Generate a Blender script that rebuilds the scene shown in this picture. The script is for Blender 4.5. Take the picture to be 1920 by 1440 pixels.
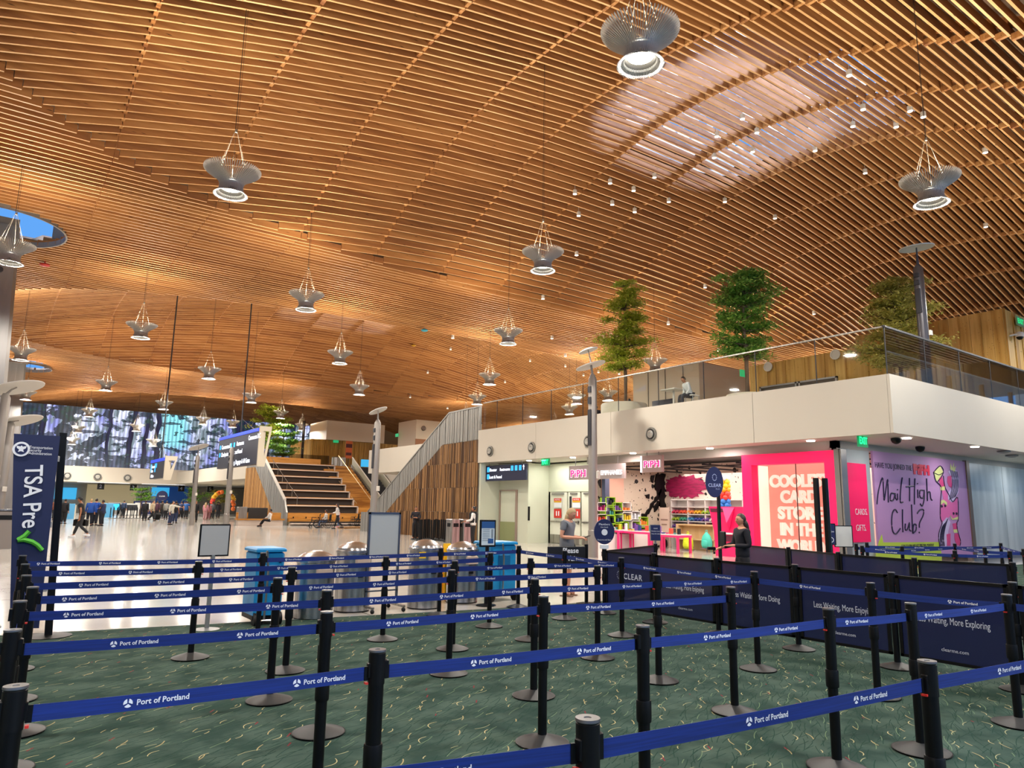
import bpy, bmesh, math, random
from mathutils import Vector, Matrix
import numpy as np
random.seed(7)
for o in list(bpy.data.objects): bpy.data.objects.remove(o)
S=bpy.context.scene
COL=S.collection
PI=math.pi
# ---------------------------------------------------------------- camera
# world X runs along the belt rows and the ceiling slats (s), world Y runs into the hall (t)
FPX,PITCH,ROLL,CAMH=1331.0,math.radians(9.87),math.radians(.98),1.64
HEAD=math.radians(54)
def _tost(v): # camera-aligned vector to building axes
    a=(math.sin(HEAD),math.cos(HEAD))
    return Vector((v[0]*a[0]+v[1]*a[1],-v[0]*a[1]+v[1]*a[0],v[2]))
_f=Vector((0,math.cos(PITCH),math.sin(PITCH)));_R=Vector((1,0,0));_U=_R.cross(_f)
CF=_tost(_f);CR=_tost(_R*math.cos(ROLL)+_U*math.sin(ROLL));CU=_tost(-_R*math.sin(ROLL)+_U*math.cos(ROLL))
CAM=Vector((0,0,CAMH))
cd=bpy.data.cameras.new('camera');cam=bpy.data.objects.new('camera',cd);COL.objects.link(cam)
cd.sensor_width=36;cd.lens=FPX*36/1920;cd.clip_start=.05;cd.clip_end=500
m=Matrix.Identity(4)
for i in range(3): m[i][0]=CR[i];m[i][1]=CU[i];m[i][2]=-CF[i]
cam.matrix_world=Matrix.Translation(CAM)@m
S.camera=cam
# ---------------------------------------------------------------- view, world
S.view_settings.view_transform='Standard';S.view_settings.look='None';S.view_settings.gamma=1
S.view_settings.use_curve_mapping=False
S.view_settings.exposure=0.0
w=bpy.data.worlds.new('sky');S.world=w;w.use_nodes=True
bg=w.node_tree.nodes['Background'];bg.inputs[0].default_value=(.13,.40,.95,1);bg.inputs[1].default_value=1.0
S.cycles.use_denoising=True
sd=bpy.data.lights.new('sun','SUN');sd.energy=30;sd.angle=.3;sd.color=(.60,.74,1);so=bpy.data.objects.new('sun',sd);COL.objects.link(so)
so.rotation_euler=Vector((-.42,.72,-.54)).to_track_quat('-Z','Y').to_euler()   # daylight falling from behind and the right
S.cycles.max_bounces=6;S.cycles.diffuse_bounces=3;S.cycles.glossy_bounces=3;S.cycles.transparent_max_bounces=8
S.cycles.transmission_bounces=3
S.cycles.sample_clamp_indirect=4;S.cycles.caustics_reflective=False;S.cycles.caustics_refractive=False
LAMP_DOWN,LAMP_UP=700,460   # W, each pendant's down and up light (see make_pendant)
def area(name,loc,rot,sx,sy,power,col=(1,1,1),parent=None,shape='RECTANGLE',portal=False,spread=PI):
    l=bpy.data.lights.new(name,'AREA');l.shape=shape;l.size=sx;l.size_y=sy;l.energy=power;l.color=col;l.spread=spread
    o=bpy.data.objects.new(name,l);COL.objects.link(o);o.location=loc;o.rotation_euler=rot;o.parent=parent
    if portal: l.cycles.is_portal=True
    return o
# ---------------------------------------------------------------- pixel to place
def ray(u,v): return CR*((u-960)/FPX)-CU*((v-720)/FPX)+CF
def G(u,v,z=0.0):
    d=ray(u,v);return CAM+d*((z-CAMH)/d.z)
def XS(u,v,s):
    d=ray(u,v);return CAM+d*(s/d.x)
def XT(u,v,t):
    d=ray(u,v);return CAM+d*(t/d.y)
# ---------------------------------------------------------------- materials
def lin(h):
    h=h.lstrip('#');r=[int(h[i:i+2],16)/255 for i in (0,2,4)]
    return tuple(c/12.92 if c<=.04045 else ((c+.055)/1.055)**2.4 for c in r)+(1,)
_M={}
def mat(name,col='#888888',rough=.5,metal=0,emit=None,es=1.0,spec=.5,bump=None,noise=None,alpha=None):
    if name in _M: return _M[name]
    m=bpy.data.materials.new(name);m.use_nodes=True;n=m.node_tree.nodes;l=m.node_tree.links
    b=n['Principled BSDF'];c=lin(col) if isinstance(col,str) else col
    b.inputs['Base Color'].default_value=c;b.inputs['Roughness'].default_value=rough;b.inputs['Metallic'].default_value=metal
    b.inputs['Specular IOR Level'].default_value=spec
    if emit:
        b.inputs['Emission Color'].default_value=lin(emit) if isinstance(emit,str) else emit
        b.inputs['Emission Strength'].default_value=es
        m.cycles.emission_sampling='NONE' if es<2.5 else 'AUTO'
    if noise: # (scale vector, colour 2, contrast) small procedural variation
        tc=n.new('ShaderNodeTexCoord');mp=n.new('ShaderNodeMapping');mp.inputs['Scale'].default_value=noise[0]
        nt=n.new('ShaderNodeTexNoise');nt.inputs['Scale'].default_value=1;nt.inputs['Detail'].default_value=4
        cr=n.new('ShaderNodeValToRGB');cr.color_ramp.elements[0].position=.5-noise[2];cr.color_ramp.elements[1].position=.5+noise[2]
        cr.color_ramp.elements[0].color=c;cr.color_ramp.elements[1].color=lin(noise[1])
        l.new(tc.outputs['Object'],mp.inputs[0]);l.new(mp.outputs[0],nt.inputs['Vector']);l.new(nt.outputs['Fac'],cr.inputs[0]);l.new(cr.outputs[0],b.inputs['Base Color'])
        if bump:
            bp=n.new('ShaderNodeBump');bp.inputs['Strength'].default_value=bump;bp.inputs['Distance'].default_value=.01
            l.new(nt.outputs['Fac'],bp.inputs['Height']);l.new(bp.outputs[0],b.inputs['Normal'])
    _M[name]=m;return m
def wood(name,c1,c2,c3,sc=(.35,14,5),rough=.55,island=True,vary=.35):
    if name in _M: return _M[name]
    m=bpy.data.materials.new(name);m.use_nodes=True;n=m.node_tree.nodes;l=m.node_tree.links;b=n['Principled BSDF']
    tc=n.new('ShaderNodeTexCoord');mp=n.new('ShaderNodeMapping');mp.inputs['Scale'].default_value=sc
    nt=n.new('ShaderNodeTexNoise');nt.inputs['Scale'].default_value=1;nt.inputs['Detail'].default_value=5;nt.inputs['Roughness'].default_value=.6
    geo=n.new('ShaderNodeNewGeometry');add=n.new('ShaderNodeMath');add.operation='MULTIPLY_ADD';add.inputs[1].default_value=vary;add.inputs[2].default_value=-vary/2
    ad2=n.new('ShaderNodeMath');ad2.operation='ADD'
    cr=n.new('ShaderNodeValToRGB');e=cr.color_ramp.elements;e[0].position=.3;e[0].color=lin(c1);e[1].position=.72;e[1].color=lin(c3)
    k=e.new(.5);k.color=lin(c2)
    vk=n.new('ShaderNodeTexVoronoi');vk.inputs['Scale'].default_value=1;mk=n.new('ShaderNodeMapping');mk.inputs['Scale'].default_value=(1.1,7,7)
    l.new(tc.outputs['Object'],mk.inputs[0]);l.new(mk.outputs[0],vk.inputs['Vector'])
    kn=n.new('ShaderNodeMapRange');kn.inputs['From Min'].default_value=.04;kn.inputs['From Max'].default_value=.12;l.new(vk.outputs['Distance'],kn.inputs[0])
    mx=n.new('ShaderNodeMixRGB');mx.inputs[1].default_value=lin('#3a1f0e');l.new(kn.outputs[0],mx.inputs[0])
    l.new(tc.outputs['Object'],mp.inputs[0]);l.new(mp.outputs[0],nt.inputs['Vector']);l.new(geo.outputs['Random Per Island'],add.inputs[0])
    l.new(nt.outputs['Fac'],ad2.inputs[0]);l.new(add.outputs[0],ad2.inputs[1]);l.new(ad2.outputs[0],cr.inputs[0]);l.new(cr.outputs[0],mx.inputs[2]);l.new(mx.outputs[0],b.inputs['Base Color'])
    b.inputs['Roughness'].default_value=rough;b.inputs['Specular IOR Level'].default_value=.3
    _M[name]=m;return m
def glass(name,tint=(1,1,1,1),refl=1.0):
    if name in _M: return _M[name]
    m=bpy.data.materials.new(name);m.use_nodes=True;n=m.node_tree.nodes;l=m.node_tree.links
    n.remove(n['Principled BSDF']);out=n['Material Output']
    tr=n.new('ShaderNodeBsdfTransparent');tr.inputs[0].default_value=tint;gl=n.new('ShaderNodeBsdfGlossy');gl.inputs['Roughness'].default_value=.02
    fr=n.new('ShaderNodeFresnel');fr.inputs[0].default_value=1.5;mu=n.new('ShaderNodeMath');mu.operation='MULTIPLY';mu.inputs[1].default_value=refl;mu.use_clamp=True
    geo=n.new('ShaderNodeNewGeometry');io=n.new('ShaderNodeMath');io.operation='MULTIPLY_ADD';io.inputs[1].default_value=1/1.5-1.5;io.inputs[2].default_value=1.5;l.new(geo.outputs['Backfacing'],io.inputs[0]);l.new(io.outputs[0],fr.inputs[0])
    mx=n.new('ShaderNodeMixShader');l.new(fr.outputs[0],mu.inputs[0]);l.new(mu.outputs[0],mx.inputs[0]);l.new(tr.outputs[0],mx.inputs[1]);l.new(gl.outputs[0],mx.inputs[2]);l.new(mx.outputs[0],out.inputs[0])
    _M[name]=m;return m
BLACK=mat('black_plastic','#08080a',.45,spec=.25);POSTM=mat('black_powder_coat','#060608',.4,spec=.25)
BASEM=mat('grey_base_cover','#272829',.5,.05,noise=((9,9,9),'#1f2021',.2))
WHITE=mat('white_paint','#d8d2c6',.6);CREAM=mat('cream_panel','#cfc5b0',.6)
FASC=mat('fascia_panel','#cdc5b6',.55,noise=((.6,.6,.6),'#c8c0b1',.3))
STEEL=mat('brushed_steel','#b9b5ae',.3,.9,noise=((14,14,.6),'#8e8a84',.15))
GREYM=mat('grey_metal','#8d8b88',.4,.6);DARKM=mat('dark_grey_metal','#3a3a3e',.4,.6)
BELT=mat('blue_webbing','#022a7e',.75,noise=((3,3,160),'#02236a',.1));BELTT=mat('white_print','#e6e8ee',.6)
NAVY=mat('navy_print','#141d4e',.5);WHT=mat('white_lettering','#eef0f4',.5);RED=mat('red_plastic','#c8281e',.5)
CABLE=mat('dark_cable','#2a211a',.6);PINK=mat('hot_pink_glowing_paint','#ff0a63',.45,emit='#ff0a5c',es=.35);HGLASS=glass('clear_glass',(.97,.99,.98,1),1.0)  # the pink also emits: a faint glow added to the frame colour
SKIN=mat('skin_light','#c98f72',.55);SKIN2=mat('skin_tan','#9a6546',.55);HAIRD=mat('dark_hair','#1a110d',.45);HAIRB=mat('blonde_hair','#a98f66',.5)
# ---------------------------------------------------------------- mesh builder
class MB:
    def __init__(s): s.v=[];s.f=[];s.mi=[];s.c=0
    def add(s,vs,fs,mi=None,M=None):
        o=len(s.v)
        s.v+= [tuple(M@Vector(p)) for p in vs] if M is not None else [tuple(p) for p in vs]
        s.f+=[tuple(o+i for i in f) for f in fs];s.mi+=[s.c if mi is None else mi]*len(fs);return s
    def box(s,x0,x1,y0,y1,z0,z1,M=None,mi=None):
        v=[(x,y,z) for x in (x0,x1) for y in (y0,y1) for z in (z0,z1)]
        return s.add(v,[(0,1,3,2),(4,6,7,5),(0,4,5,1),(2,3,7,6),(0,2,6,4),(1,5,7,3)],mi,M)
    def bbox(s,x0,x1,y0,y1,z0,z1,r=.01,M=None,mi=None): # box with chamfered vertical and top edges
        pts=[(x0+r,y0),(x1-r,y0),(x1,y0+r),(x1,y1-r),(x1-r,y1),(x0+r,y1),(x0,y1-r),(x0,y0+r)]
        ins=[(x0+2*r,y0+r),(x1-2*r,y0+r),(x1-r,y0+2*r),(x1-r,y1-2*r),(x1-2*r,y1-r),(x0+2*r,y1-r),(x0+r,y1-2*r),(x0+r,y0+2*r)]
        v=[(x,y,z0) for x,y in pts]+[(x,y,z1-r) for x,y in pts]+[(x,y,z1) for x,y in ins];f=[tuple(range(7,-1,-1)),tuple(range(16,24))]
        for k in (0,8):
            for i in range(8): j=(i+1)%8;f.append((k+i,k+j,k+8+j,k+8+i))
        return s.add(v,f,mi,M)
    def prism(s,poly,z0,z1,M=None,mi=None):
        n=len(poly);v=[(x,y,z0) for x,y in poly]+[(x,y,z1) for x,y in poly]
        f=[tuple(range(n-1,-1,-1)),tuple(range(n,2*n))]+[(i,(i+1)%n,n+(i+1)%n,n+i) for i in range(n)]
        return s.add(v,f,mi,M)
    def lathe(s,prof,n=24,M=None,mi=None,cap=True):
        v=[];f=[]
        for r,z in prof:
            for i in range(n): a=2*PI*i/n;v.append((r*math.cos(a),r*math.sin(a),z))
        for k in range(len(prof)-1):
            for i in range(n): j=(i+1)%n;f.append((k*n+i,k*n+j,(k+1)*n+j,(k+1)*n+i))
        if cap:
            if prof[0][0]>1e-6: f.append(tuple(range(n-1,-1,-1)))
            if prof[-1][0]>1e-6: f.append(tuple((len(prof)-1)*n+i for i in range(n)))
        return s.add(v,f,mi,M)
    def tube(s,pts,r,n=6,mi=None,M=None,flat=1.0):
        pts=[Vector(p) for p in pts];v=[];f=[];rs=r if isinstance(r,(list,tuple)) else [r]*len(pts)
        for k,p in enumerate(pts):
            d=(pts[min(k+1,len(pts)-1)]-pts[max(k-1,0)]).normalized()
            a=d.cross(Vector((0,0,1)));
            if a.length<1e-3: a=d.cross(Vector((0,1,0)))
            a.normalize();b=d.cross(a)
            for i in range(n): t=2*PI*i/n;v.append(tuple(p+a*(rs[k]*math.cos(t))+b*(rs[k]*flat*math.sin(t))))
        for k in range(len(pts)-1):
            for i in range(n): j=(i+1)%n;f.append((k*n+i,k*n+j,(k+1)*n+j,(k+1)*n+i))
        f.append(tuple(range(n-1,-1,-1)));f.append(tuple((len(pts)-1)*n+i for i in range(n)))
        return s.add(v,f,mi,M)
    def ball(s,c,r,n=10,m=6,M=None,mi=None,sc=(1,1,1)):
        v=[];f=[]
        for k in range(m+1):
            p=PI*k/m
            for i in range(n): a=2*PI*i/n;v.append((c[0]+sc[0]*r*math.sin(p)*math.cos(a),c[1]+sc[1]*r*math.sin(p)*math.sin(a),c[2]-sc[2]*r*math.cos(p)))
        for k in range(m):
            for i in range(n): j=(i+1)%n;f.append((k*n+i,k*n+j,(k+1)*n+j,(k+1)*n+i))
        return s.add(v,f,mi,M)
    def quad(s,a,b,c,d,mi=None): return s.add([a,b,c,d],[(0,1,2,3)],mi)
    def slab(s,poly,axis,c0,c1,mi=None): # polygon in a vertical plane; axis 's' poly=(t,z), axis 't' poly=(s,z)
        n=len(poly);mk=(lambda c,p:(c,p[0],p[1])) if axis=='s' else (lambda c,p:(p[0],c,p[1]))
        v=[mk(c0,p) for p in poly]+[mk(c1,p) for p in poly]
        return s.add(v,[tuple(range(n)),tuple(range(2*n-1,n-1,-1))]+[(i,n+i,n+(i+1)%n,(i+1)%n) for i in range(n)],mi)
    def build(s,name,mats,parent=None,smooth=False,loc=None,label=None):
        me=bpy.data.meshes.new(name);me.from_pydata(s.v,[],s.f)
        if not isinstance(mats,(list,tuple)): mats=[mats]
        for m in mats: me.materials.append(m)
        if any(s.mi): me.polygons.foreach_set('material_index',s.mi)
        bm=bmesh.new();bm.from_mesh(me);bmesh.ops.recalc_face_normals(bm,faces=bm.faces);bm.to_mesh(me);bm.free()
        if smooth:
            me.polygons.foreach_set('use_smooth',[True]*len(me.polygons))
            try: me.set_sharp_from_angle(angle=math.radians(38))
            except Exception: pass
        me.update()
        o=bpy.data.objects.new(name,me);COL.objects.link(o);o.parent=parent
        if loc is not None: o.location=loc
        if label: o['label']=label
        return o
def tag(o,label,cat,group=None,kind=None):
    o['label']=label;o['category']=cat
    if group: o['group']=group
    if kind: o['kind']=kind
    return o
def struct(name,mb,m,smooth=False):
    o=mb.build(name,m,smooth=smooth);o['kind']='structure';return o
def thing(name,label,cat,loc=(0,0,0),rz=0,group=None):
    o=bpy.data.objects.new(name,None);COL.objects.link(o);o.location=loc;o.rotation_euler=(0,0,rz);o.empty_display_size=.1
    return tag(o,label,cat,group)
def dup(root,loc,rz,label,group=None):
    r=root.copy();COL.objects.link(r);r.location=loc;r.rotation_euler=(0,0,rz);r['label']=label
    if group: r['group']=group
    for ch in list(root.children):
        c=ch.copy();COL.objects.link(c);c.parent=r
        for g in ch.children: d=g.copy();COL.objects.link(d);d.parent=c
    return r
MS=Matrix(((0,0,-1,0),(-1,0,0,0),(0,1,0,0),(0,0,0,1)))   # text standing in an s-plane, read from -s
MT=Matrix(((1,0,0,0),(0,0,-1,0),(0,1,0,0),(0,0,0,1)))    # text standing in a t-plane, read from -t
_T={}
def txt(s,size=1,bold=0,ext=.0,align='LEFT',shear=0,space=1):
    k=(s,size,bold,ext,align,shear,space)
    if k in _T: return _T[k]
    c=bpy.data.curves.new('t','FONT');c.body=s;c.size=size;c.offset=bold;c.extrude=ext;c.align_x=align;c.shear=shear;c.space_character=space
    c.resolution_u=2 if size<.1 else 6
    o=bpy.data.objects.new('t',c);COL.objects.link(o);dg=bpy.context.evaluated_depsgraph_get()
    me=bpy.data.meshes.new_from_object(o.evaluated_get(dg))
    r=([tuple(v.co) for v in me.vertices],[tuple(p.vertices) for p in me.polygons])
    bpy.data.objects.remove(o);bpy.data.curves.remove(c);bpy.data.meshes.remove(me);_T[k]=r;return r
def T3(x,y,z): return Matrix.Translation((x,y,z))
def addtext(mb,s,pos,plane,size,bold=0,ext=.002,align='LEFT',sx=1,mi=None,shear=0,space=1):
    v,f=txt(s,size,bold,ext,align,shear,space)
    mb.add(v,f,mi,T3(*pos)@(MS if plane=='s' else MT)@Matrix.Diagonal((sx,1,1,1)))
ORD=['first','second','third','fourth','fifth','sixth','seventh','eighth','ninth','tenth','eleventh','twelfth']
# ================================================================ SETTING
FLT=None
def make_floor_mat():
    m=bpy.data.materials.new('terrazzo');m.use_nodes=True;n=m.node_tree.nodes;l=m.node_tree.links;b=n['Principled BSDF']
    tc=n.new('ShaderNodeTexCoord');nt=n.new('ShaderNodeTexNoise');nt.inputs['Scale'].default_value=.35;nt.inputs['Detail'].default_value=6
    n2=n.new('ShaderNodeTexNoise');n2.inputs['Scale'].default_value=45
    cr=n.new('ShaderNodeValToRGB');cr.color_ramp.elements[0].position=.35;cr.color_ramp.elements[0].color=lin('#c0b9ae');cr.color_ramp.elements[1].position=.65;cr.color_ramp.elements[1].color=lin('#d3cdc3')
    mx=n.new('ShaderNodeMixRGB');mx.blend_type='MULTIPLY';mx.inputs[0].default_value=.25
    l.new(tc.outputs['Object'],nt.inputs['Vector']);l.new(tc.outputs['Object'],n2.inputs['Vector']);l.new(nt.outputs['Fac'],cr.inputs[0]);l.new(cr.outputs[0],mx.inputs[1]);l.new(n2.outputs['Fac'],mx.inputs[2])
    # control joints
    br=n.new('ShaderNodeTexBrick');br.offset=0;br.inputs['Scale'].default_value=1;br.inputs['Brick Width'].default_value=4.9;br.inputs['Row Height'].default_value=4.9;br.inputs['Mortar Size'].default_value=.012;br.inputs['Color1'].default_value=(1,1,1,1);br.inputs['Color2'].default_value=(1,1,1,1);br.inputs['Mortar'].default_value=(.35,.33,.3,1)
    l.new(tc.outputs['Object'],br.inputs['Vector']);m2=n.new('ShaderNodeMixRGB');m2.blend_type='MULTIPLY';m2.inputs[0].default_value=1;l.new(mx.outputs[0],m2.inputs[1]);l.new(br.outputs[0],m2.inputs[2]);l.new(m2.outputs[0],b.inputs['Base Color'])
    b.inputs['Roughness'].default_value=.13;b.inputs['Specular IOR Level'].default_value=.8
    nb=n.new('ShaderNodeTexNoise');nb.inputs['Scale'].default_value=1.2;nb.inputs['Detail'].default_value=2;bp=n.new('ShaderNodeBump');bp.inputs['Strength'].default_value=.05;bp.inputs['Distance'].default_value=.05
    l.new(tc.outputs['Object'],nb.inputs['Vector']);l.new(nb.outputs['Fac'],bp.inputs['Height']);l.new(bp.outputs[0],b.inputs['Normal'])
    return m
def carpet_mat():
    m=bpy.data.materials.new('teal_carpet');m.use_nodes=True;N=m.node_tree.nodes;L=m.node_tree.links;b=N['Principled BSDF']
    b.inputs['Roughness'].default_value=.95;b.inputs['Specular IOR Level'].default_value=.1
    def mth(op,a,b_=None,c=None,clamp=False):
        q=N.new('ShaderNodeMath');q.operation=op;q.use_clamp=clamp
        for i,x in enumerate((a,b_,c)):
            if x is None: continue
            if isinstance(x,(int,float)): q.inputs[i].default_value=x
            else: L.new(x,q.inputs[i])
        return q.outputs[0]
    tc=N.new('ShaderNodeTexCoord')
    def noise(scale,rot=0,det=3,sc=(1,1,1)):
        mp=N.new('ShaderNodeMapping');mp.inputs['Scale'].default_value=sc;mp.inputs['Rotation'].default_value=(0,0,rot);L.new(tc.outputs['Object'],mp.inputs[0])
        q=N.new('ShaderNodeTexNoise');q.inputs['Scale'].default_value=scale;q.inputs['Detail'].default_value=det;L.new(mp.outputs[0],q.inputs['Vector']);return q.outputs['Fac']
    base=N.new('ShaderNodeValToRGB');e=base.color_ramp.elements;e[0].position=.38;e[0].color=lin('#273a33');e[1].position=.62;e[1].color=lin('#3e4f46')
    L.new(noise(3.0,.3,5),base.inputs[0]);cur=base.outputs[0]
    def stroke(cur,ang,off,cell,wid,length,curve,color,keep=.0,rnd=1.0):
        # one curved stroke per grid cell, staggered
        mp=N.new('ShaderNodeMapping');mp.inputs['Rotation'].default_value=(0,0,ang);mp.inputs['Location'].default_value=(off[0],off[1],0);L.new(tc.outputs['Object'],mp.inputs[0])
        vo=N.new('ShaderNodeTexVoronoi');vo.voronoi_dimensions='2D';vo.inputs['Scale'].default_value=1/cell;vo.inputs['Randomness'].default_value=rnd;L.new(mp.outputs[0],vo.inputs['Vector'])
        sub=N.new('ShaderNodeVectorMath');sub.operation='SUBTRACT';L.new(mp.outputs[0],sub.inputs[0]);L.new(vo.outputs['Position'],sub.inputs[1])
        # voronoi Position is in input space already
        sx=N.new('ShaderNodeSeparateXYZ');L.new(sub.outputs[0],sx.inputs[0])
        sc=N.new('ShaderNodeSeparateColor');L.new(vo.outputs['Color'],sc.inputs[0])
        u=sx.outputs[0];v=sx.outputs[1]
        flip=mth('SUBTRACT',mth('MULTIPLY',mth('GREATER_THAN',sc.outputs[0],.5),2),1)
        bend=mth('MULTIPLY',mth('MULTIPLY',mth('MULTIPLY',u,u),curve),flip)
        d=mth('ABSOLUTE',mth('SUBTRACT',v,bend))
        m1=mth('LESS_THAN',d,wid);m2=mth('LESS_THAN',mth('ABSOLUTE',u),mth('MULTIPLY',length,mth('ADD',.45,sc.outputs[1])))
        m3=mth('GREATER_THAN',sc.outputs[2],keep)
        k=mth('MULTIPLY',mth('MULTIPLY',m1,m2),m3)
        mx=N.new('ShaderNodeMixRGB');L.new(k,mx.inputs[0]);L.new(cur,mx.inputs[1]);mx.inputs[2].default_value=lin(color);return mx.outputs[0]
    for i,(a,o) in enumerate([(.0,(0,0)),(.35,(3.1,1.2)),(-.3,(7.7,2.1)),(.12,(1.7,9.2)),(-.12,(4.4,6.6))]):
        cur=stroke(cur,a-.45,o,.19,.003,.15,.5,'#1c352c',.2)
    cur=stroke(cur,-.55,(2.2,4.1),.26,.0028,.085,1.0,'#5f7257',.3,.75)
    cur=stroke(cur,-.75,(0.5,.5),.33,.0036,.055,6.5,'#a89e74',.12,.6)
    cur=stroke(cur,-.95,(0.5,.5),.33,.004,.05,2.5,'#978a62',.2,.6)
    cur=stroke(cur,-.2,(8.3,2.7),.36,.0032,.06,3,'#8f8f6c',.4,.6)
    cur=stroke(cur,-.95,(5.9,1.3),.42,.0055,.03,0,'#6e2a30',.5,.7)
    spk=noise(420,0,1)
    mx=N.new('ShaderNodeMixRGB');mx.blend_type='MULTIPLY';mx.inputs[0].default_value=.55;L.new(cur,mx.inputs[1])
    r2=N.new('ShaderNodeMapRange');r2.inputs['From Min'].default_value=.3;r2.inputs['From Max'].default_value=.7;r2.inputs['To Min'].default_value=.6;r2.inputs['To Max'].default_value=1.25;L.new(spk,r2.inputs[0]);L.new(r2.outputs[0],mx.inputs[2])
    L.new(mx.outputs[0],b.inputs['Base Color']);return m
q=MB();q.add([(-24,-18,0),(112,-18,0),(112,122,0),(-24,122,0)],[(0,1,2,3)]);q.box(-24,112,-18,122,-.3,-.01)
struct('floor',q,make_floor_mat())
q=MB();q.prism([(-9,-4.9),(44,-4.9),(44,10.0),(27,9.9),(12,9.55),(7.5,9.75),(.6,10.85),(-9,12)],.002,.012)
struct('floor_carpet',q,carpet_mat())
q=MB();q.prism([(-9,12),(.6,10.85),(7.5,9.75),(12,9.55),(27,9.9),(27,9.93),(12,9.58),(7.5,9.78),(.6,10.88),(-9,12.03)],.0,.014);struct('trim_1',q,GREYM)
# ---------------------------------------------------------------- ceiling surface
DOM=[(25,17.5+37.5*j) for j in (-1,0,1,2)]+[(83,17.5+37.5*j) for j in (-1,0,1,2)]+[(141,17.5+37.5*j) for j in (0,1,2)]+[(-33,17.5+37.5*j) for j in (0,1,2)]
HS,HT,EX=27.,13.8,2.5
def sad(t): 
    k=min(max((t-68)/26,0),1);return 13.3-2.0*k*k*(3-2*k)
def domeof(s,t):
    for cs,ct in DOM:
        r=(abs((s-cs)/HS)**EX+abs((t-ct)/HT)**EX)**(1/EX)
        if r<1: return r
    return None
def zs(s,t):
    r=domeof(s,t)
    if r is None: return sad(t)
    return sad(t)+.1+4.8*(1-r**1.75)
SKY=[(24.5,16.3),(24.,55.0),(24.,92.5)]
def insky(s,t,g=0):
    for cs,ct in SKY:
        if (abs((s-cs)/(5.4+g))**3+abs((t-ct)/(5.0+g))**3)<1: return True
    return False
OCU=[(-1.0,36.6),(.8,74.2),(2.6,112.)]
RO=2.55
def inocu(s,t,g=0): return any((s-cs)**2+(t-ct)**2<(RO+g)**2 for cs,ct in OCU)
WOODC=wood('fir_slat_wood','#8a5831','#a06a3a','#b27c48',vary=.3)
RIB=3.9;S0=2.2-RIB*7
ribs=[S0+RIB*i for i in range(36)]
def crossing(s0,s1,t): # where the dome edge crosses a slat
    a,b=domeof(s0,t) is not None,domeof(s1,t) is not None
    if a==b: return None
    lo,hi=s0,s1
    for _ in range(18):
        mid=(lo+hi)/2
        if (domeof(mid,t) is not None)==a: lo=mid
        else: hi=mid
    return lo
q=MB();TH,DP=.07,.29
def seg(q,sa,sb,za,zb,t,dp=DP):
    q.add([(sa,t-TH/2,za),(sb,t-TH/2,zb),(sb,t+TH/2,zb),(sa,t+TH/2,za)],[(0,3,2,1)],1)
    q.add([(sa,t-TH/2,za),(sb,t-TH/2,zb),(sb,t+TH/2,zb),(sa,t+TH/2,za),(sa,t-TH/2,za+dp),(sb,t-TH/2,zb+dp),(sb,t+TH/2,zb+dp),(sa,t+TH/2,za+dp)],
          [(4,5,6,7),(0,1,5,4),(3,7,6,2),(0,4,7,3),(1,2,6,5)])
nt_=int((113+12)/.375)
for i in range(nt_):
    t=-12+.375*i
    for k in range(len(ribs)-1):
        s0,s1=ribs[k],ribs[k+1]
        if s0>60 and t<8: continue
        c=crossing(s0,s1,t);parts=[]
        if c is None: parts=[(s0,s1,zs(s0+1e-4,t),zs(s1-1e-4,t))]
        else: parts=[(s0,c,zs(s0+1e-4,t),zs(c-.02,t)),(c,s1,zs(c+.02,t),zs(s1-1e-4,t))]
        for (a,b,za,zb) in parts:
            if inocu((a+b)/2,t) or inocu(a,t) or inocu(b,t):
                # trim at the oculus
                for (cs,ct) in OCU:
                    if abs(t-ct)<RO:
                        h=math.sqrt(RO*RO-(t-ct)**2)
                        if a<cs-h: seg(q,a,min(b,cs-h),za,za,t)
                        if b>cs+h: seg(q,max(a,cs+h),b,zb,zb,t)
                continue
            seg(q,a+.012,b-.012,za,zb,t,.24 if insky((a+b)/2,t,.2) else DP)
struct('ceiling_slats',q,[WOODC,wood('fir_lit_underside_wood','#b98a58','#cda06c','#dcb381',vary=.25)])  # second wood: light from below put into the colour of the slat undersides
# blocks where slats meet the ribs, and the ribs above them
q=MB();q2=MB()
for s in ribs[4:20]:
    for i in range(nt_):
        t=-12+.375*i
        if inocu(s,t): continue
        r=domeof(s,t)
        if r is None or r>.97 or t>72: continue
        z=zs(s,t);q.box(s-.055,s+.055,t+TH/2,t+.375-TH/2,z+.05,z+.24)
    for i in range(int(nt_/4)):
        t=-12+1.5*i
        if inocu(s,t) or inocu(s,t+1.5) or t>108: continue
        za,zb=zs(s,t)+.295,zs(s,t+1.5)+.295;r=.07
        q2.add([(s-r,t,za),(s+r,t,za),(s+r,t+1.5,zb),(s-r,t+1.5,zb),(s-r,t,za+.3),(s+r,t,za+.3),(s+r,t+1.5,zb+.3),(s-r,t+1.5,zb+.3)],[(0,3,2,1),(4,5,6,7),(0,1,5,4),(3,7,6,2),(0,4,7,3),(1,2,6,5)])
struct('ceiling_blocks',q,wood('fir_block_wood','#855330','#a8733f','#c2905a'))
struct('ceiling_ribs',q2,wood('glulam_wood','#6f4424','#86562f','#9b6b3d'))
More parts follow.
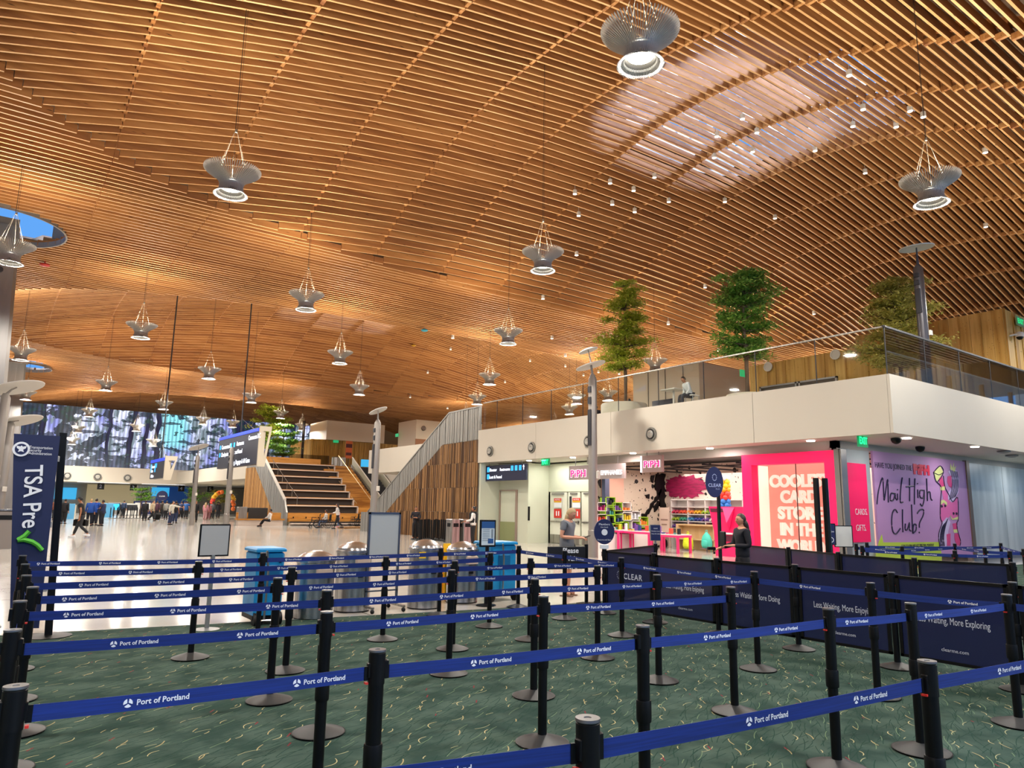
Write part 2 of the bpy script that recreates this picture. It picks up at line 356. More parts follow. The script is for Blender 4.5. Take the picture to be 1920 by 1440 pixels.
# roof deck above the slats, open at skylights and oculi
q=MB();G1=.75
ns=int(136/G1);ntt=int(125/G1);vid={}
for i in range(ns+1):
    for j in range(ntt+1):
        s=-24+G1*i;t=-12+G1*j;r=domeof(s,t);vid[i,j]=len(q.v);q.v.append((s,t,sad(t)+.37 if inocu(s,t,1.6) else (zs(s,t) if r is not None else sad(t)+.2)+.95))
for i in range(ns):
    for j in range(ntt):
        s=-24+G1*(i+.5);t=-12+G1*(j+.5)
        if insky(s,t) or inocu(s,t,.35): continue
        q.f.append((vid[i,j],vid[i+1,j],vid[i+1,j+1],vid[i,j+1]));q.mi.append(0)
struct('ceiling_deck',q,mat('roof_deck_panels','#6d5a48',.8,noise=((.5,2.6,1),'#4a3526',.12)))
# skylight shafts with glazing bars and daylight baffles
for k,(cs,ct) in enumerate(SKY):
    q=MB();P=[];n=40
    for i in range(n):
        a=2*PI*i/n;ca,sa=math.cos(a),math.sin(a)
        P.append((cs+5.75*math.copysign(abs(ca)**(2/3),ca),ct+5.15*math.copysign(abs(sa)**(2/3),sa)))
    v=[];f=[]
    for x,y in P: v.append((x,y,zs(x,y)+.6))
    for x,y in P: v.append((x,y,20.0))
    for i in range(n): j=(i+1)%n;f.append((i,j,n+j,n+i))
    q.add(v,f)
    struct('ceiling_skylight_shaft',q,mat('white_shaft','#e4e6ea',.7))
    q=MB()
    for i in range(-5,6):
        h=5.15*(max(0,1-abs(i*1.0/5.75)**3))**(1/3);q.box(cs+i-.035,cs+i+.035,ct-h,ct+h,20.1,20.35)
    for i in range(-4,5):
        h=5.75*(max(0,1-abs(i*1.1/5.15)**3))**(1/3);q.box(cs-h,cs+h,ct+i*1.1-.05,ct+i*1.1+.05,20.0,20.3)
    for i in range(-22,23): # white baffle fins under the glass
        y=ct+i*.33;
        if abs(i)>14: continue
        hh=5.6*(max(0,1-abs((y-ct)/5.15)**3))**(1/3)
        q.box(cs-hh,cs+hh,y-.07,y+.07,20.0,20.02)
    struct('ceiling_skylight_bars',q,mat('white_bars','#e8eaf0',.6))
    area('skylight_portal',(cs,ct,20.5),(0,0,0),11,10,1,portal=True)
for cs,ct in OCU:
    q=MB();n=40
    v=[(cs+RO*math.cos(2*PI*i/n),ct+RO*math.sin(2*PI*i/n),sad(ct)-.1) for i in range(n)]+[(cs+RO*math.cos(2*PI*i/n),ct+RO*math.sin(2*PI*i/n),sad(ct)+.16) for i in range(n)]
    v+=[(cs+(RO+.07)*math.cos(2*PI*i/n),ct+(RO+.07)*math.sin(2*PI*i/n),sad(ct)-.1) for i in range(n)]
    f=[(i,(i+1)%n,n+(i+1)%n,n+i) for i in range(n)]+[(i,2*n+i,2*n+(i+1)%n,(i+1)%n) for i in range(n)]
    q.add(v,f);a0=math.atan2(-.72,.42)
    for i in range(24): # unseen curved wall added above the opening to block the sun
        a,b_=a0-1.9+3.8*i/24,a0-1.9+3.8*(i+1)/24;q.quad((cs+3.2*math.cos(a),ct+3.2*math.sin(a),sad(ct)+.4),(cs+3.2*math.cos(b_),ct+3.2*math.sin(b_),sad(ct)+.4),(cs+3.2*math.cos(b_),ct+3.2*math.sin(b_),sad(ct)+6.5),(cs+3.2*math.cos(a),ct+3.2*math.sin(a),sad(ct)+6.5))
    struct('ceiling_oculus_ring',q,mat('taupe_ring','#7a6f66',.5))
# outer walls
q=MB();q.box(-24.2,-24,-18,122,0,16);struct('wall_left',q,WHITE)
q=MB();q.box(112,112.2,-18,122,0,18);struct('wall_right',q,WHITE)
q=MB();q.box(-24,112,-5.2,-5,13.0,19);q.box(-24,112,-5.2,-5,0,.5)
for i in range(23): x=-24+6*i;q.box(x-.12,x+.12,-5.3,-5,0,12.4)
q.box(-24,112,-5.1,-5,4.6,4.8);struct('wall_back',q,mat('facade_mullion','#9a7a5a',.5))
q=MB();q.box(-24,140,-34,-14,22,22.3);struct('ceiling_sun_blocker',q,WOODC)  # unseen slab added outside to keep the sun out of the back window
q=MB();q.box(-24,112,-5.12,-5.1,.5,13.0);struct('window_1',q,HGLASS)
for i in range(3): area('window_portal',(-9+30*i,-5.4,6.4),(PI/2,0,0),30,11.9,1,portal=True)
# ================================================================ MEZZANINE (its edges run along both axes)
ZS,ZD=3.8,5.42
q=MB();q.box(19.6,112,9.42,29.66,ZS+.02,ZD-.02)     # body
struct('wall_mezzanine_core',q,WHITE)
q=MB()
for (a,b) in ((9.42,13.7),(13.7,20.2),(20.2,25.0),(25.0,29.66)): q.box(19.52,19.6,a+.008,b-.008,ZS,ZD)
struct('wall_mezzanine_fascia',q,FASC)
q=MB();q.box(19.52,29,9.34,9.42,ZS,ZD);q.box(29.015,40,9.34,9.42,ZS,ZD);q.box(40.015,62,9.34,9.42,ZS,ZD)
struct('wall_mezzanine_fascia.001',q,FASC)
# bulkhead below the soffit, set back
q=MB();q.box(20.69,20.9,11.63,22.9,3.52,ZS+.05);q.box(20.69,60,11.63,11.85,3.6,ZS+.05)
struct('wall_bulkhead',q,mat('bulkhead_grey','#a8a49c',.5))
# floor of soffit is the core's underside; frosted glass wall beyond the poster
q=MB()
for i in range(9): q.box(29.75+3.2*i,29.75+3.2*i+3.17,11.63,11.7,.12,3.6)
struct('wall_frosted_glass',q,mat('frosted_glass_panel','#d2d8d5',.35,noise=((2.2,1,.35),'#aab4b3',.2)))
q=MB();q.box(29.4,60,11.6,11.72,0,.12);q.box(29.42,29.72,11.55,11.75,0,3.62);struct('trim_2',q,GREYM)
# shop room
SB=XT(1252,950,22.5).x
q=MB();q.box(SB,SB+.2,11.9,22.55,0,3.8);SPL=None
def splat_mat(name,base,ink,scale,thr):
    m=bpy.data.materials.new(name);m.use_nodes=True;N=m.node_tree.nodes;L=m.node_tree.links;b=N['Principled BSDF'];b.inputs['Roughness'].default_value=.6
    tc=N.new('ShaderNodeTexCoord');vs=[]
    for sc,th in ((scale,thr),(scale*2.7,thr*.8),(scale*.55,thr*1.15)):
        nz=N.new('ShaderNodeTexNoise');nz.inputs['Scale'].default_value=sc*2.2;mxv=N.new('ShaderNodeMixRGB');mxv.inputs[0].default_value=.12;L.new(tc.outputs['Object'],nz.inputs['Vector']);L.new(tc.outputs['Object'],mxv.inputs[1]);L.new(nz.outputs['Color'],mxv.inputs[2])
        vo=N.new('ShaderNodeTexVoronoi');vo.inputs['Scale'].default_value=sc;L.new(mxv.outputs[0],vo.inputs['Vector'])
        sp=N.new('ShaderNodeSeparateColor');L.new(vo.outputs['Color'],sp.inputs[0])
        r=N.new('ShaderNodeMath');r.operation='MULTIPLY';r.inputs[1].default_value=th;L.new(sp.outputs[0],r.inputs[0])
        lt=N.new('ShaderNodeMath');lt.operation='LESS_THAN';L.new(vo.outputs['Distance'],lt.inputs[0]);L.new(r.outputs[0],lt.inputs[1]);vs.append(lt.outputs[0])
    a=N.new('ShaderNodeMath');a.operation='MAXIMUM';L.new(vs[0],a.inputs[0]);L.new(vs[1],a.inputs[1]);c=N.new('ShaderNodeMath');c.operation='MAXIMUM';L.new(a.outputs[0],c.inputs[0]);L.new(vs[2],c.inputs[1])
    mx=N.new('ShaderNodeMixRGB');mx.inputs[1].default_value=lin(base);mx.inputs[2].default_value=lin(ink);L.new(c.outputs[0],mx.inputs[0]);L.new(mx.outputs[0],b.inputs['Base Color']);return m
SPW=splat_mat('white_wall_black_splatter','#ddc9bd','#0c0a0a',2.4,.26)
struct('wall_shop_back',q,SPW)
q=MB();q.box(20.95,SB,22.55,22.7,0,3.75);struct('wall_shop_left',q,splat_mat('beige_wall_black_splatter','#c9bba6','#0c0a0a',3.2,.34))
q=MB();q.box(21.2,XT(1170,950,22.5).x,22.5,22.56,0,3.1);struct('wall_shop_salmon',q,mat('salmon_panel','#e0b09a',.6))
q=MB();q.box(21,28.1,11.9,22.6,3.74,3.79);struct('ceiling_shop',q,BLACK)
q=MB()
for i in range(7): q.box(21.2,28,12.6+1.5*i,12.66+1.5*i,3.3,3.36)
for i in range(4): q.box(22+1.8*i,22.05+1.8*i,12,22.5,3.42,3.47)
for i in range(5): q.tube([(22.2+i*1.2,13+i*1.7,3.3),(23.4+i*1.0,13.5+i*1.7,3.72)],.03)
struct('ceiling_shop_rails',q,DARKM)
area('shop_ceiling_lamp',(24.4,17.0,3.25),(0,0,0),6,9,620,(1,.86,.8))
area('shop_front_lamp',(21.6,19.5,3.3),(0,0,0),1,5,60,(1,.85,.8))
# corridor with double doors, left of the shop
GW=mat('pale_green_white_wall','#cfd2bd',.55)
q=MB();q.box(22.1,22.2,22.7,27.1,0,3.75);q.box(22.0,22.1,XS(999,950,22.05).y,27.1,0,3.75);q.box(22.0,22.1,22.7,27.1,2.42,3.75)
struct('wall_corridor',q,GW)
q=MB();q.box(20.95,22.1,27.1,27.25,0,3.75);q.box(20.75,20.95,27.1,29.5,0,3.78);q.box(19.62,20.95,29.5,29.64,0,3.78);struct('wall_corridor_left',q,GW)
ya,yb=XS(938,950,20.72).y,XS(967,950,20.72).y;q=MB();q.box(20.72,20.745,yb,ya,.0,.95);struct('trim_3',q,mat('olive_door_panel','#8f9568',.5))
q=MB();q.box(20.68,20.75,ya,ya+.06,0,2.5);q.box(20.68,20.75,yb-.12,yb,0,2.5);q.box(20.68,20.75,yb,ya,2.44,2.5);struct('trim_5',q,mat('rose_metal','#a89488',.4,.4))
area('corridor_lamp',(21.3,25,3.7),(0,0,0),.6,3,70,(1,.98,.9))
for k,(a,b) in enumerate([(XS(u1,950,22.05).y,XS(u0,950,22.05).y) for u0,u1 in ((1000,1029),(1032,1064),(1066,1089),(1091,1112))]):
    q=MB();q.box(22.02,22.08,a+.02,b-.02,.02,2.4);d=struct(f'door_{k+1}',q,mat('white_door','#dfdfcf',.4))
    q=MB();q.box(21.96,22.02,a+.08,b-.08,1.0,1.06);q.box(21.97,22.02,a+.08,a+.16,.93,1.1);q.build('door_handle',STEEL,d)
    q=MB();q.box(21.99,22.02,a+.06,b-.06,.02,.42);q.build('kick_plate',STEEL,d)
    if k%2==0: q=MB();q.box(22.0,22.02,b-.26,b-.12,1.25,2.2);q.build('vision_pane',DARKM,d)
    q=MB();q.box(21.96,22.02,a+.2,b-.2,2.28,2.36);q.build('door_closer',GREYM,d)
# mezzanine glass balustrade
g=thing('glass_railing','clear glass balustrade along the long white mezzanine edge above the shops','railing',(19.75,19.5,ZD))
q=MB();e=[9.5,11.6,13.7,15.8,17.9,20,22.1,24.2,26.3,28.4,29.6]
for a,b in zip(e,e[1:]): q.box(0,.015,a+.01-19.5,b-.01-19.5,0,1.38)
q.build('glass_panes',HGLASS,g)
q=MB();q.box(-.02,.035,-10.05,10.1,1.38,1.42);q.build('top_rail',STEEL,g)
q=MB();
for a in e[1:-1]: q.box(-.006,.02,a-19.51,a-19.49,0,1.38)
q.box(-.03,.05,-10.05,10.1,0,.03);q.build('joint_strips',DARKM,g)
g=thing('glass_railing','clear glass balustrade on the short mezzanine edge at far right, mirroring blue daylight','railing',(40,9.5,ZD))
q=MB();e=[19.75+2.35*i for i in range(18)]
for a,b in zip(e,e[1:]): q.box(a+.01-40,b-.01-40,0,.015,0,1.38)
q.build('glass_panes',glass('reflective_glass',(.95,.97,1,1),4.0),g)
q=MB();q.box(-20.3,20,-.02,.04,1.38,1.43);q.build('top_rail',DARKM,g)
q=MB()
for a in e[:-1]: q.box(a-40.01,a-39.99,-.006,.02,0,1.38)
q.build('joint_strips',DARKM,g)
# ================================================================ PENDANTS
FIN=mat('lamp_fin_silver','#c9c8c4',.42,.3);DIFF=mat('lamp_diffuser','#ffffff',.5,emit='#fff6e4',es=14)
DIFF.cycles.emission_sampling='NONE'
def pendant_mesh(n=72):
    prof=[(.725,.36),(.66,.30),(.52,.205),(.40,.12),(.325,.03),(.30,-.07),(.31,-.17),(.36,-.27),(.44,-.335)]
    q=MB();th=.0065
    for i in range(n):
        a=2*PI*i/n;R=Matrix.Rotation(a,4,'Z');v=[];f=[]
        dep=[.07,.10,.10,.085,.06,.05,.05,.06,.05]
        for k,(r,z) in enumerate(prof):
            nx,nz=(0,-1) if k<3 else ((-.5,-.5) if k==3 else (-1,0))
            for (rr,zz) in ((r,z),(r-dep[k]*.9 if k>2 else r,z+(dep[k]*.55 if k<=2 else 0))):
                for s in (-th,th): v.append((rr,s,zz))
        for k in range(len(prof)-1):
            o=4*k;f+=[(o,o+1,o+5,o+4),(o+2,o+6,o+7,o+3),(o,o+4,o+6,o+2),(o+1,o+3,o+7,o+5)]
        q.add(v,f,None,R)
    return q
def make_pendant():
    t=thing('pendant_lamp','lamp','pendant lamp')
    pendant_mesh().build('fin_shade',FIN,t)
    q=MB();q.lathe([(.302,.0),(.27,.05),(.0,.05)],28);q.lathe([(.285,-.02),(.285,-.16),(.31,-.2)],28,cap=False);q.build('housing',FIN,t,True)
    q=MB();q.lathe([(.248,-.14),(.27,-.20),(.31,-.26),(.375,-.315),(.38,-.31),(.315,-.25),(.28,-.19),(.26,-.14)],36,cap=False);q.build('reflector_cone',mat('lamp_cone_dark','#55534f',.45,.4),t,True)
    q=MB();q.lathe([(.245,-.15),(.15,-.158),(.0,-.16)],28,cap=False);q.build('diffuser',DIFF,t,True)
    q=MB();q.lathe([(.27,.052),(.0,.056)],24,cap=False);q.build('upper_diffuser',mat('lamp_uplight_glow','#ffffff',.5,emit='#ffedc8',es=9),t)
    q=MB();
    for i in range(6): a=PI/3*i+.3;q.tube([(.42*math.cos(a),.42*math.sin(a),.22),(.03*math.cos(a),.03*math.sin(a),1.5)],.004,4)
    q.lathe([(.03,1.46),(.03,1.54)],8);q.build('suspension_wires',mat('steel_wire','#7d766a',.5,.5),t)
    q=MB();q.tube([(-.02,0,0),(-.02,0,1)],.009,4);q.tube([(.03,0,0),(.03,0,1)],.005,4);c=q.build('cable',CABLE,t);c.location=(0,0,1.5)
    area('down_light',(0,0,-.305),(0,0,0),.56,.56,LAMP_DOWN,(1,.945,.86),t,'DISK')
    area('up_light',(0,0,.30),(PI,0,0),.5,.5,LAMP_UP,(1,.86,.68),t,'DISK')
    return t
pend=[(1200,62),(436,322),(1743,338),(1018,474),(22,460),(575,553),(953,621),(266,610),(41,655),(638,661),(393,692),(200,716),(918,703),(674,724),(472,740),(308,754),(527,772),(895,743),(50,735),(168,769),(1228,676),(1140,735),(1081,742),(566,796),(148,800),(381,784),(257,797),(136,822),(437,790),(288,825)]
PL=['largest finned pendant lamp, at the top of the picture left of the skylight slats','second nearest finned pendant, upper left over the ceiling ridge','finned pendant hanging at right below the skylight, over the mezzanine glass','finned pendant in the middle of the picture, above the leftmost mezzanine tree','finned pendant cut by the left edge, in front of the big blue round roof opening','finned pendant above the distant skylight sliver','finned pendant left of the near mezzanine trees, above the twin disc street lamp','finned pendant at left, over the rounded end of the second ceiling vault','finned pendant at far left beside the tall steel column','finned pendant hanging just under the distant skylight sliver','finned pendant right of the long dark sign rod','finned pendant between the two left vault ends','finned pendant above the corner of the grey escalator guard','finned pendant directly above the slim light pole head','finned pendant over the overhead sign, left of the stair trees','finned pendant midway over the forest screen and overhead sign','finned pendant just above the bleacher trees','finned pendant touching the top corner of the grey escalator guard','finned pendant beside the second small roof opening at far left','finned pendant above the dark left part of the forest screen','finned pendant right of the leftmost mezzanine tree trunk','right one of the two pendants seen through the mezzanine glass','left one of the two pendants seen through the mezzanine glass','small finned pendant beside the tree trunk at the stair top','small pendant in front of the left dark trees of the forest screen','small pendant in front of the bright cyan part of the forest screen','small pendant at the upper edge of the forest screen, between trunks','small pendant low in front of the forest screen beside the security banner','small pendant partly behind the big overhead sign board','small pendant low in front of the forest screen centre']
base=None
allp=[]
for i,(u,v) in enumerate(pend):
    p=G(u,v,10.33)
    if p.y>90: p=XT(u,v,90-4*(i%3))
    allp.append((p.x,p.y,PL[i],p.z-.33))
xtra=[]
for (x,y) in ((-1.6,8.2),(4.2,-1.7),(14,-1.7),(24,-1.7),(28.4,7.5),(-6,-1.7),(40,27),(38,7.5),(50,27),(45,37),(40,46.5),(51,46.5),(36,57),(47,57),(42,66.5),(54,37),(60,57),(64,37),(74,37),(69,47),(80,47),(60,27),(72,57),(84,37),(58,76),(-8,18),(-10,37),(-8,57),(-5,76)):
    d_=Vector((x,y,10.2))-CAM;zz_=d_.dot(CF);uu_=960+FPX*d_.dot(CR)/zz_ if zz_>0 else -1;vv_=720-FPX*d_.dot(CU)/zz_ if zz_>0 else -1
    xtra.append((uu_ if (zz_>0 and 0<uu_<1920 and 0<vv_<1440) else None,x,y))
vis=sorted([k for k in xtra if k[0] is not None]);
for i_,(u_,x,y) in enumerate(vis): allp.append((x,y,f'distant finned pendant beyond the mezzanine rail, {ORD[i_]} from the left' if i_<12 else f'distant finned pendant beyond the mezzanine rail, {ORD[len(vis)-1-i_]} from the right'))
for u_,x,y in xtra:
    if u_ is None: allp.append((x,y,'finned pendant lamp of the same grid, hanging outside the picture'))
for pp_ in allp:
    x,y,lb=pp_[:3];pz_=pp_[3] if len(pp_)>3 else 10
    if base is None: o=base=make_pendant();o.location=(x,y,pz_);o['label']=lb;o['group']='finned pendant lamps hanging in a grid'
    else: o=dup(base,(x,y,pz_),0,lb)
    h=(zs(x,y)+.95 if domeof(x,y) is not None else sad(y)+1.15)-1.48-pz_
    for c in o.children:
        if c.name.startswith('cable'): c.scale=(1,1,h)
# small can lights under the slats
q=None
cans=[(1592,138),(1618,202),(1706,205),(1731,216),(1599,234),(1680,235),(1392,220),(1419,246),(1344,253),(1339,293),(1411,282),(1528,280),(1847,283),(1622,322),(1359,376),(1453,407),(1848,423),(1227,330),(1144,341),(1078,361),(1188,355),(1148,381),(1190,395),(1254,376),(1085,402),(1081,476),(1018,558),(1253,606),(1322,537),(1526,587),(1347,656),(849,632),(845,654),(802,698),(1035,633),(994,676),(1060,666),(1060,686),(947,716),(769,744),(839,765),(706,792),(653,807),(200,787),(415,786),(310,795),(140,783),(1122,697),(1161,700),(1094,703)]
CANM=mat('can_white','#c9c4ba',.4);CANE=mat('can_glow','#ffffff',.5,emit='#fff0da',es=7)
CANE.cycles.emission_sampling='NONE'
first=None
def hitc(u,v):
    d=ray(u,v);k=6.0
    while k<150:
        p=CAM+d*k
        if p.z>=zs(p.x,p.y)-.12: return p
        k+=.04
    return CAM+d*60
ci=0
def cname(u,v):
    up=[c for c in cans if (c[0]>960)==(u>960)]
    rk=sorted(up,key=lambda c:(c[1]//60,c[0]));bands=sorted(set(c[1]//60 for c in up));b=bands.index(v//60);row=sorted([c for c in up if c[1]//60==v//60]);i=row.index((u,v))
    return f'{ORD[i]} from the left in the {ORD[b]} {"right" if u>960 else "left"}-side row'
for (u,v) in cans:
    p=hitc(u,v)
    if p.y>100: continue
    if first is None:
        first=thing('can_light','c','ceiling light',group='small round can lights under the wooden slats')
        q=MB();q.lathe([(.1,-.0),(.1,.2),(.012,.2),(.012,.62)],14);q.build('can_housing',CANM,first,True)
        q=MB();q.lathe([(.093,-.008),(.0,-.01)],14);q.build('lens',CANE,first)
        o=first;o.location=(p.x,p.y,p.z-.08)
    else: o=dup(first,(p.x,p.y,p.z-.08),0,'c')
    where='over the skylight slats' if insky(p.x,p.y,.5) else ('just below the skylight' if v<480 and u>1000 else ('in the ceiling right of the distant pendants' if u>780 else 'in the far low ceiling'))
    o['label']='tiny can light, '+cname(u,v)
    ci+=1
# detectors on the ceiling
for (u,v,c,lb) in ((84,495,'#a3241c','small red round detector under the slats at left'),(796,618,'#1f7f94','small teal detector box hanging at the skylight sliver'),(776,647,'#b98a1c','small yellow detector hanging right of the skylight sliver')):
    p=hitc(u,v);q=MB();q.lathe([(.02,.3),(.03,.05),(.2,.0),(.24,-.06),(.15,-.12)],16)
    tag(q.build('ceiling_detector',mat('det'+c,c,.5),loc=p,smooth=True),lb,'detector')
# ================================================================ LIGHT POLES
DISC=mat('lamp_reflector_white','#d9d6cf',.4)
def light_pole(base,top,heads,label,r=.15,emit=False,sleeve=True,dark=False):
    t=thing('light_pole',label,'light pole',base,0,'grey light poles with tilted disc reflectors')
    H=top
    PM=mat('pole_grey','#8f8983',.4,.4) if not dark else mat('pole_dark','#4a484c',.35,.5)
    q=MB();q.lathe([(r*1.12,.0),(r*1.12,.9 if sleeve else .05),(r,.92 if sleeve else .07),(r,H*.62),(r*.97,H*.97),(r*.5,H),(0,H)],20);q.build('pole',PM,t,True)
    q=MB()
    for z0,z1 in ((H*.60,H*.80),(H*.83,H*.87),(H*.895,H*.93)):
        q.bbox(-r-.025,-r+.03,-r*.55,r*.55,z0,z1,.015)
    q.build('light_slot_covers',DARKM,t)
    q=MB();q.bbox(r*.1,r*1.0,-r-.06,-r+.01,H*.42,H*.46,.01);q.build('camera_box',WHITE,t)
    for k,(dx,dy,dz,R,tilt,az) in enumerate(heads):
        q=MB();q.tube([(0,0,H-.05),(dx*.5,dy*.5,H+dz*.6),(dx,dy,H+dz)],[.05,.03,.02],8);a=q.build('head_arm',PM,t)
        q=MB();M=T3(dx,dy,H+dz)@Matrix.Rotation(az,4,'Z')@Matrix.Rotation(tilt,4,'Y')
        q.lathe([(0,.06),(R*.6,.045),(R,.0),(R*.98,-.03),(R*.6,.0),(0,.015)],28,M);q.build('disc_reflector',DISC,a,True)
    return t
p=G(1112,1045);light_pole(p,6.4,[(-.05,.05,.33,.55,.28,2.4),(.06,.3,.95,.36,.3,2.4)],'tall grey light pole with two tilted discs, between queue and card shop',.155)
p=G(697,1020);light_pole(p,5.35,[(0,.02,.42,.42,.4,2.4)],'grey light pole with one tilted disc, in front of the escalator guard',.15)
p=XS(1735,668,22.7);light_pole(Vector((p.x,p.y,ZD)),3.9,[(-.1,-.05,.55,.5,-.1,0)],'dark grey light pole on the mezzanine, in front of the right tree',.15,sleeve=False,dark=True)
p=G(359,985);light_pole(p,5.0,[(0,0,.6,.7,.35,2.4)],'distant light pole with a disc, in front of the forest screen',.16)
p=G(423,990);light_pole(p,5.3,[],'distant light pole standing under the overhead sign board',.17)
p=XT(30,765,30.5);light_pole(Vector((p.x-.35,30.5,0)),5.3,[(.3,0,.25,.85,.3,2.6)],'light pole with a disc at the left edge, in front of the steel column',.17)
p=XT(35,815,33);light_pole(Vector((p.x-.3,33.,0)),4.55,[(.25,0,.05,.8,.3,2.6)],'farther light pole with a low disc, at the left edge above the banner',.16)
# ================================================================ STEEL COLUMNS
COLM=mat('column_steel','#8c8884',.35,.5,noise=((2,2,.4),'#7c7976',.2))
for k,(cx,cy) in enumerate(OCU[:2]):
    t=thing('steel_column',['tapered grey steel column at the left edge rising to the large round roof opening','tapered grey steel column behind the first, under the second roof opening'][k],'column',(cx,cy,0),0,'tapered steel columns under round roof openings')
    q=MB()
    prof=lambda w,z:[(-w,-.45,z),(w-.12,-.45,z),(w,-.3,z),(w,.45,z),(-w,.45,z)]
    v=prof(1.45-k*.3,0)+prof(1.25-k*.2,4)+prof(.85-k*.2,13.25);f=[(4,3,2,1,0),(10,11,12,13,14)]
    for a in (0,5):
        for i in range(5): j=(i+1)%5;f.append((a+i,a+j,a+5+j,a+5+i))
    q.add(v,f);q.build('shaft',COLM,t)
    q=MB();q.box(-.03,.03,-.5,-.44,.2,12.8);q.build('web_seam',GREYM,t)
    q=MB()
    for z in (11.2,):
        for x in (-.35,.35): q.add(*(lambda m:(m.v,m.f))(MB().lathe([(.12,0),(.12,.06)],12)),None,T3(x,-.5,z)@Matrix.Rotation(PI/2,4,'X'))
    q.build('bolt_covers',DARKM,t)
    q=MB();q.box(-.5,.8,-.3,.3,13.25,13.6);q.build('column_head',mat('column_head_dark','#6d655e',.5),t)
# ================================================================ TREES
def leafmat(name,a,b,c):
    m=bpy.data.materials.new(name);m.use_nodes=True;N=m.node_tree.nodes;L=m.node_tree.links;bs=N['Principled BSDF']
    g=N.new('ShaderNodeNewGeometry');cr=N.new('ShaderNodeValToRGB');e=cr.color_ramp.elements;e[0].color=lin(a);e[1].color=lin(c);k=e.new(.5);k.color=lin(b)
    L.new(g.outputs['Random Per Island'],cr.inputs[0]);L.new(cr.outputs[0],bs.inputs['Base Color']);bs.inputs['Roughness'].default_value=.5
    tr=N.new('ShaderNodeBsdfTranslucent');L.new(cr.outputs[0],tr.inputs[0]);ms=N.new('ShaderNodeMixShader');ms.inputs[0].default_value=.4;L.new(bs.outputs[0],ms.inputs[1]);L.new(tr.outputs[0],ms.inputs[2]);L.new(ms.outputs[0],N['Material Output'].inputs[0]);return m
BARK=mat('bark','#4e3c2c',.8,noise=((8,8,3),'#6b5846',.2))
def tree(name,label,base,h,trunk0,tiers,leafm,nleaf,seed,lsz=.075,cat='tree',group='indoor trees on the mezzanine'):
    rnd=random.Random(seed);t=thing(name,label,cat,base,0,group)
    q=MB();top=h*.93;q.tube([(0,0,0),(.03,.02,h*.3),(-.04,.03,h*.6),(.02,0,top)],[.09,.075,.05,.015],8);tips=[]
    for (z,r,nb,up) in tiers:
        for i in range(nb):
            a=rnd.uniform(0,2*PI);rr=r*rnd.uniform(.55,1.0);z0=z-up*rr*.6
            p0=Vector((0,0,z0));p2=Vector((rr*math.cos(a),rr*math.sin(a),z+rnd.uniform(-.12,.18)));p1=(p0+p2)/2+Vector((0,0,-.05*up))
            q.tube([p0,p1,p2],[.028,.018,.006],5)
            for k in range(5): f_=rnd.uniform(.3,1.05);tips.append((p0.lerp(p2,f_)+Vector((rnd.uniform(-.2,.2),rnd.uniform(-.2,.2),rnd.uniform(.0,.12))),r))
    q.build('trunk',BARK,t,True)
    q=MB();per=max(1,nleaf//len(tips))
    for (c,r) in tips:
        sz=.26*(r/1.2)**.5
        for _ in range(per):
            p=c+Vector((rnd.gauss(0,sz*.75),rnd.gauss(0,sz*.75),rnd.gauss(0,sz*.28)))
            a,b=rnd.uniform(0,2*PI),rnd.uniform(-.7,.7);s=lsz*rnd.uniform(.7,1.3)
            d=Vector((math.cos(a)*math.cos(b),math.sin(a)*math.cos(b),math.sin(b)))*s;e=Vector((-math.sin(a),math.cos(a),rnd.uniform(-.4,.4)))*s*.42
            q.add([p-d,p+e,p+d,p-e],[(0,1,2,3)])
    q.build('foliage',leafm,t)
    return t
LG=leafmat('leaf_yellow_green','#8fa82e','#b9c83e','#e2e070');LD=leafmat('leaf_deep_green','#4c8434','#74a844','#aac860');LY=leafmat('leaf_olive','#8f9040','#b4ae54','#d8cf7c')
T1=[(1.75,.75,7,.3),(2.15,1.05,9,.3),(2.6,1.1,9,.3),(3.0,1.0,8,.3),(3.5,.85,9,.4),(3.95,.75,8,.4),(4.35,.5,6,.4),(4.75,.25,4,.4)]
T2=[(1.5,.85,8,.3),(1.9,1.15,10,.3),(2.35,.9,9,.3),(2.75,.75,7,.3),(3.15,1.0,10,.3),(3.55,1.05,10,.2),(3.9,.8,8,.2)]
T3_=[(1.1,1.1,8,.3),(1.45,1.3,12,.2),(1.9,1.1,9,.3),(2.35,1.0,9,.3),(2.75,.95,9,.3),(3.1,.7,7,.3),(3.4,.4,4,.3)]
p=XS(1173,740,21.4);tree('indoor_tree','tall yellow-green indoor tree, leftmost of the three on the mezzanine',(p.x,p.y,ZD),6.1,1,[(z*1.22+.1,r*1.12,n,u) for z,r,n,u in T1],LG,17000,1,.07)
p=XS(1402,740,20.9);tree('indoor_tree','deep green indoor tree with two thick leaf tiers, middle of the mezzanine trees',(p.x,p.y,ZD),4.75,1,[(z*1.12,r*1.02,n,u) for z,r,n,u in T2],LD,17000,2,.07)
p=XS(1690,700,24.2);tree('indoor_tree','olive green spreading indoor tree behind the light pole, right of the mezzanine trees',(p.x,p.y,ZD),4.4,1,[(z*1.18,r*1.18,n,u) for z,r,n,u in T3_],LY,15000,3,.07)
p=XT(508,850,70);tree('indoor_tree','tall feathery green tree behind the stair top, beside the overhead sign',(p.x,71,5.2),6.4,1,[(2.0,1.3,6,.4),(2.6,1.6,7,.5),(3.3,1.9,8,.6),(4.0,2.0,9,.7),(4.7,1.8,9,.7),(5.3,1.5,7,.6),(5.8,.9,5,.5)],LG,9000,4,.13,group='trees at the top of the stairs')
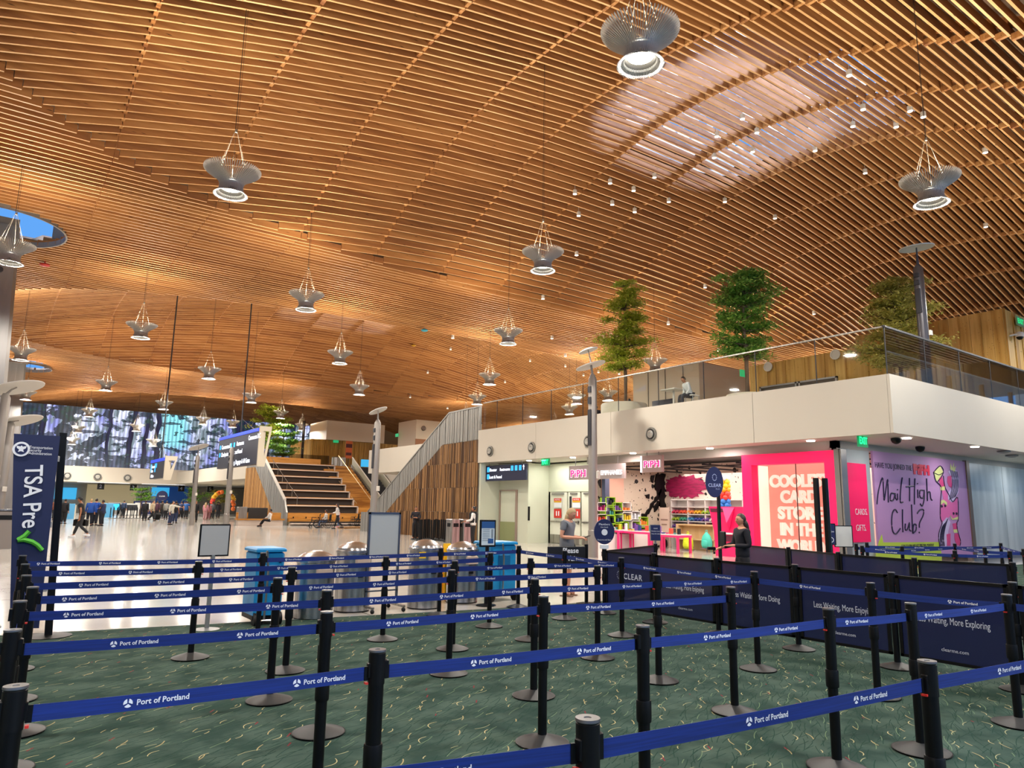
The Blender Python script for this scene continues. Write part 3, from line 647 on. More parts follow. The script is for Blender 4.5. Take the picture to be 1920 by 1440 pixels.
p=XT(533,860,68);tree('indoor_tree','lower drooping green tree right of the taller stair-top tree',(p.x,68.5,5.2),4.4,1,[(1.2,1.2,6,.4),(1.8,1.6,8,.5),(2.5,1.7,9,.6),(3.2,1.3,7,.6),(3.8,.8,4,.5)],LD,6500,5,.12,group='trees at the top of the stairs')
# planters
for (u,v,s,r,h,lb) in ((1170,752,21.4,.98,.62,'round cream planter under the leftmost mezzanine tree'),(1403,745,20.9,.75,.2,'low cream planter under the middle mezzanine tree'),(1690,708,24.2,.7,.2,'low cream planter under the right mezzanine tree')):
    p=XS(u,v,s);q=MB();q.lathe([(r*.93,0),(r,.06),(r,h-.05),(r*.96,h),(r*.85,h),(r*.83,h-.07),(0,h-.07)],36)
    tag(q.build('planter',CREAM,loc=(p.x,p.y if v!=740 else p.y,ZD),smooth=True),lb,'planter','round planters on the mezzanine')
# ================================================================ MEZZANINE ROOMS
OAK=wood('oak_board_wood','#a87c3a','#c49a4e','#d8b268',(6,6,.35),.5,True,.3)
def boards(q,axis,c,a,b,z0,z1,wd=.42,th=.06,sgn=-1):
    n=max(1,int(round((b-a)/wd)));w=(b-a)/n;rr=random.Random(int(a*10+c))
    for i in range(n):
        d=th*(.6+.4*rr.random())
        if axis=='s': q.box(c-d,c,a+w*i+.006,a+w*(i+1)-.006,z0,z1)
        else: q.box(a+w*i+.006,a+w*(i+1)-.006,c-d,c,z0,z1)
        if i%2==0:
            if axis=='s': q.box(c-th-.03,c,a+w*i-.02,a+w*i+.02,z0,z1)
            else: q.box(a+w*i-.02,a+w*i+.02,c-th-.03,c,z0,z1)
def pavilion(name,label,s0,s1,t0,t1,z0,z1,m,cl):
    t=thing(name,label,'wall block',((s0+s1)/2,(t0+t1)/2,z0));o=Vector(((s0+s1)/2,(t0+t1)/2,z0))
    q=MB();q.box(s0-o.x,s1-o.x,t0-o.y,t1-o.y,0,z1-z0);q.build('core',m,t)
    if cl:
        q=MB();boards(q,'s',s0-o.x,t0-o.y,t1-o.y,0,z1-z0);boards(q,'t',t0-o.y,s0-o.x,s1-o.x,0,z1-z0);q.build('vertical_boards',OAK,t)
    return t,o
t,o=pavilion('wood_clad_kiosk','low kiosk clad in vertical oak boards on the mezzanine, behind the middle and right trees',26,33.5,12.3,18.3,ZD,7.82,OAK,True)
q=MB();q.box(26-.12-o.x,26-.02-o.x,14.4-o.y,17.7-o.y,.0,1.35);q.build('counter_opening',mat('dark_glass_opening','#3b3226',.25),t)
q=MB();
for a in (14.35,15.9,16.05,17.7): q.box(26-.16-o.x,26-.02-o.x,a-o.y,a+.07-o.y,0,1.42)
q.box(26-.16-o.x,26-.02-o.x,14.35-o.y,17.77-o.y,1.35,1.42);q.build('opening_frame',GREYM,t)
for a in ((1567,665),(1441,688)):
    p=XS(a[0],a[1],25.9);q=MB();q.add(*(lambda m_:(m_.v,m_.f))(MB().lathe([(.2,0),(.2,.05),(.15,.06),(.15,.02)],24)),None,T3(p.x-o.x-.02,p.y-o.y,p.z-o.z)@Matrix.Rotation(-PI/2,4,'Y'));q.build('round_speaker',WHITE,t)
t,o=pavilion('wood_clad_tower','tall volume clad in vertical oak boards at the right edge of the mezzanine',33.5,46,11.2,17.5,ZD,10.2,OAK,True)
c=XS(1310,673,28)
t,o=pavilion('lift_lobby_box','cream boxed lobby behind the mezzanine glass, left of the middle tree',28,31.8,c.y,27.2,ZD,9.0,CREAM,False)
q=MB()
for a in (c.y+1.0,c.y+2.2,c.y+3.4): q.box(27.97-o.x,28-o.x,a-o.y,a+.02-o.y,0,3.5)
q.build('panel_joints',DARKM,t)
q=MB();q.box(27.93-o.x,27.99-o.x,c.y+1.6-o.y,c.y+3.1-o.y,.9,1.9);q.build('dark_screen',mat('dark_screen','#232a3a',.2),t)
q=MB();q.bbox(-.2,.2,-.03,.03,-.15,.15,.01);s=q.build('exit_sign',mat('exit_green','#0f5c3a',.4,emit='#1fae6c',es=.9),loc=XS(1393,700,26.0));tag(s,'small green exit sign beside the middle mezzanine tree trunk','exit sign')
# security camera and exit sign at the right edge
t=thing('security_camera','white dome security camera at the right edge above the mezzanine glass','camera',XT(1912,630,10.9))
q=MB();q.tube([(-.35,.3,.0),(-.2,.1,.05),(-.02,0,.05)],.04);q.build('bracket',WHITE,t);q=MB();q.lathe([(0,.2),(.14,.15),(.16,.02),(.16,-.04)],20);q.build('dome_housing',WHITE,t,True);q=MB();q.ball((0,0,-.04),.13,14,8);q.build('dark_dome',BLACK,t,True)
t=thing('exit_sign','edge-lit green exit sign at the right edge above the dome camera','exit sign',XT(1912,603,11.0))
q=MB();q.box(-.4,.4,-.02,.02,-.2,.2);q.build('acrylic_panel',mat('green_acrylic','#8fb98f',.2),t);q=MB();addtext(q,'EXIT',(-.3,-.03,-.1),'t',.3,.01);q.build('lettering',mat('exit_glow','#18a060',.4,emit='#20d080',es=1),t)
# soffit lights and vents
def vent(p,plane,r,label,grp):
    t=thing('round_vent',label,'vent',p,0,grp);R=Matrix.Rotation(-PI/2,4,'Y') if plane=='s' else Matrix.Rotation(PI/2,4,'X')
    q=MB();q.lathe([(r,-.02),(r,.03),(r*.78,.045),(r*.74,-.0)],32,R,cap=False);q.build('ring',mat('vent_grey','#77766f',.4,.3),t,True)
    q=MB();q.lathe([(r*.76,.0),(0,.001)],32,R);q.build('throat',DARKM,t)
    q=MB();q.lathe([(r*.5,.0),(r*.58,.07),(r*.4,.1),(0,.06)],28,R);q.build('nozzle',mat('vent_nozzle','#a5a39b',.4),t,True)
for i,(u,v) in enumerate(((919,846),(997,839),(1103,828),(1221,814))):
    p=XS(u,v,19.5);vent(p,'s',.25,f'round grey air vent in the white mezzanine fascia, {ORD[i]} from the stairs end','round air vents in the mezzanine fascia')
DL=mat('downlight_glow','#ffffff',.5,emit='#fff4ea',es=9);DL.cycles.emission_sampling='NONE'
for i,(u,v) in enumerate(((992,864),(1074,858),(1187,850),(1331,841),(1520,827),(1700,822),(1828,838),(1742,855),(1790,860),(1633,843))):
    p=G(u,v,ZS);q=MB();q.lathe([(.12,-.015),(.12,.01),(.1,.01),(.1,-.008),(0,-.008)],20)
    o=tag(q.build('recessed_downlight',DL,loc=(p.x,p.y,ZS)),f'small recessed downlight in the mezzanine soffit, {ORD[i]} from the stairs end' if i<6 else f'small recessed downlight above the pink poster, number {ORD[i-6]} from the left','downlight','recessed downlights in the mezzanine soffit')
for (x,y,pw,c) in ((20.1,25,30,(1,.9,.75)),(20.1,20,40,(1,.75,.72)),(20.1,15.5,40,(1,.7,.7)),(22,10.4,40,(1,.93,.85)),(27,10.4,40,(1,.95,.9)),(33,10.4,40,(.95,.97,1))):
    area('soffit_downlight',(x,y,3.77),(0,0,0),.3,.3,pw,c)
for i,(u,v) in enumerate(((1680,822),(1725,838))):
    p=G(u,v,ZS);q=MB();q.lathe([(.14,0),(.14,-.05),(.11,-.12),(.05,-.16),(0,-.17)],20);tag(q.build('ceiling_camera',BLACK,loc=(p.x,p.y,ZS),smooth=True),['black dome camera under the mezzanine corner','dark dome camera under the soffit right of the corner camera'][i],'camera','dome cameras under the mezzanine')
for i,(u,v) in enumerate(((1882,846),(1897,854))):
    p=G(u,v,ZS);q=MB();q.lathe([(.2,0),(.2,-.03),(.1,-.07),(0,-.08)],20);tag(q.build('soffit_detector',GREYM,loc=(p.x,p.y,ZS),smooth=True),['grey round detector under the soffit at the far right, upper one','grey round detector under the soffit at the far right, lower one'][i],'detector','detectors under the soffit')
# ================================================================ ESCALATOR GUARD BESIDE THE MEZZANINE
GUARD=mat('pleated_grey_metal','#9c9a94',.4,.55)
def slats_wall(q,axis,c,top,bot,a,b,pitch,th,prng):
    x=a
    while x<b-1e-6:
        x2=min(b,x+pitch);zt0,zt1=top(x),top(x2);zb0,zb1=bot(x),bot(x2);d=th*(.5+.5*prng.random());w=(x2-x)*.12
        if zt0>zb0+.02:
            q.slab([(x+w,zb0),(x2-w,zb1),(x2-w,zt1),(x+w,zt0)],axis,c-d,c)
        x=x2
def lerp_pts(pts):
    def f(x):
        if x<=pts[0][0]: return pts[0][1]
        for (a,za),(b,zb) in zip(pts,pts[1:]):
            if x<=b: return za+(zb-za)*(x-a)/(b-a)
        return pts[-1][1]
    return f
WALN=wood('brown_slat_wood','#4d3420','#70502f','#977046',(9,9,.6),.55,True,.6)
t=thing('escalator_enclosure','escalator side with pleated grey guard over brown wooden slats, left of the mezzanine','escalator',(19.6,36,0))
topf=lerp_pts([(29.66,6.62),(32.6,6.58),(42.2,1.2),(43.2,1.2)]);kn=lerp_pts([(29.66,4.98),(33.2,4.92),(41.9,-.05),(43.2,-.05)])
q=MB();rg=random.Random(3);slats_wall(q,'s',0,lambda x:topf(x+36),lambda x:max(0,kn(x+36)),29.66-36,43.2-36,.15,.06,rg);q.box(0,.12,-6.3,-6.25,0,6.6)
q.slab([(29.67-36,0.02),(43.2-36,.02),(43.2-36,1.2),(42.2-36,1.2),(32.6-36,6.56),(29.67-36,6.6)],'s',.0,.08);q.build('pleated_guard',GUARD,t)
q=MB()
for (z0,z1) in ((0,1.35),(1.36,2.6),(2.61,3.85),(3.86,6)):
    slats_wall(q,'s',-.0,lambda x,z1=z1:min(z1,kn(x+36)-.02),lambda x,z0=z0:z0,29.7-36,42-36,.085,.075,rg)
q.build('wooden_slats',WALN,t)
q=MB();q.slab([(32.6-36,6.56),(42.2-36,1.2),(42.2-36,1.26),(32.6-36,6.63)],'s',-.08,.1);q.slab([(29.66-36,6.6),(32.6-36,6.56),(32.6-36,6.63),(29.66-36,6.67)],'s',-.08,.1);q.build('cap_rail',GUARD,t)
# the escalator itself, behind the guard, running up toward the mezzanine
def escalator(name,label,s0,s1,tb,tt,z1,cream):
    t=thing(name,label,'escalator',((s0+s1)/2,tb,0),0,'escalators behind the bleachers');w=(s1-s0)/2;L=tt-tb
    q=MB();n=22
    for i in range(n): y=L*i/n;z=z1*i/n;q.box(-w+.25,w-.25,min(y,y+L/n),max(y,y+L/n),max(0,z-.5),z+z1/n)
    q.build('steps',DARKM,t)
    for sx in (-w+.12,w-.12):
        q=MB();q.slab([(0,0),(L,z1),(L,z1+.9),(0,.95)],'s',sx-.02,sx+.02);b=q.build('balustrade',mat('escalator_side_cream','#b9b6a0',.3,.2),t)
        q=MB();q.tube([(sx,-.3,.5),(sx,-.35,.9),(sx,0,1.0),(sx,L,z1+.95)],.05,8);q.build('handrail',WHITE if cream else DARKM,b)
    q=MB()
    for sx in (-w,w-.06): q.slab([(-.6,0),(L,0),(L,z1+.25),(0,.3),(-.6,.3)],'s',sx,sx+.06)
    q.build('skirt_cladding',GUARD,t)
escalator('escalator','steep escalator with pale sides rising behind the slim light pole',27.9,30.1,55.5,64.5,5.2,True)
q=MB();escalator('escalator','escalator hidden behind the tall grey guard beside the mezzanine',20.1,21.9,43,32.8,5.3,False)
# ================================================================ BLEACHER STAIRS
STP=wood('stair_fir_wood','#8d5a22','#b27a34','#cb9448',(.5,9,9),.5,True,.4)
EDGE=mat('pale_seat_edge','#cdbcae',.5);DRKR=mat('dark_seat_riser','#2b2019',.7)
B0,B1,T0,T1_=18.75,24.7,55.0,64.0;DK=5.2
t=thing('bleacher_stairs','broad wooden bleacher stairs with dark-backed seats, centre background','stairs',((B0+B1)/2,T0,0))
ox,oy=(B0+B1)/2,T0;N=7;z=.95;dz=(DK-.95)/N;dt=(T1_-T0)/N
for i in range(N):
    y0=i*dt;zz=.95+dz*(i+1)
    sr=-1.05+i*.16
    q=MB();q.box(B0-ox,B1-ox+sr+.9,y0+.25,y0+dt+.25,zz-dz,zz-.08);q.build('riser',DRKR,t)
    q=MB();q.box(B0-ox,B1-ox+sr+1.0,y0,y0+dt+.22,zz-.1,zz-.02);q.box(B1-ox+sr+.92,B1-ox+sr+1.0,y0,y0+.3,zz-dz,zz-.02);q.build('seat_edge',EDGE,t)
    q=MB();q.box(B0-ox+.02,B1-ox+sr+.9,y0+.1,y0+dt+.2,zz-.02,zz+.02);q.build('seat_boards',STP,t)
q=MB();q.box(B0-ox,B1-ox,-.3,.3,.35,.95);q.box(B0-ox,27.6-ox,-.8,-.3,.28,.5);q.box(B0-ox,24.7-ox,9.05,9.5,DK-.15,DK+.55);q.build('front_wall',STP,t)
q=MB();q.box(B0-ox,27.8-ox,-1.25,-.8,.12,.2);q.box(B0-ox,27.8-ox,-.9,-.6,.0,.12);q.build('floor_plinth',EDGE,t)
q=MB();q.box(B0-ox,B1-ox,-1.0,-.85,.2,.32);q.build('toe_strip',DRKR,t)
q=MB();
for k in range(6): a=(k*1.0+.4);q.box(B0-ox+a,B0-ox+a+.08,-.34,-.3,.55,.66)
q.build('outlets',BLACK,t)
n=28;q=MB()
for i in range(n): q.box(B1-ox-.1,27.4-ox,9*i/n-.3,9.2,.15+(DK-.15)*i/n,.15+(DK-.15)*(i+1)/n)
q.build('side_steps',STP,t)
def rail(par,pts,r,name,h=.95,col=mat('bronze_rail','#c9a777',.35,.5)):
    q=MB();q.tube(pts,r,6)
    return q.build(name,col,par)
rail(t,[(B1-ox+1.7,-.1,1.2),(B1-ox+1.7,9.0,DK+1.0)],.035,'handrail')
for k in range(3): rail(t,[(B1-ox+.3,1.2+2.9*k,1.75+1.4*k),(B1-ox+.3,2.3+2.9*k,2.3+1.4*k)],.03,'handrail')
q=MB()
for k in range(7): q.tube([(B0-ox+.9,.4+dt*k,.95+dz*k+.2),(B0-ox+.9,.4+dt*k,.95+dz*k+1.3)],.02,5)
q.tube([(B0-ox+.9,.2,2.1),(B0-ox+.9,.2+dt*6,2.1+dz*6)],.02,5);q.build('left_rail',STEEL,t)
# left flank of the stairs
t=thing('stair_flank','left stair flank, pleated grey guard over vertical wooden slats','stair side wall',(18.6,60,0))
tf=lerp_pts([(54.6,1.0),(55.2,1.9),(62.6,6.3),(66,6.3)]);kb=lerp_pts([(56.4,0),(63.4,4.75),(66,4.75)])
q=MB();slats_wall(q,'s',0,lambda x:tf(x+60),lambda x:max(0,kb(x+60)),54.6-60,66-60,.2,.05,rg);q.slab([(54.6-60,0),(66-60,0),(66-60,6.3),(62.6-60,6.3),(55.2-60,1.9),(54.6-60,1)],'s',0,.1);q.build('pleated_guard',GUARD,t)
q=MB();slats_wall(q,'s',0,lambda x:max(0.0,kb(x+60)-.02),lambda x:0,56.4-60,66-60,.12,.07,rg);q.build('wooden_slats',wood('honey_slat_wood','#8a6030','#a97a42','#bf9154',(9,9,.6),.55,True,.5),t)
q=MB();q.slab([(55.2-60,1.9),(62.6-60,6.3),(62.6-60,6.4),(55.2-60,2.0)],'s',-.1,.12);q.build('cap_rail',mat('pale_cap','#c8c2b8',.4,.3),t)
# deck above the stairs and rooms behind it
q=MB();q.box(18.6,112,64.2,96,3.8,DK);q.box(30.2,112,46,64.2,3.8,DK);struct('wall_upper_deck',q,FASC)
q=MB();q.box(21.2,112,29.66,46,3.8,5.4);struct('wall_upper_deck.001',q,FASC)
t,o=pavilion('wood_clad_room','room clad in narrow vertical boards behind the top of the stairs',27.2,40,73.5,80,DK,8.5,OAK,False)
q=MB();r2=random.Random(5)
for i in range(70): q.box(27.2-o.x+i*.183,27.2-o.x+i*.183+.15,73.5-o.y-.05-.05*r2.random(),73.5-o.y,0,3.25)
for i in range(34): q.box(27.2-o.x-.05-.05*r2.random(),27.2-o.x,73.5-o.y+i*.19,73.5-o.y+i*.19+.15,0,3.25)
q.build('narrow_boards',wood('pale_board_wood','#8d6a30','#a8833f','#b99550',(8,8,.4),.55,True,.3),t)
q=MB();q.box(-.7,.5,-3.4,-3.32,.6,1.4);q.build('wall_screen',mat('cyan_screen','#2a9fd8',.3,emit='#3ab4ee',es=.8),t)
t,o=pavilion('white_roof_box','plain white box on top of the board-clad room, upper background',28.6,35.4,73,78,8.5,10.55,mat('white_box_paint','#d9d2c4',.6),False)
c=XS(781,785,30.6)
t,o=pavilion('white_lift_shaft','white boxed lift shaft right of the stairs with a green exit sign',30.6,36.5,c.y,60.2,DK,9.35,CREAM,False)
q=MB();q.box(30.55-o.x,36-o.x,c.y-.06-o.y,c.y-.01-o.y,.3,2.4);q.build('brown_panel',mat('brown_panel','#8a5a33',.5),t)
p=XT(794,803,c.y-.05);q=MB();q.add(*(lambda m_:(m_.v,m_.f))(MB().lathe([(.22,0),(.22,.05),(0,.02)],16)),None,T3(p.x-o.x,c.y-.06-o.y,p.z-o.z)@Matrix.Rotation(PI/2,4,'X'));q.build('round_speaker',mat('brownish','#6f6258',.5),t)
for (u,v,s_) in ((744,816,30.3),):
    p=XS(u,v,s_);q=MB();q.box(0,.05,-.3,.3,-.15,.15);tag(q.build('exit_sign',_M['exit_green'],loc=p),'small glowing green exit sign on the white lift shaft','exit sign')
p=XT(630,827,73.2);q=MB();q.box(-.3,.3,0,.05,-.18,.18);tag(q.build('exit_sign',_M['exit_green'],loc=p),'small green exit sign on the board-clad room','exit sign')
t=thing('banner_stand','narrow stand with orange and dark posters before the board-clad room','poster stand',XT(652,880,70))
t.location.z=DK;q=MB();q.box(-.35,.35,-.03,.03,1.2,3.0);q.build('poster_panel',mat('orange_print','#cf6a3c',.5),t);q=MB();q.box(-.34,.34,-.035,-.03,2.3,2.7);q.box(-.3,.3,-.035,-.03,1.5,1.8);q.build('dark_print',mat('maroon_print','#4a1f2a',.5),t);q=MB();q.box(-.04,.04,-.02,.02,0,1.2);q.box(-.3,.3,-.2,.2,0,.03);q.build('stand_leg',DARKM,t)
for k,(u,v) in enumerate(((629,875),(640,872))):
    p=XT(u,v,69);q=MB();q.lathe([(.42,0),(.42,1.15),(.36,1.2),(0,1.2)],18);tag(q.build('litter_bin',STEEL,loc=(p.x,69,DK),smooth=True),['round steel bin at the stair head, left of a pair','round steel bin at the stair head, right of a pair'][k],'bin','steel bins at the stair head')
# dark pole by the stair top trees
p=XT(566,860,69);q=MB();q.lathe([(.14,0),(.14,4.6)],10);tag(q.build('dark_post',mat('dark_brown_post','#2f241d',.5),loc=(p.x,69,DK)),'dark post standing between the stair-top trees and the board-clad room','post')
q=MB();q.box(19.4,26.5,66.6,66.65,0,1.1);tag(q.build('glass_screen',glass('dim_glass',(.6,.6,.62,1),.8),loc=(0,0,DK)),'glass screen at the stair head in front of the trees','railing')
# curved bench plinths on the floor near the stairs
p=G(640,998)
q=MB();q.prism([(-1.6,-1.5),(1.7,-.2),(1.9,.25),(-.2,.5),(-1.5,-.3)],.0,.12);tag(q.build('floor_plinth',wood('plinth_wood','#7d5a3a','#96704a','#a8835c',(.5,9,9)),loc=(21.5,48.2,0)),'low curved timber plinth on the floor before the stairs','plinth')
# ================================================================ FAR HALL
def forest_mat():
    m=bpy.data.materials.new('forest_screen_image');m.use_nodes=True;N=m.node_tree.nodes;L=m.node_tree.links;b=N['Principled BSDF']
    b.inputs['Base Color'].default_value=(.01,.01,.01,1);b.inputs['Roughness'].default_value=.4
    def mth(op,a,b_=None,c=None,clamp=False):
        q=N.new('ShaderNodeMath');q.operation=op;q.use_clamp=clamp
        for i,x in enumerate((a,b_,c)):
            if x is None: continue
            if isinstance(x,(int,float)): q.inputs[i].default_value=x
            else: L.new(x,q.inputs[i])
        return q.outputs[0]
    tc=N.new('ShaderNodeTexCoord')
    def nz(sc,s,det=4,off=0):
        mp=N.new('ShaderNodeMapping');mp.inputs['Scale'].default_value=sc;mp.inputs['Location'].default_value=(off,0,off);L.new(tc.outputs['Object'],mp.inputs[0]);q=N.new('ShaderNodeTexNoise');q.inputs['Scale'].default_value=s;q.inputs['Detail'].default_value=det;L.new(mp.outputs[0],q.inputs['Vector']);return q.outputs['Fac']
    def mix(f,a,c):
        q=N.new('ShaderNodeMixRGB');L.new(f,q.inputs[0])
        for i,x in ((1,a),(2,c)):
            if isinstance(x,str): q.inputs[i].default_value=lin(x)
            else: L.new(x,q.inputs[i])
        return q.outputs[0]
    def ramp(f,a,b_):
        q=N.new('ShaderNodeMapRange');q.inputs['From Min'].default_value=a;q.inputs['From Max'].default_value=b_;L.new(f,q.inputs[0]);return q.outputs[0]
    col=mix(ramp(nz((1,1,.4),.5),.42,.6),'#7f86c8','#dfe6ff')
    col=mix(ramp(nz((1,1,.35),1.6,6,3),.48,.58),col,'#6f7f8a')
    sp=N.new('ShaderNodeSeparateXYZ');L.new(tc.outputs['Object'],sp.inputs[0]);x=sp.outputs[0];z=sp.outputs[2]
    warp=mth('MULTIPLY',mth('SUBTRACT',nz((1,1,1),.25,2,5),.5),1.6)
    cy=mth('MULTIPLY',ramp(mth('ABSOLUTE',mth('SUBTRACT',x,18.0)),2.2,.8),ramp(z,7.5,9));col=mix(cy,col,'#86d8e6')
    for (tx,w_) in ((10.9,.18),(13.3,.28),(14.9,.2),(16.0,.28),(26.6,1.15),(33,.35),(4.2,.3),(38,.5)):
        d=mth('ABSOLUTE',mth('SUBTRACT',mth('ADD',x,warp),tx));col=mix(mth('LESS_THAN',d,w_),col,'#141a3c')
    left=mth('MULTIPLY',ramp(x,13,5),1.0);dark=mth('GREATER_THAN',mth('ADD',nz((1,1,1),.55,8,9),mth('MULTIPLY',left,.14)),.60);col=mix(mth('MULTIPLY',dark,.92),col,'#0f2432')
    top=ramp(z,8.8,11.5);d2=mth('GREATER_THAN',mth('ADD',nz((1.2,1,1.6),.9,8,13),mth('MULTIPLY',top,.05)),.63);col=mix(mth('MULTIPLY',d2,.85),col,'#1d3d3a')
    bot=ramp(z,7.0,5.6);d3=mth('GREATER_THAN',mth('ADD',nz((.5,1,2.2),.9,7,21),mth('MULTIPLY',bot,.22)),.58);col=mix(mth('MULTIPLY',d3,.85),col,'#12263a')
    st_=mth('ADD',.72,mth('MULTIPLY',mth('SINE',mth('MULTIPLY',x,14.)),.28))
    mu=N.new('ShaderNodeMixRGB');mu.blend_type='MULTIPLY';mu.inputs[0].default_value=1;L.new(col,mu.inputs[1]);L.new(st_,mu.inputs[2])
    L.new(mu.outputs[0],b.inputs['Emission Color']);b.inputs['Emission Strength'].default_value=1.7;m.cycles.emission_sampling='NONE';return m
q=MB();q.box(-10,45,96.4,96.6,5.5,12.4);tag(q.build('video_wall',forest_mat()),'long glowing video wall showing a blue forest, far background','video wall')
q=MB();q.box(45,112,96.4,97,5.3,13.5);struct('wall_far_upper',q,mat('warm_plaster','#a58a68',.7))
q2=MB();q2.box(-14,24.3,95.6,96.3,3.72,5.5);q2.box(24.3,24.6,75,95.6,3.72,5.5);struct('wall_far_fascia',q2,FASC)
q=MB();q.box(-14,60,118,118.3,0,13);struct('wall_far',q,mat('far_wall_paint','#b4ad9e',.7))
q=MB();q.box(-14,60,96.3,118,3.9,4.1);struct('ceiling_far_hall',q,mat('far_ceiling','#a8a59c',.6))
q=MB();q.box(24.35,60,80,80.2,0,3.7);q.box(25.5,26,75.5,80,0,3.7);struct('wall_far_shop',q,mat('warm_shop_wall','#d9c8a4',.6))
for i,(a,b) in enumerate(((-5,1.2),(2.0,7.2),(8.8,14.5),(16,21))):
    q=MB();q.box(a,b,97.5,103,3.84,3.89);tag(q.build('ceiling_light_panel',mat('panel_glow','#ffffff',.5,emit='#f4f7ff',es=2.2)),f'wide bright ceiling light panel over the checkpoint, {ORD[i]} from the left','ceiling light','light panels over the checkpoint')
for x in (-2,6,14,22): area('checkpoint_lamp',(x,104,3.8),(0,0,0),6,9,330,(1,.97,.92))
area('far_shop_lamp',(25.0,85,3.6),(0,0,0),1,9,420,(1,.9,.75))
# far vents
for i,(u,v) in enumerate(((126,892),(183,894),(239,896),(344,899))): vent(XT(u,v,95.5),'t',.42,f'dark round vent in the far white fascia under the video wall, {ORD[i]} from the left','round vents in the far fascia')
for i,(u,v) in enumerate(((414,900),(427,900),(441,898),(456,897))): vent(XS(u,v,24.25),'s',.42,f'narrow-looking round vent in the receding far fascia, {ORD[i]} from the left','round vents in the receding far fascia')
# lane number signs
for (u,v,nn) in ((189,912,'2'),(250,914,'3'),(340,916,'4'),(394,917,'5')):
    p=XT(u,v,97);t=thing('lane_sign',f'black hanging lane sign with the number {nn}','sign',p,0,'hanging lane number signs');q=MB();q.box(-.36,.36,-.05,.05,-.36,.36);q.build('board',BLACK,t)
    q=MB();addtext(q,nn,(-.16,-.06,-.18),'t',.55,.01);q.build('lettering',mat('dim_lettering','#8d94a8',.5),t);q=MB();q.tube([(-.2,0,.36),(-.2,0,3.9-p.z)],.015,4);q.tube([(.2,0,.36),(.2,0,3.9-p.z)],.015,4);q.build('hangers',BLACK,t)
# checkpoint equipment
LB=mat('light_blue_panel','#4f9fcf',.5);
def sbox(name,lb,cat,u,v,w_,h_,d_,m,scr=None,grp=None,z=0):
    p=G(u,v);p=p if p.y<108 else XT(u,v,103+(u%4)*1.3);t=thing(name,lb,cat,(p.x,p.y,z),0,grp);q=MB();q.bbox(-w_/2,w_/2,-d_/2,d_/2,0,h_,.02);q.build('body',m,t)
    if scr:
        q=MB();q.box(-w_*.4,w_*.4,-d_/2-.02,-d_/2,h_*.35,h_*.88);q.build('face_panel',scr,t)
    return t
SCR=_M['cyan_screen']
for k,(u,v,w_,h_,m,scr,lb) in enumerate(((124,973,.9,1.2,LB,None,'light blue bin cart beside the dark banner pole'),(200,970,.75,1.25,LB,None,'light blue bin cart right of the uniformed group'),(133,972,.5,1.1,CREAM,None,'pale waste bin behind the walking man'),(259,955,1.0,1.5,NAVY,WHITE,'dark checkpoint podium with white panel, left of the lane'),(273,955,1.0,1.5,NAVY,WHITE,'dark checkpoint podium with white panel, right of the lane'),(240,960,2.0,1.2,WHITE,DARKM,'white checkpoint desk behind the belts'),(212,962,1.2,1.3,GREYM,SCR,'grey checkpoint console with small blue screen'))):
    sbox('checkpoint_cart' if k<3 else 'checkpoint_podium',lb,'cart' if k<3 else 'podium',u,v,w_*1.2,h_*1.1,.6,m,scr,'checkpoint equipment in the far hall')
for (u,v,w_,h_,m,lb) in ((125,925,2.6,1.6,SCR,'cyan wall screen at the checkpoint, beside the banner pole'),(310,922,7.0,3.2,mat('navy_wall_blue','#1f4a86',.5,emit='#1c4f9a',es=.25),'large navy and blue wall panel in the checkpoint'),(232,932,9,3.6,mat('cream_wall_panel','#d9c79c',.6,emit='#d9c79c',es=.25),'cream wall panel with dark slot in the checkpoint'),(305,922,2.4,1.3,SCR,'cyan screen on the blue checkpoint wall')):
    p=XT(u,v,116);dd=.1 if w_>3 else .25;q=MB();q.box(-w_/2,w_/2,-dd,0,-h_/2,h_/2);tag(q.build('wall_panel',m,loc=(p.x,117.9,max(p.z,h_/2+.3))),lb,'wall panel')
p=XT(304,930,94);t=thing('round_sign','round navy sign on a post at the checkpoint','sign',(p.x,94,0));q=MB();q.add(*(lambda m_:(m_.v,m_.f))(MB().lathe([(.62,0),(.62,.06)],24)),None,T3(0,0,p.z)@Matrix.Rotation(PI/2,4,'X'));q.build('disc',NAVY,t);q=MB();q.tube([(0,0,0),(0,0,p.z-.5)],.05);q.build('post',BLACK,t);q=MB();addtext(q,'CLEAR',(-.35,-.08,p.z-.1),'t',.22,.004);q.build('lettering',WHT,t)
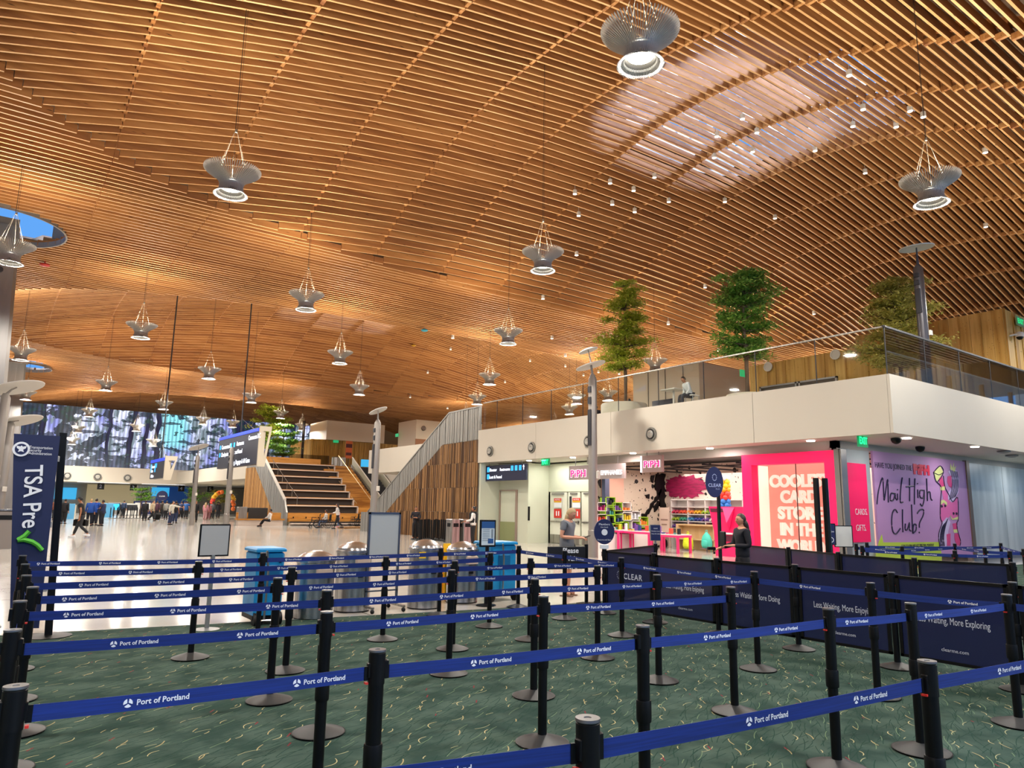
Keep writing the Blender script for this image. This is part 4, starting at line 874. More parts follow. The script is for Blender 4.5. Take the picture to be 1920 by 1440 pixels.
# far belt posts in the checkpoint
ft=thing('belt_stanchion','x','queue post',group='far black belt posts of the checkpoint lanes')
q=MB();q.lathe([(.17,0),(.17,.03),(.04,.06)],10);q.build('base',BASEM,ft);q=MB();q.lathe([(.04,.05),(.04,1.0)],8);q.build('pole',BLACK,ft)
k=0
for row,(u0,u1,v,n) in enumerate(((206,275,972,12),(212,300,966,11),(292,350,972,8))):
    for i in range(n):
        p=G(u0+(u1-u0)*i/(n-1),v);lb=f'distant black belt post, {ORD[i]} from the left in the '+['front row beside the blue cart','row behind the front one','row near the standing people'][row]
        if k==0: ft.location=p;ft['label']=lb
        else: dup(ft,p,0,lb)
        k+=1
for (u,v) in ((264,900),(312,901),(365,897),(428,893)): pass
for k,(u,v,sc) in enumerate(((245,925,1.2),(345,925,1.6),(392,925,1.7),(408,925,1.2))):
    p=XT(u,v,100);tree('potted_tree',['thin dark indoor tree by the checkpoint, leftmost','dark leafy indoor tree in the middle of the checkpoint','dark leafy indoor tree right of the far light pole','thin reddish indoor tree left of the sign pole'][k],(p.x,92+k,0),3.4,1,[(1.9,sc*.9,4,.5),(2.5,sc*1.1,5,.5),(3.0,sc*.8,4,.5)],[LD,LD,LY,LY][k],900,20+k,.16,group='indoor trees in the checkpoint hall')
# balloon arch
t=thing('balloon_arch','arch of orange, yellow and red balloons by the far shop','balloon arch',G(415,972));bcol=[mat('balloon_'+c,c,.3) for c in ('#e8702a','#f2b52a','#d63a2c','#3a9a58')]
qs=[MB() for _ in bcol];rr=random.Random(4)
for i in range(22): a=PI*i/21;qs[(i//3)%4].ball((1.15*math.cos(a)*1.0+rr.uniform(-.1,.1),rr.uniform(-.1,.1),1.0+1.75*math.sin(a)**.7),.24,8,6)
for i,qq in enumerate(qs): qq.build('balloon_cluster',bcol[i],t,True)
q=MB();q.box(25.2,25.4,70.5,74,0,3.2);tag(q.build('patterned_wall',mat('cream_wall_dark_marks','#cbbf9c',.6,noise=((1.6,1.6,1.6),'#2f2a22',.05))),'cream wall with dark pattern beside the stair flank','wall')
# overhead sign boards hanging from the ceiling
def overhead(label,s,uvs,lines,sc,rod):
    P=[XS(u,v,s) for u,v in uvs];y0=P[1].y;y1=P[0].y;zt=P[0].z;zb=(P[2].z+P[3].z)/2;zt=(P[0].z+P[1].z)/2
    t=thing('overhead_sign',label,'sign',(s,(y0+y1)/2,zb));h=zt-zb;hw=(y1-y0)/2
    q=MB();q.box(0,.35,-hw,hw,0,h);q.build('board',mat('sign_face_dark','#15172a',.4),t)
    q=MB();q.box(-.03,.4,-hw,hw,h-.001,h+.2);q.build('blue_header',mat('blue_header','#1c3fe0',.4,emit='#1c46ff',es=.6),t)
    q=MB();q.slab([(-hw,-.15),(-hw,h+.25),(-hw-.02,h+.25),(-hw-.02,-.15)],'s',0,.4)
    q.add([(0,-hw-.05,-.15),(0,-hw-.05,h+.3),(.75,-hw-.05,h+.3),(.45,-hw-.05,-.15),(.25,-hw-.05,h),(.6,-hw-.05,h),(.38,-hw-.05,.5)]+[(0,-hw-.15,-.15),(0,-hw-.15,h+.3),(.75,-hw-.15,h+.3),(.45,-hw-.15,-.15),(.25,-hw-.15,h),(.6,-hw-.15,h),(.38,-hw-.15,.5)],
      [(0,1,4,6),(1,2,5,4),(2,3,6,5),(3,0,6),(7,13,11,8),(8,11,12,9),(9,12,13,10),(10,13,7),(0,7,8,1),(1,8,9,2),(2,9,10,3),(3,10,7,0),(4,5,12,11),(5,6,13,12),(6,4,11,13)]);q.build('end_bracket',CREAM,t)
    q=MB();
    for (tx_,yy,zz,sz) in lines: addtext(q,tx_,(-.02,hw-yy*2*hw,h*zz),'s',sz*sc,.005,.002,sx=.95)
    q.build('lettering',mat('lit_lettering','#ffffff',.5,emit='#dfe8ff',es=1.2),t)
    q=MB()
    for yy,zz in ((.04,.66),(.34,.66),(.42,.66),(.04,.4),(.34,.4)): q.box(-.02,0,hw-yy*2*hw-.3*sc,hw-yy*2*hw,h*zz,h*zz+.3*sc)
    q.build('pictograms',mat('cyan_picto','#2fa8e8',.4,emit='#2fa8e8',es=.9),t)
    q=MB();H=zs(s,(y0+y1)/2)+.8-zb;q.tube([(.2,0,h),(.2,0,H)],.045);q.tube([(.2,hw*.8,h),(.2,0,h+1.2)],.02,4);q.tube([(.2,-hw*.8,h),(.2,0,h+1.2)],.02,4);q.build('hanging_rod',DARKM,t)
overhead('large dark overhead direction sign with blue top, in front of the stairs',13.2,[(411,828),(486,806),(486,868),(411,880)],[('Concourses E',.1,.66,.42),('Restrooms',.5,.68,.4),('Concourse B C',.78,.78,.42),('Checkpoint',.1,.40,.42),('Lost and Found',.4,.42,.4),('Ticketing, Baggage & All Gates',.33,.08,.42)],1.0,1)
overhead('smaller dark overhead sign with blue top, left of the large one',9.2,[(283,870),(309,862),(309,893),(283,900)],[('Concourse',.1,.66,.3),('Gates',.1,.40,.3),('All Gates',.1,.08,.3)],1.0,1)
# wall bench with bins, poles stored beside the escalator
t=thing('bench','long low wooden bench at the left foot of the stairs','bench',(17.2,54.6,0))
q=MB();q.box(-2.3,1.2,-.35,.35,.4,.5);q.build('seat',STP,t);q=MB();q.box(-2.2,1.1,.3,.45,.5,.95);q.build('backrest',STP,t);q=MB();q.box(-2.2,1.1,-.25,.25,0,.4);q.build('plinth',EDGE,t)
t=thing('bin_pair','pair of dark bins at the left end of the bench','bin',G(452,985))
q=MB();q.bbox(-.35,.3,-.3,.3,0,1.35,.03);q.build('steel_bin',STEEL,t);q=MB();q.bbox(.35,1.8,-.3,.3,0,1.3,.03);q.build('dark_cabinet',mat('dark_cabinet','#1d1815',.5),t)
for k,(u,v) in enumerate(((848,1024),(870,1024))):
    p=G(u,v);t=thing('square_bin',['steel square bin beside the stored posts, left of two','steel square bin beside the attendant, right of two'][k],'bin',(p.x,p.y,0),0,'steel square bins by the wooden slat wall')
    q=MB();q.bbox(-.2,.2,-.25,.25,0,1.12,.02);q.build('body',STEEL,t);q=MB();q.box(-.21,-.19,-.12,.12,.8,.95);q.box(-.12,.12,-.27,-.25,.8,.95);q.build('opening',BLACK,t)
n=0;fp=None
for i in range(20):
    u=776+i*3.6;p=G(u,1013+rr.uniform(-3,4))
    lb=f'stored black post before the wooden slat wall, {ORD[i] if i<10 else ORD[19-i]} from the {"left" if i<10 else "right"}'
    if fp is None:
        fp=thing('stored_post',lb,'queue post',p,0,'black posts stored in a row by the wooden wall');q=MB();q.lathe([(.17,0),(.17,.04),(.035,.07)],10);q.build('base',BASEM,fp);q=MB();q.tube([(0,0,.05),(.02,.0,1.0)],.045,8);q.build('pole',BLACK,fp)
    else: dup(fp,p,rr.uniform(0,6),lb)
# left edge bin
p=G(8,1028);t=thing('recycling_station','grey double recycling bin at the left edge of the hall','bin',(p.x-.1,p.y,0));q=MB();q.bbox(-.75,.35,-.4,.4,0,1.25,.04);q.build('body',mat('warm_grey_metal','#8f857b',.4,.4),t);q=MB();q.box(-.2,.2,-.43,-.39,.95,1.1);q.build('opening',BLACK,t);q=MB();q.box(-.76,.36,-.41,.41,1.25,1.3);q.build('lid',STEEL,t)
# ================================================================ CARD SHOP FRONT
SF=20.69
q=MB();t0,t1,z0,z1=11.63,14.94,0,3.52;a0,a1,b0,b1=11.97,14.56,.3,3.17
t=thing('shop_window_frame','hot pink shop window frame around the glowing salmon display','shop window',(SF,13.3,0))
o=Vector((SF,13.3,0))
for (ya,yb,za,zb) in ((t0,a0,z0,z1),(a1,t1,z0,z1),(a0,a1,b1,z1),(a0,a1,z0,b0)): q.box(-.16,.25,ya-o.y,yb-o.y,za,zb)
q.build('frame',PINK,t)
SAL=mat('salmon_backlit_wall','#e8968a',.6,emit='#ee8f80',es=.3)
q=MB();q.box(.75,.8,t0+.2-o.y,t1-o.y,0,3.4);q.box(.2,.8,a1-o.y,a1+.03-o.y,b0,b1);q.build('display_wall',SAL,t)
q=MB();q.box(.2,.74,a1-.02-o.y,a1-o.y,b0,b1);q.build('lit_edge',mat('lit_edge_white','#fff0e0',.5,emit='#ffe6d0',es=.8),t)
q=MB();q.box(-.0,.012,a0-o.y,a1-o.y,b0,b1);q.build('window_pane',HGLASS,t)
q=MB();yj=XS(1493,900,SF).y-o.y;q.box(-.01,.02,yj-.008,yj+.008,b0,b1);q.build('pane_joint',DARKM,t)
LET=mat('white_channel_letters','#fff1e4',.5,emit='#ffe9d6',es=.45)
for s_,(u,v,wd) in {'COOLEST':(1497,912,114),'CARD':(1497,942,70),'STORE':(1499,973,84),'IN THE':(1501,1004,80),'WORLD':(1501,1036,90)}.items():
    p=XS(u,v,21.28);vv,ff=txt(s_,.54,.024,.03,'CENTER');xs_=[k[0] for k in vv];wm=max(xs_)-min(xs_)
    tgt=abs(XS(u-wd/2,v,21.28).y-XS(u+wd/2,v,21.28).y)
    q=MB();q.add(vv,ff,None,T3(21.32-o.x,p.y-o.y,p.z)@MS@Matrix.Diagonal((tgt/wm,1,1,1)));q.build('letters_'+s_.lower().replace(' ','_'),LET,t)
area('window_display_lamp',(21.1,13.2,3.3),(0,0,0),.3,2.4,9,(1,.75,.68))
t=thing('pink_side_panel','hot pink panel with white words round the corner of the shop','panel',(21.55,11.6,0))
q=MB();q.box(-.66,.66,-.04,.02,.78,3.17);q.build('panel',mat('deep_pink_glowing_paint','#f0055a',.5,emit='#f0055a',es=.12),t)  # panel colour brightened by a slight added emission
q=MB();addtext(q,'CARDS.',(-.2,-.06,1.60),'t',.27,-.003,.004,sx=.8);addtext(q,'GIFTS.',(-.2,-.06,1.12),'t',.27,-.003,.004,sx=.8);addtext(q,'PAPER.',(-.2,-.06,2.08),'t',.001,0,.0);q.build('lettering',WHT,t)
q=MB();q.box(20.69,22.6,11.64,11.8,0,3.6);struct('wall_shop_corner',q,mat('light_grey_panel','#aab3b3',.4))
q=MB();q.box(20.5,20.53,11.4,11.63,0,3.55);q.box(20.5,20.9,11.45,11.47,0,3.55);q.build('x',GREYM);bpy.data.objects['x'].name='trim_4';bpy.data.objects['trim_4']['kind']='structure'
# poster "Mail High Club?"
t=thing('wall_poster','large lilac wall poster with handwritten words and a pink crowned lady, right','poster',(26,11.58,0));o=Vector((26,11.58,0))
pc=[XT(u,v,11.58) for u,v in ((1632,848),(1807,860))]
q=MB();q.box(22.66-26,29.38-26,-.03,.04,.22,3.62);q.build('sheet',mat('lilac_print','#b688b8',.55,noise=((.4,1,.8),'#bd90bf',.2)),t)
def pp(x,y): p=XT(1640+x/6.546,820+y/6.546,11.53);return (p.x-26,p.z)
def flat(q,pts,y=-.035,th=.004):
    P=[pp(*k) for k in pts];n=len(P);v=[(x,y,z) for x,z in P]+[(x,y+th,z) for x,z in P]
    q.add(v,[tuple(range(n)),tuple(range(2*n-1,n-1,-1))]+[(i,(i+1)%n,n+(i+1)%n,n+i) for i in range(n)])
def smooth(pts,k=4):
    out=[]
    for i in range(len(pts)-1):
        p0=pts[max(i-1,0)];p1=pts[i];p2=pts[i+1];p3=pts[min(i+2,len(pts)-1)]
        for j in range(k):
            t_=j/k;out.append(tuple(.5*((2*p1[d])+(-p0[d]+p2[d])*t_+(2*p0[d]-5*p1[d]+4*p2[d]-p3[d])*t_*t_+(-p0[d]+3*p1[d]-3*p2[d]+p3[d])*t_**3) for d in (0,1)))
    out.append(pts[-1]);return out
def stroke(q,pts,w=.024,y=-.04):
    P=[(pp(*k)[0],y,pp(*k)[1]) for k in smooth(pts)];q.tube(P,w,6,flat=1)
INK=mat('dark_ink','#1d1638',.5)
q=MB()
for st_ in ([(32,820),(50,660),(98,498),(112,640),(120,770),(140,650),(162,520),(168,660),(172,800)],[(250,690),(205,690),(195,770),(235,765),(255,690),(258,740),(275,770)],[(282,690),(286,765)],[(342,495),(322,640),(318,790),(350,795)],[(430,500),(432,640),(432,785)],[(498,505),(492,660),(492,825)],[(388,608),(440,600),(480,598)],[(530,640),(535,745)],[(600,650),(560,655),(560,730),(600,740),(612,650),(610,760),(590,840),(562,815)],[(640,505),(645,640),(650,780),(655,690),(680,670),(690,745),(708,772)],
    [(282,925),(255,885),(222,930),(212,1040),(225,1150),(265,1185),(318,1120)],[(345,885),(345,1020),(350,1165)],[(380,1060),(378,1130),(405,1130),(430,1050),(430,1130),(450,1150)],[(455,825),(462,1000),(470,1180),(480,1080),(510,1070),(510,1140),(475,1175)],[(525,935),(560,890),(602,890),(598,960),(555,1050),(552,1110)],[(548,1160),(553,1175)]): stroke(q,st_)
for x,y in ((282,640),(528,565)): stroke(q,[(x,y),(x+3,y+6)])
q.build('handwriting',INK,t,True)
q=MB();P0=pp(8,368);addtext(q,'HAVE YOU JOINED THE',(P0[0],-.04,P0[1]),'t',.25,0,.003,sx=(pp(455,400)[0]-P0[0])/2.62);q.build('small_heading',INK,t)
q=MB();P0=pp(482,440);vv,ff=txt('PiPH',.42,.035,.003);wm=max(k[0] for k in vv);q.add(vv,ff,None,T3(P0[0],-.045,P0[1])@MT@Matrix.Diagonal(((pp(675,400)[0]-P0[0])/wm,1,1,1)));q.build('red_lettering',mat('red_print','#e01040',.5),t)
GRN=mat('lime_print','#b8cf3e',.5)
q=MB();flat(q,[(20,1440),(55,1290),(95,1190),(112,1290),(800,1285),(830,1440),(830,1560),(10,1560)]);q.build('lime_shape',GRN,t)
q=MB();P0=pp(330,1350);addtext(q,'SCAN TO JOIN AND GET FREE MAIL MONTHLY',(P0[0],-.045,P0[1]),'t',.12,0,.002,sx=.9);q.build('fine_print',INK,t)
MAG=mat('magenta_print','#d9447f',.5);PNK=mat('pink_print','#e06aa8',.5);YEL=mat('pale_yellow_print','#d9dc8e',.5);LAV=mat('lavender_print','#cfbfe0',.5)
q=MB()
for pl in ([(900,480),(945,470),(955,620),(915,600),(895,545)],[(790,500),(830,480),(860,600),(815,610)],[(960,1060),(1010,1050),(1020,1150),(975,1140)],[(985,1180),(1030,1180),(1060,1270),(1050,1330),(1010,1320),(985,1250)],[(885,1190),(935,1180),(935,1330),(895,1330)]): flat(q,pl,-.04)
q.build('pink_skin_shapes',MAG,t)
q=MB()
for pl in ([(830,650),(870,650),(960,790),(1020,740),(1028,1000),(960,1000),(940,960),(830,1050),(808,980),(808,780),(850,760)],): flat(q,pl,-.037)
q.build('gown_shapes',PNK,t)
q=MB()
for pl in ([(725,430),(805,350),(845,430),(765,548)],[(808,610),(865,600),(862,650),(812,650)],[(808,780),(850,765),(890,800),(890,840),(850,800),(812,830)],[(925,950),(960,1000),(1028,970),(1024,1010),(950,1012)],[(970,1130),(1026,1130),(1024,1170),(975,1170)],[(930,390),(935,320),(955,375),(975,310),(975,375),(1000,350),(985,430)]): flat(q,pl,-.045)
q.build('yellow_shapes',YEL,t)
q=MB()
for pl in ([(905,420),(950,385),(1010,410),(1040,520),(1030,680),(990,750),(950,800),(905,760),(905,680),(955,620),(945,480)],[(830,1050),(890,980),(935,1040),(905,1160),(885,1340),(800,1340),(787,1200)]): flat(q,pl,-.039)
q.build('hair_shapes',LAV,t)
q=MB()
for k in range(6): stroke(q,[(930+k*16,400+k*4),(955+k*14,520),(945+k*15,650),(920+k*14,770-k*8)],.012,-.045)
for k in range(6): stroke(q,[(900-k*4,1000+k*8),(870-k*8,1100),(850-k*9,1220),(860-k*10,1335)],.012,-.045)
stroke(q,[(725,430),(805,350),(845,430),(765,548),(725,430)],.014,-.05);stroke(q,[(725,430),(790,460),(845,430)],.012,-.05)
stroke(q,[(765,548),(820,620),(810,780),(808,980),(830,1050),(800,1140),(787,1220),(800,1340)],.014,-.048);stroke(q,[(845,470),(862,600),(905,690),(960,790),(1020,740),(1028,1000),(1010,1050),(1020,1150),(1055,1270),(1048,1330)],.014,-.048)
for x,y in ((825,845),(865,840),(970,935),(1005,935)): q.add(*(lambda m_:(m_.v,m_.f))(MB().ball((pp(x,y)[0],-.04,pp(x,y)[1]),.05,8,5)))
q.build('ink_outlines',INK,t,True)
q=MB();q.box(29.38-26,29.62-26,-.08,.05,.1,3.66);q.build('side_frame',mat('bronze_trim','#7d6a58',.4,.4),t)
# hanging shop signs
t=thing('shop_sign','long grey hanging sign with glowing pink and white shop name, behind the near light pole','sign',(20.35,0,0))
pa,pb=XS(1068,890,20.35),XS(1172,888,20.35);zt=XS(1068,874,20.35).z;zb=XS(1068,900,20.35).z
q=MB();q.box(-.03,.05,pb.y,pa.y,zb,zt);q.build('sign_panel',mat('sign_grey','#a59a98',.5),t)
q=MB();PG=mat('pink_neon','#ff2f88',.4,emit='#ff1f80',es=.9);WG=mat('white_neon','#ffffff',.4,emit='#fff4f4',es=.85)
yy=pa.y-.12;zz=zb+.12
def fit(q,s_,y,z,plane_s,width,size,bold,ext,m=MS):
    vv,ff=txt(s_,size,bold,ext,'LEFT',0,1.12 if s_=='PiPH' else 1);wm=max(k[0] for k in vv);q.add(vv,ff,None,T3(plane_s,y,z)@m@Matrix.Diagonal((width/wm,1,1,1)))
fit(q,'PiPH',yy,zz,-.05,1.0,.42,.026,.01);q.build('white_halo',WG,t);q=MB();fit(q,'PiPH',yy-.02,zz,-.075,.97,.415,.008,.01);q.build('pink_lettering',PG,t)
q=MB();fit(q,'PAPER EPIPHANIES',yy-1.15,zz+.04,-.05,pa.y-pb.y-1.4,.26,.004,.01);q.build('white_lettering',WG,t)
q=MB();[q.tube([(0,y,zt),(0,y,ZS)],.02,5) for y in (pa.y-.4,pb.y+.4)];q.build('hangers',GREYM,t)
t=thing('shop_sign','square hanging box sign with glowing pink shop name over the shop opening','sign',(20.2,0,0))
pa,pb=XS(1206,870,20.2),XS(1243,870,20.2);zt=XS(1206,855,20.2).z;zb=XS(1206,886,20.2).z
q=MB();q.box(-.06,.06,pb.y,pa.y,zb,zt);q.build('sign_box',mat('sign_mauve','#a08884',.5),t)
q=MB();q.box(-.062,.062,pa.y,pa.y+.1,zb,zt);q.build('lit_side',WG,t)
q=MB();fit(q,'PiPH',pa.y-.08,zb+.19,-.07,pa.y-pb.y-.16,.34,.022,.01);q.build('white_halo',WG,t);q=MB();fit(q,'PiPH',pa.y-.1,zb+.19,-.09,pa.y-pb.y-.2,.335,.008,.01);q.build('pink_lettering',PG,t)
q=MB();[q.tube([(0,y,zt),(0,y,ZS)],.02,5) for y in (pa.y-.2,pb.y+.2)];q.build('hangers',GREYM,t)
# directory sign and exits
t=thing('direction_sign','dark blue hanging direction sign for elevator and restrooms, left end of the mezzanine','sign',(19.95,0,0))
pa,pb=XS(908,890,19.95),XS(988,885,19.95);zt=XS(908,874,19.95).z;zb=XS(908,902.5,19.95).z;W_=pa.y-pb.y;h=zt-zb
q=MB();q.box(-.04,.04,pb.y,pa.y,zb,zt);q.build('board',mat('sign_navy','#10163a',.4),t)
LL=_M['lit_lettering'];q=MB()
fit(q,'Elevator',pa.y-W_*.15,zb+h*.62,-.05,W_*.18,.2,.004,.002);fit(q,'Restrooms',pa.y-W_*.40,zb+h*.62,-.05,W_*.24,.2,.004,.002);fit(q,'Lost & Found',pa.y-W_*.15,zb+h*.16,-.05,W_*.30,.2,.004,.002)
for (fx,fz) in ((.035,.60),(.035,.14),(.945,.62)):
    y=pa.y-W_*fx;z=zb+h*fz;q.box(-.052,-.04,y-.02,y+.02,z,z+.22);q.add([(-.052,y-.075,z+.14),(-.052,y+.075,z+.14),(-.052,y,z+.25)],[(0,1,2)])
q.build('lettering',LL,t)
q=MB()
for fx,fz in ((.09,.58),(.09,.12),(.66,.6),(.75,.6),(.84,.6)): y=pa.y-W_*fx;z=zb+h*fz;q.box(-.05,-.04,y-W_*.055,y,z,z+.24)
q.build('pictograms',_M['cyan_picto'],t);q=MB();[q.tube([(0,y,zt),(0,y,ZS)],.015,5) for y in (pa.y-.4,pb.y+.4)];q.build('hangers',GREYM,t)
EG=_M['exit_glow'];EG2=mat('exit_letter_bright','#20e090',.4,emit='#25ff9a',es=1.5)
for (u,v,s_,lb,pl) in ((1023,866,20.0,'glowing green EXIT sign under the mezzanine, above the double doors','s'),(1617,826,0,'glowing green EXIT sign under the mezzanine corner','t')):
    p=XS(u,v,s_) if pl=='s' else XT(u,v,10.5);t=thing('exit_sign',lb,'exit sign',p,0)
    q=MB();(q.box(-.015,.015,-.3,.3,-.17,.17) if pl=='s' else q.box(-.27,.27,-.015,.015,-.19,.19));q.build('green_panel',mat('exit_panel_green','#0d7a4a',.4,emit='#0b8f52',es=.7),t)
    q=MB();addtext(q,'EXIT',((-.03,.22,-.1) if pl=='s' else (-.22,-.03,-.1)),pl,.28,.008,.003,sx=.75);q.build('lettering',EG2,t)
    q=MB();q.box(-.05,.05,-.05,.05,.17,ZS-p.z);q.build('mount',GREYM,t)
# ---------------------------------------------------------------- shop interior
p=XS(1183,985,22.2);
def cube(label,u,v,s,w_,h_,m,goods):
    p=XT(u,v,22.22);t=thing('display_cube',label,'shelf cube',(p.x,22.25,p.z-h_/2),PI/2,'stacked display cubes in the card shop');a=w_/2;k=.025
    q=MB();q.box(-.2,.2,-a,-a+k,0,h_);q.box(-.2,.2,a-k,a,0,h_);q.box(-.2,.2,-a,a,0,k);q.box(-.2,.2,-a,a,h_-k,h_);q.box(.17,.2,-a,a,0,h_);q.build('box',m,t)
    q=MB();rr=random.Random(u)
    for i in range(goods[1]): y=-a+.07+(2*a-.14)*i/max(1,goods[1]-1) if goods[1]>1 else 0;hh=h_*rr.uniform(.35,.75);q.bbox(-.15,.02,y-.035,y+.035,k,hh,.008)
    q.build('goods',goods[0],t)
WC=mat('white_cube','#e6e0da',.5);LC=mat('lime_cube','#9ccb2e',.5)
gm=[mat('goods_'+c,c,.5) for c in ('#e0503a','#2c3a78','#d8b62a','#dfe3e6','#3f8f86','#c23a7c','#7b4fa0','#f08a3a','#1c1c22')]
cb=[(1124,950,'w'),(1124,972,'w'),(1124,994,'w'),(1140,940,'l'),(1139,958,'l'),(1140,974,'l'),(1153,950,'l'),(1156,972,'l'),(1170,950,'w'),(1171,968,'w'),(1165,986,'l'),(1153,990,'l'),(1188,966,'w'),(1188,984,'w'),(1202,977,'l'),(1203,996,'l'),(1178,1000,'w'),(1140,996,'w')]
cb.sort(key=lambda k:-k[1])
for i,(u,v,c) in enumerate(cb): cube(('white' if c=='w' else 'lime green')+' open display cube with small goods, '+f'{["bottom","lower","middle","upper","top"][min(4,int((1005-v)/14))]} tier of the stack, {["far left","left","centre left","centre","centre right","right","far right"][min(6,int((u-1115)/13))]}',u,v,23.9,.55,.36,WC if c=='w' else LC,(gm[i%9],3+i%2))
t=thing('plinth','pale plinth carrying the stacked display cubes in the shop','plinth',(XT(1165,1000,22.22).x,22.25,0));q=MB();q.box(-1.6,1.5,-.22,.2,0,.62);q.build('body',WC,t)
HPK=mat('pink_table_paint','#f0357f',.45)
def ptable(label,u0,u1,s,zt):
    a,b=XS(u0,1012,s).y,XS(u1,1012,s).y;t=thing('pink_table',label,'table',(s,(a+b)/2,0),0,'hot pink display tables in the card shop');w_=(a-b)/2
    q=MB();q.box(-.4,.4,-w_,w_,zt-.04,zt);q.build('tabletop',WC,t);q=MB();q.box(-.41,.41,-w_-.01,w_+.01,zt-.12,zt-.04);q.build('apron',HPK,t)
    for sx in (-.36,.36):
        for sy in (-w_+.04,w_-.04): q=MB();q.box(sx-.04,sx+.04,sy-.04,sy+.04,0,zt-.12);q.build('leg',HPK,t)
    return t,a,b
for lb,u0,u1,s,zt in (('hot pink table at the left side of the shop, below the cube stack',1136,1172,21.9,.80),('hot pink table in the middle of the shop opening',1174,1230,22.2,.78),('hot pink table nearest the backpacks, with dark objects below',1232,1284,22.0,.72)):
    t,a,b=ptable(lb,u0,u1,s,zt);rr=random.Random(u0)
    n=int((a-b)/.2)
    for i in range(n):
        y=b+.15+.2*i;w_=rr.uniform(.07,.13);h_=rr.choice([.05,.08,.22,.28]);q=MB();M=Matrix.Rotation(rr.uniform(-.2,.2),4,'Z');q.bbox(-.06,.06,-w_/2,w_/2,0,h_,.006,M)
        if h_>.2: q.box(-.065,-.06,-w_*.3,w_*.3,h_*.3,h_*.75,M)
        tag(q.build('boxed_stationery',gm[(i*5+u0)%9],loc=(s-.15,y,zt)),f'small boxed gift on the {["left","middle","right"][(u0-1112)//58]} pink table, {ORD[n-1-i] if n-1-i<12 else "last"} from the left','gift box','boxed gifts on the pink tables')
# back shelves with rolls of paper
y0,y1=XS(1262,950,(SB-.35)).y,XS(1396,950,(SB-.35)).y;z1=XS(1300,936,(SB-.35)).z
t=thing('wall_shelving','white wall shelving full of coloured rolls and small goods at the back of the shop','shelf unit',(SB-.29,(y0+y1)/2,0));w_=(y0-y1)/2
q=MB();q.box(.22,.28,-w_,w_,0,z1)
for k in range(5): z=z1-.02-k*.31;q.box(-.2,.28,-w_,w_,z-.03,z)
for k in range(5): y=-w_+2*w_*k/4;q.box(-.2,.28,y-.02,y+.02,0,z1)
q.build('shelves',WC,t)
cols=['#c43a5a','#e2553c','#e58a4a','#d9a92e','#93b43a','#3f9a7c','#3d7fb0','#3a4a98','#6a4a98','#e8e2dc','#c87ab0','#7fc4c8']
for k in range(3):
    zz=z1-.36-k*.31-.29
    for c in range(9):
        q=MB();y=w_-.08-(2*w_-.1)*c/9
        for j in range(5): q.add(*(lambda m_:(m_.v,m_.f))(MB().lathe([(.045,0),(.045,.3)],8)),None,T3(-.15,y-.09*j,zz+.08+.05*(j%2))@Matrix.Rotation(PI/2,4,'Y'))
        tag(q.build('paper_roll_bundle',mat('roll_'+cols[(c+4*k)%12],cols[(c+4*k)%12],.5),loc=((SB-.35),t.location.y,0)),f'bundle of rolls on the white wall shelf, {ORD[c]} from the left on shelf {["two","three","four"][k]}','rolls','coloured rolls on the white wall shelves')
BIR=mat('birch_panel','#d3b98c',.5,noise=((5,5,.6),'#c4a674',.25))
y0,y1=XS(1272,1000,SB-.9).y,XS(1343,1000,SB-.9).y;zt=XS(1300,983,SB-.9).z
t=thing('display_bench','birch display bench behind the two backpacks','display bench',(SB-.75,(y0+y1)/2,0));w_=(y0-y1)/2
q=MB();q.box(.1,.16,-w_,w_,0,zt);q.box(-.3,.16,-w_,-w_+.05,0,zt);q.box(-.3,.16,w_-.05,w_,0,zt);q.build('panel',BIR,t);q=MB();q.box(-.35,.1,-w_,w_,.42,.47);q.box(-.2,.16,-w_,w_,zt-.06,zt);q.build('ledge',BIR,t)
def backpack(label,u,v,s,m):
    p=XS(u,v,s);t=thing('backpack',label,'backpack',(s,p.y,p.z-.32),0,'bright backpacks in the card shop')
    q=MB();q.lathe([(.05,-.02),(.21,.0),(.26,.12),(.25,.3),(.19,.46),(.1,.56),(.03,.62)],14,Matrix.Diagonal((.6,1,1,1)));q.build('body',m,t,True)
    q=MB();q.lathe([(.02,0),(.15,.02),(.17,.12),(.12,.22),(.02,.25)],12,T3(-.13,0,.06)@Matrix.Diagonal((.5,1,1,1)));q.build('front_pocket',m,t,True)
    q=MB();q.tube([(0,-.05,.6),(0,-.03,.7),(0,.03,.7),(0,.05,.6)],.015,5);q.tube([(.0,-.2,.1),(-.03,-.27,.0),(-.0,-.2,-.15)],.015,5);q.build('straps',m,t)
    q=MB();q.box(-.16,.16,-.2,.2,-.06,-.02);q.box(-.02,.02,-.02,.02,-(p.z-.32),-.06);q.build('stand',GREYM,t)
backpack('neon yellow backpack on a stand in the shop',1290,1014,SB-1.5,mat('neon_yellow_nylon','#c9e01e',.5));backpack('turquoise backpack on a stand in the shop',1325,1012,SB-1.5,mat('turquoise_nylon','#43c7b0',.5))
# balloon column
p=XS(1358,946,SB-1.2);t=thing('balloon_column','column of white, yellow, red and blue balloons in the shop','balloon column',(SB-1.2,p.y,0))
zt=XS(1358,893,SB-1.2).z;rows=[('#e8e4e0',1),('#e8c81e',2),('#e8a81e',1),('#e0483a',2),('#2f78c8',2),('#e8b01e',2),('#e07a7a',1)];z=zt-.08
for c,nn in rows:
    q=MB()
    for r_ in range(nn):
        for i in range(5): a=2*PI*i/5+z*3;q.ball((.17*math.cos(a),.17*math.sin(a),z),.115,8,6)
        z-=.155
    q.build('balloons',mat('shop_balloon_'+c,c,.25),t,True)
q=MB();q.tube([(0,0,0),(0,0,zt-.1)],.03);q.lathe([(.2,0),(.2,.04)],12);q.build('stand',GREYM,t)
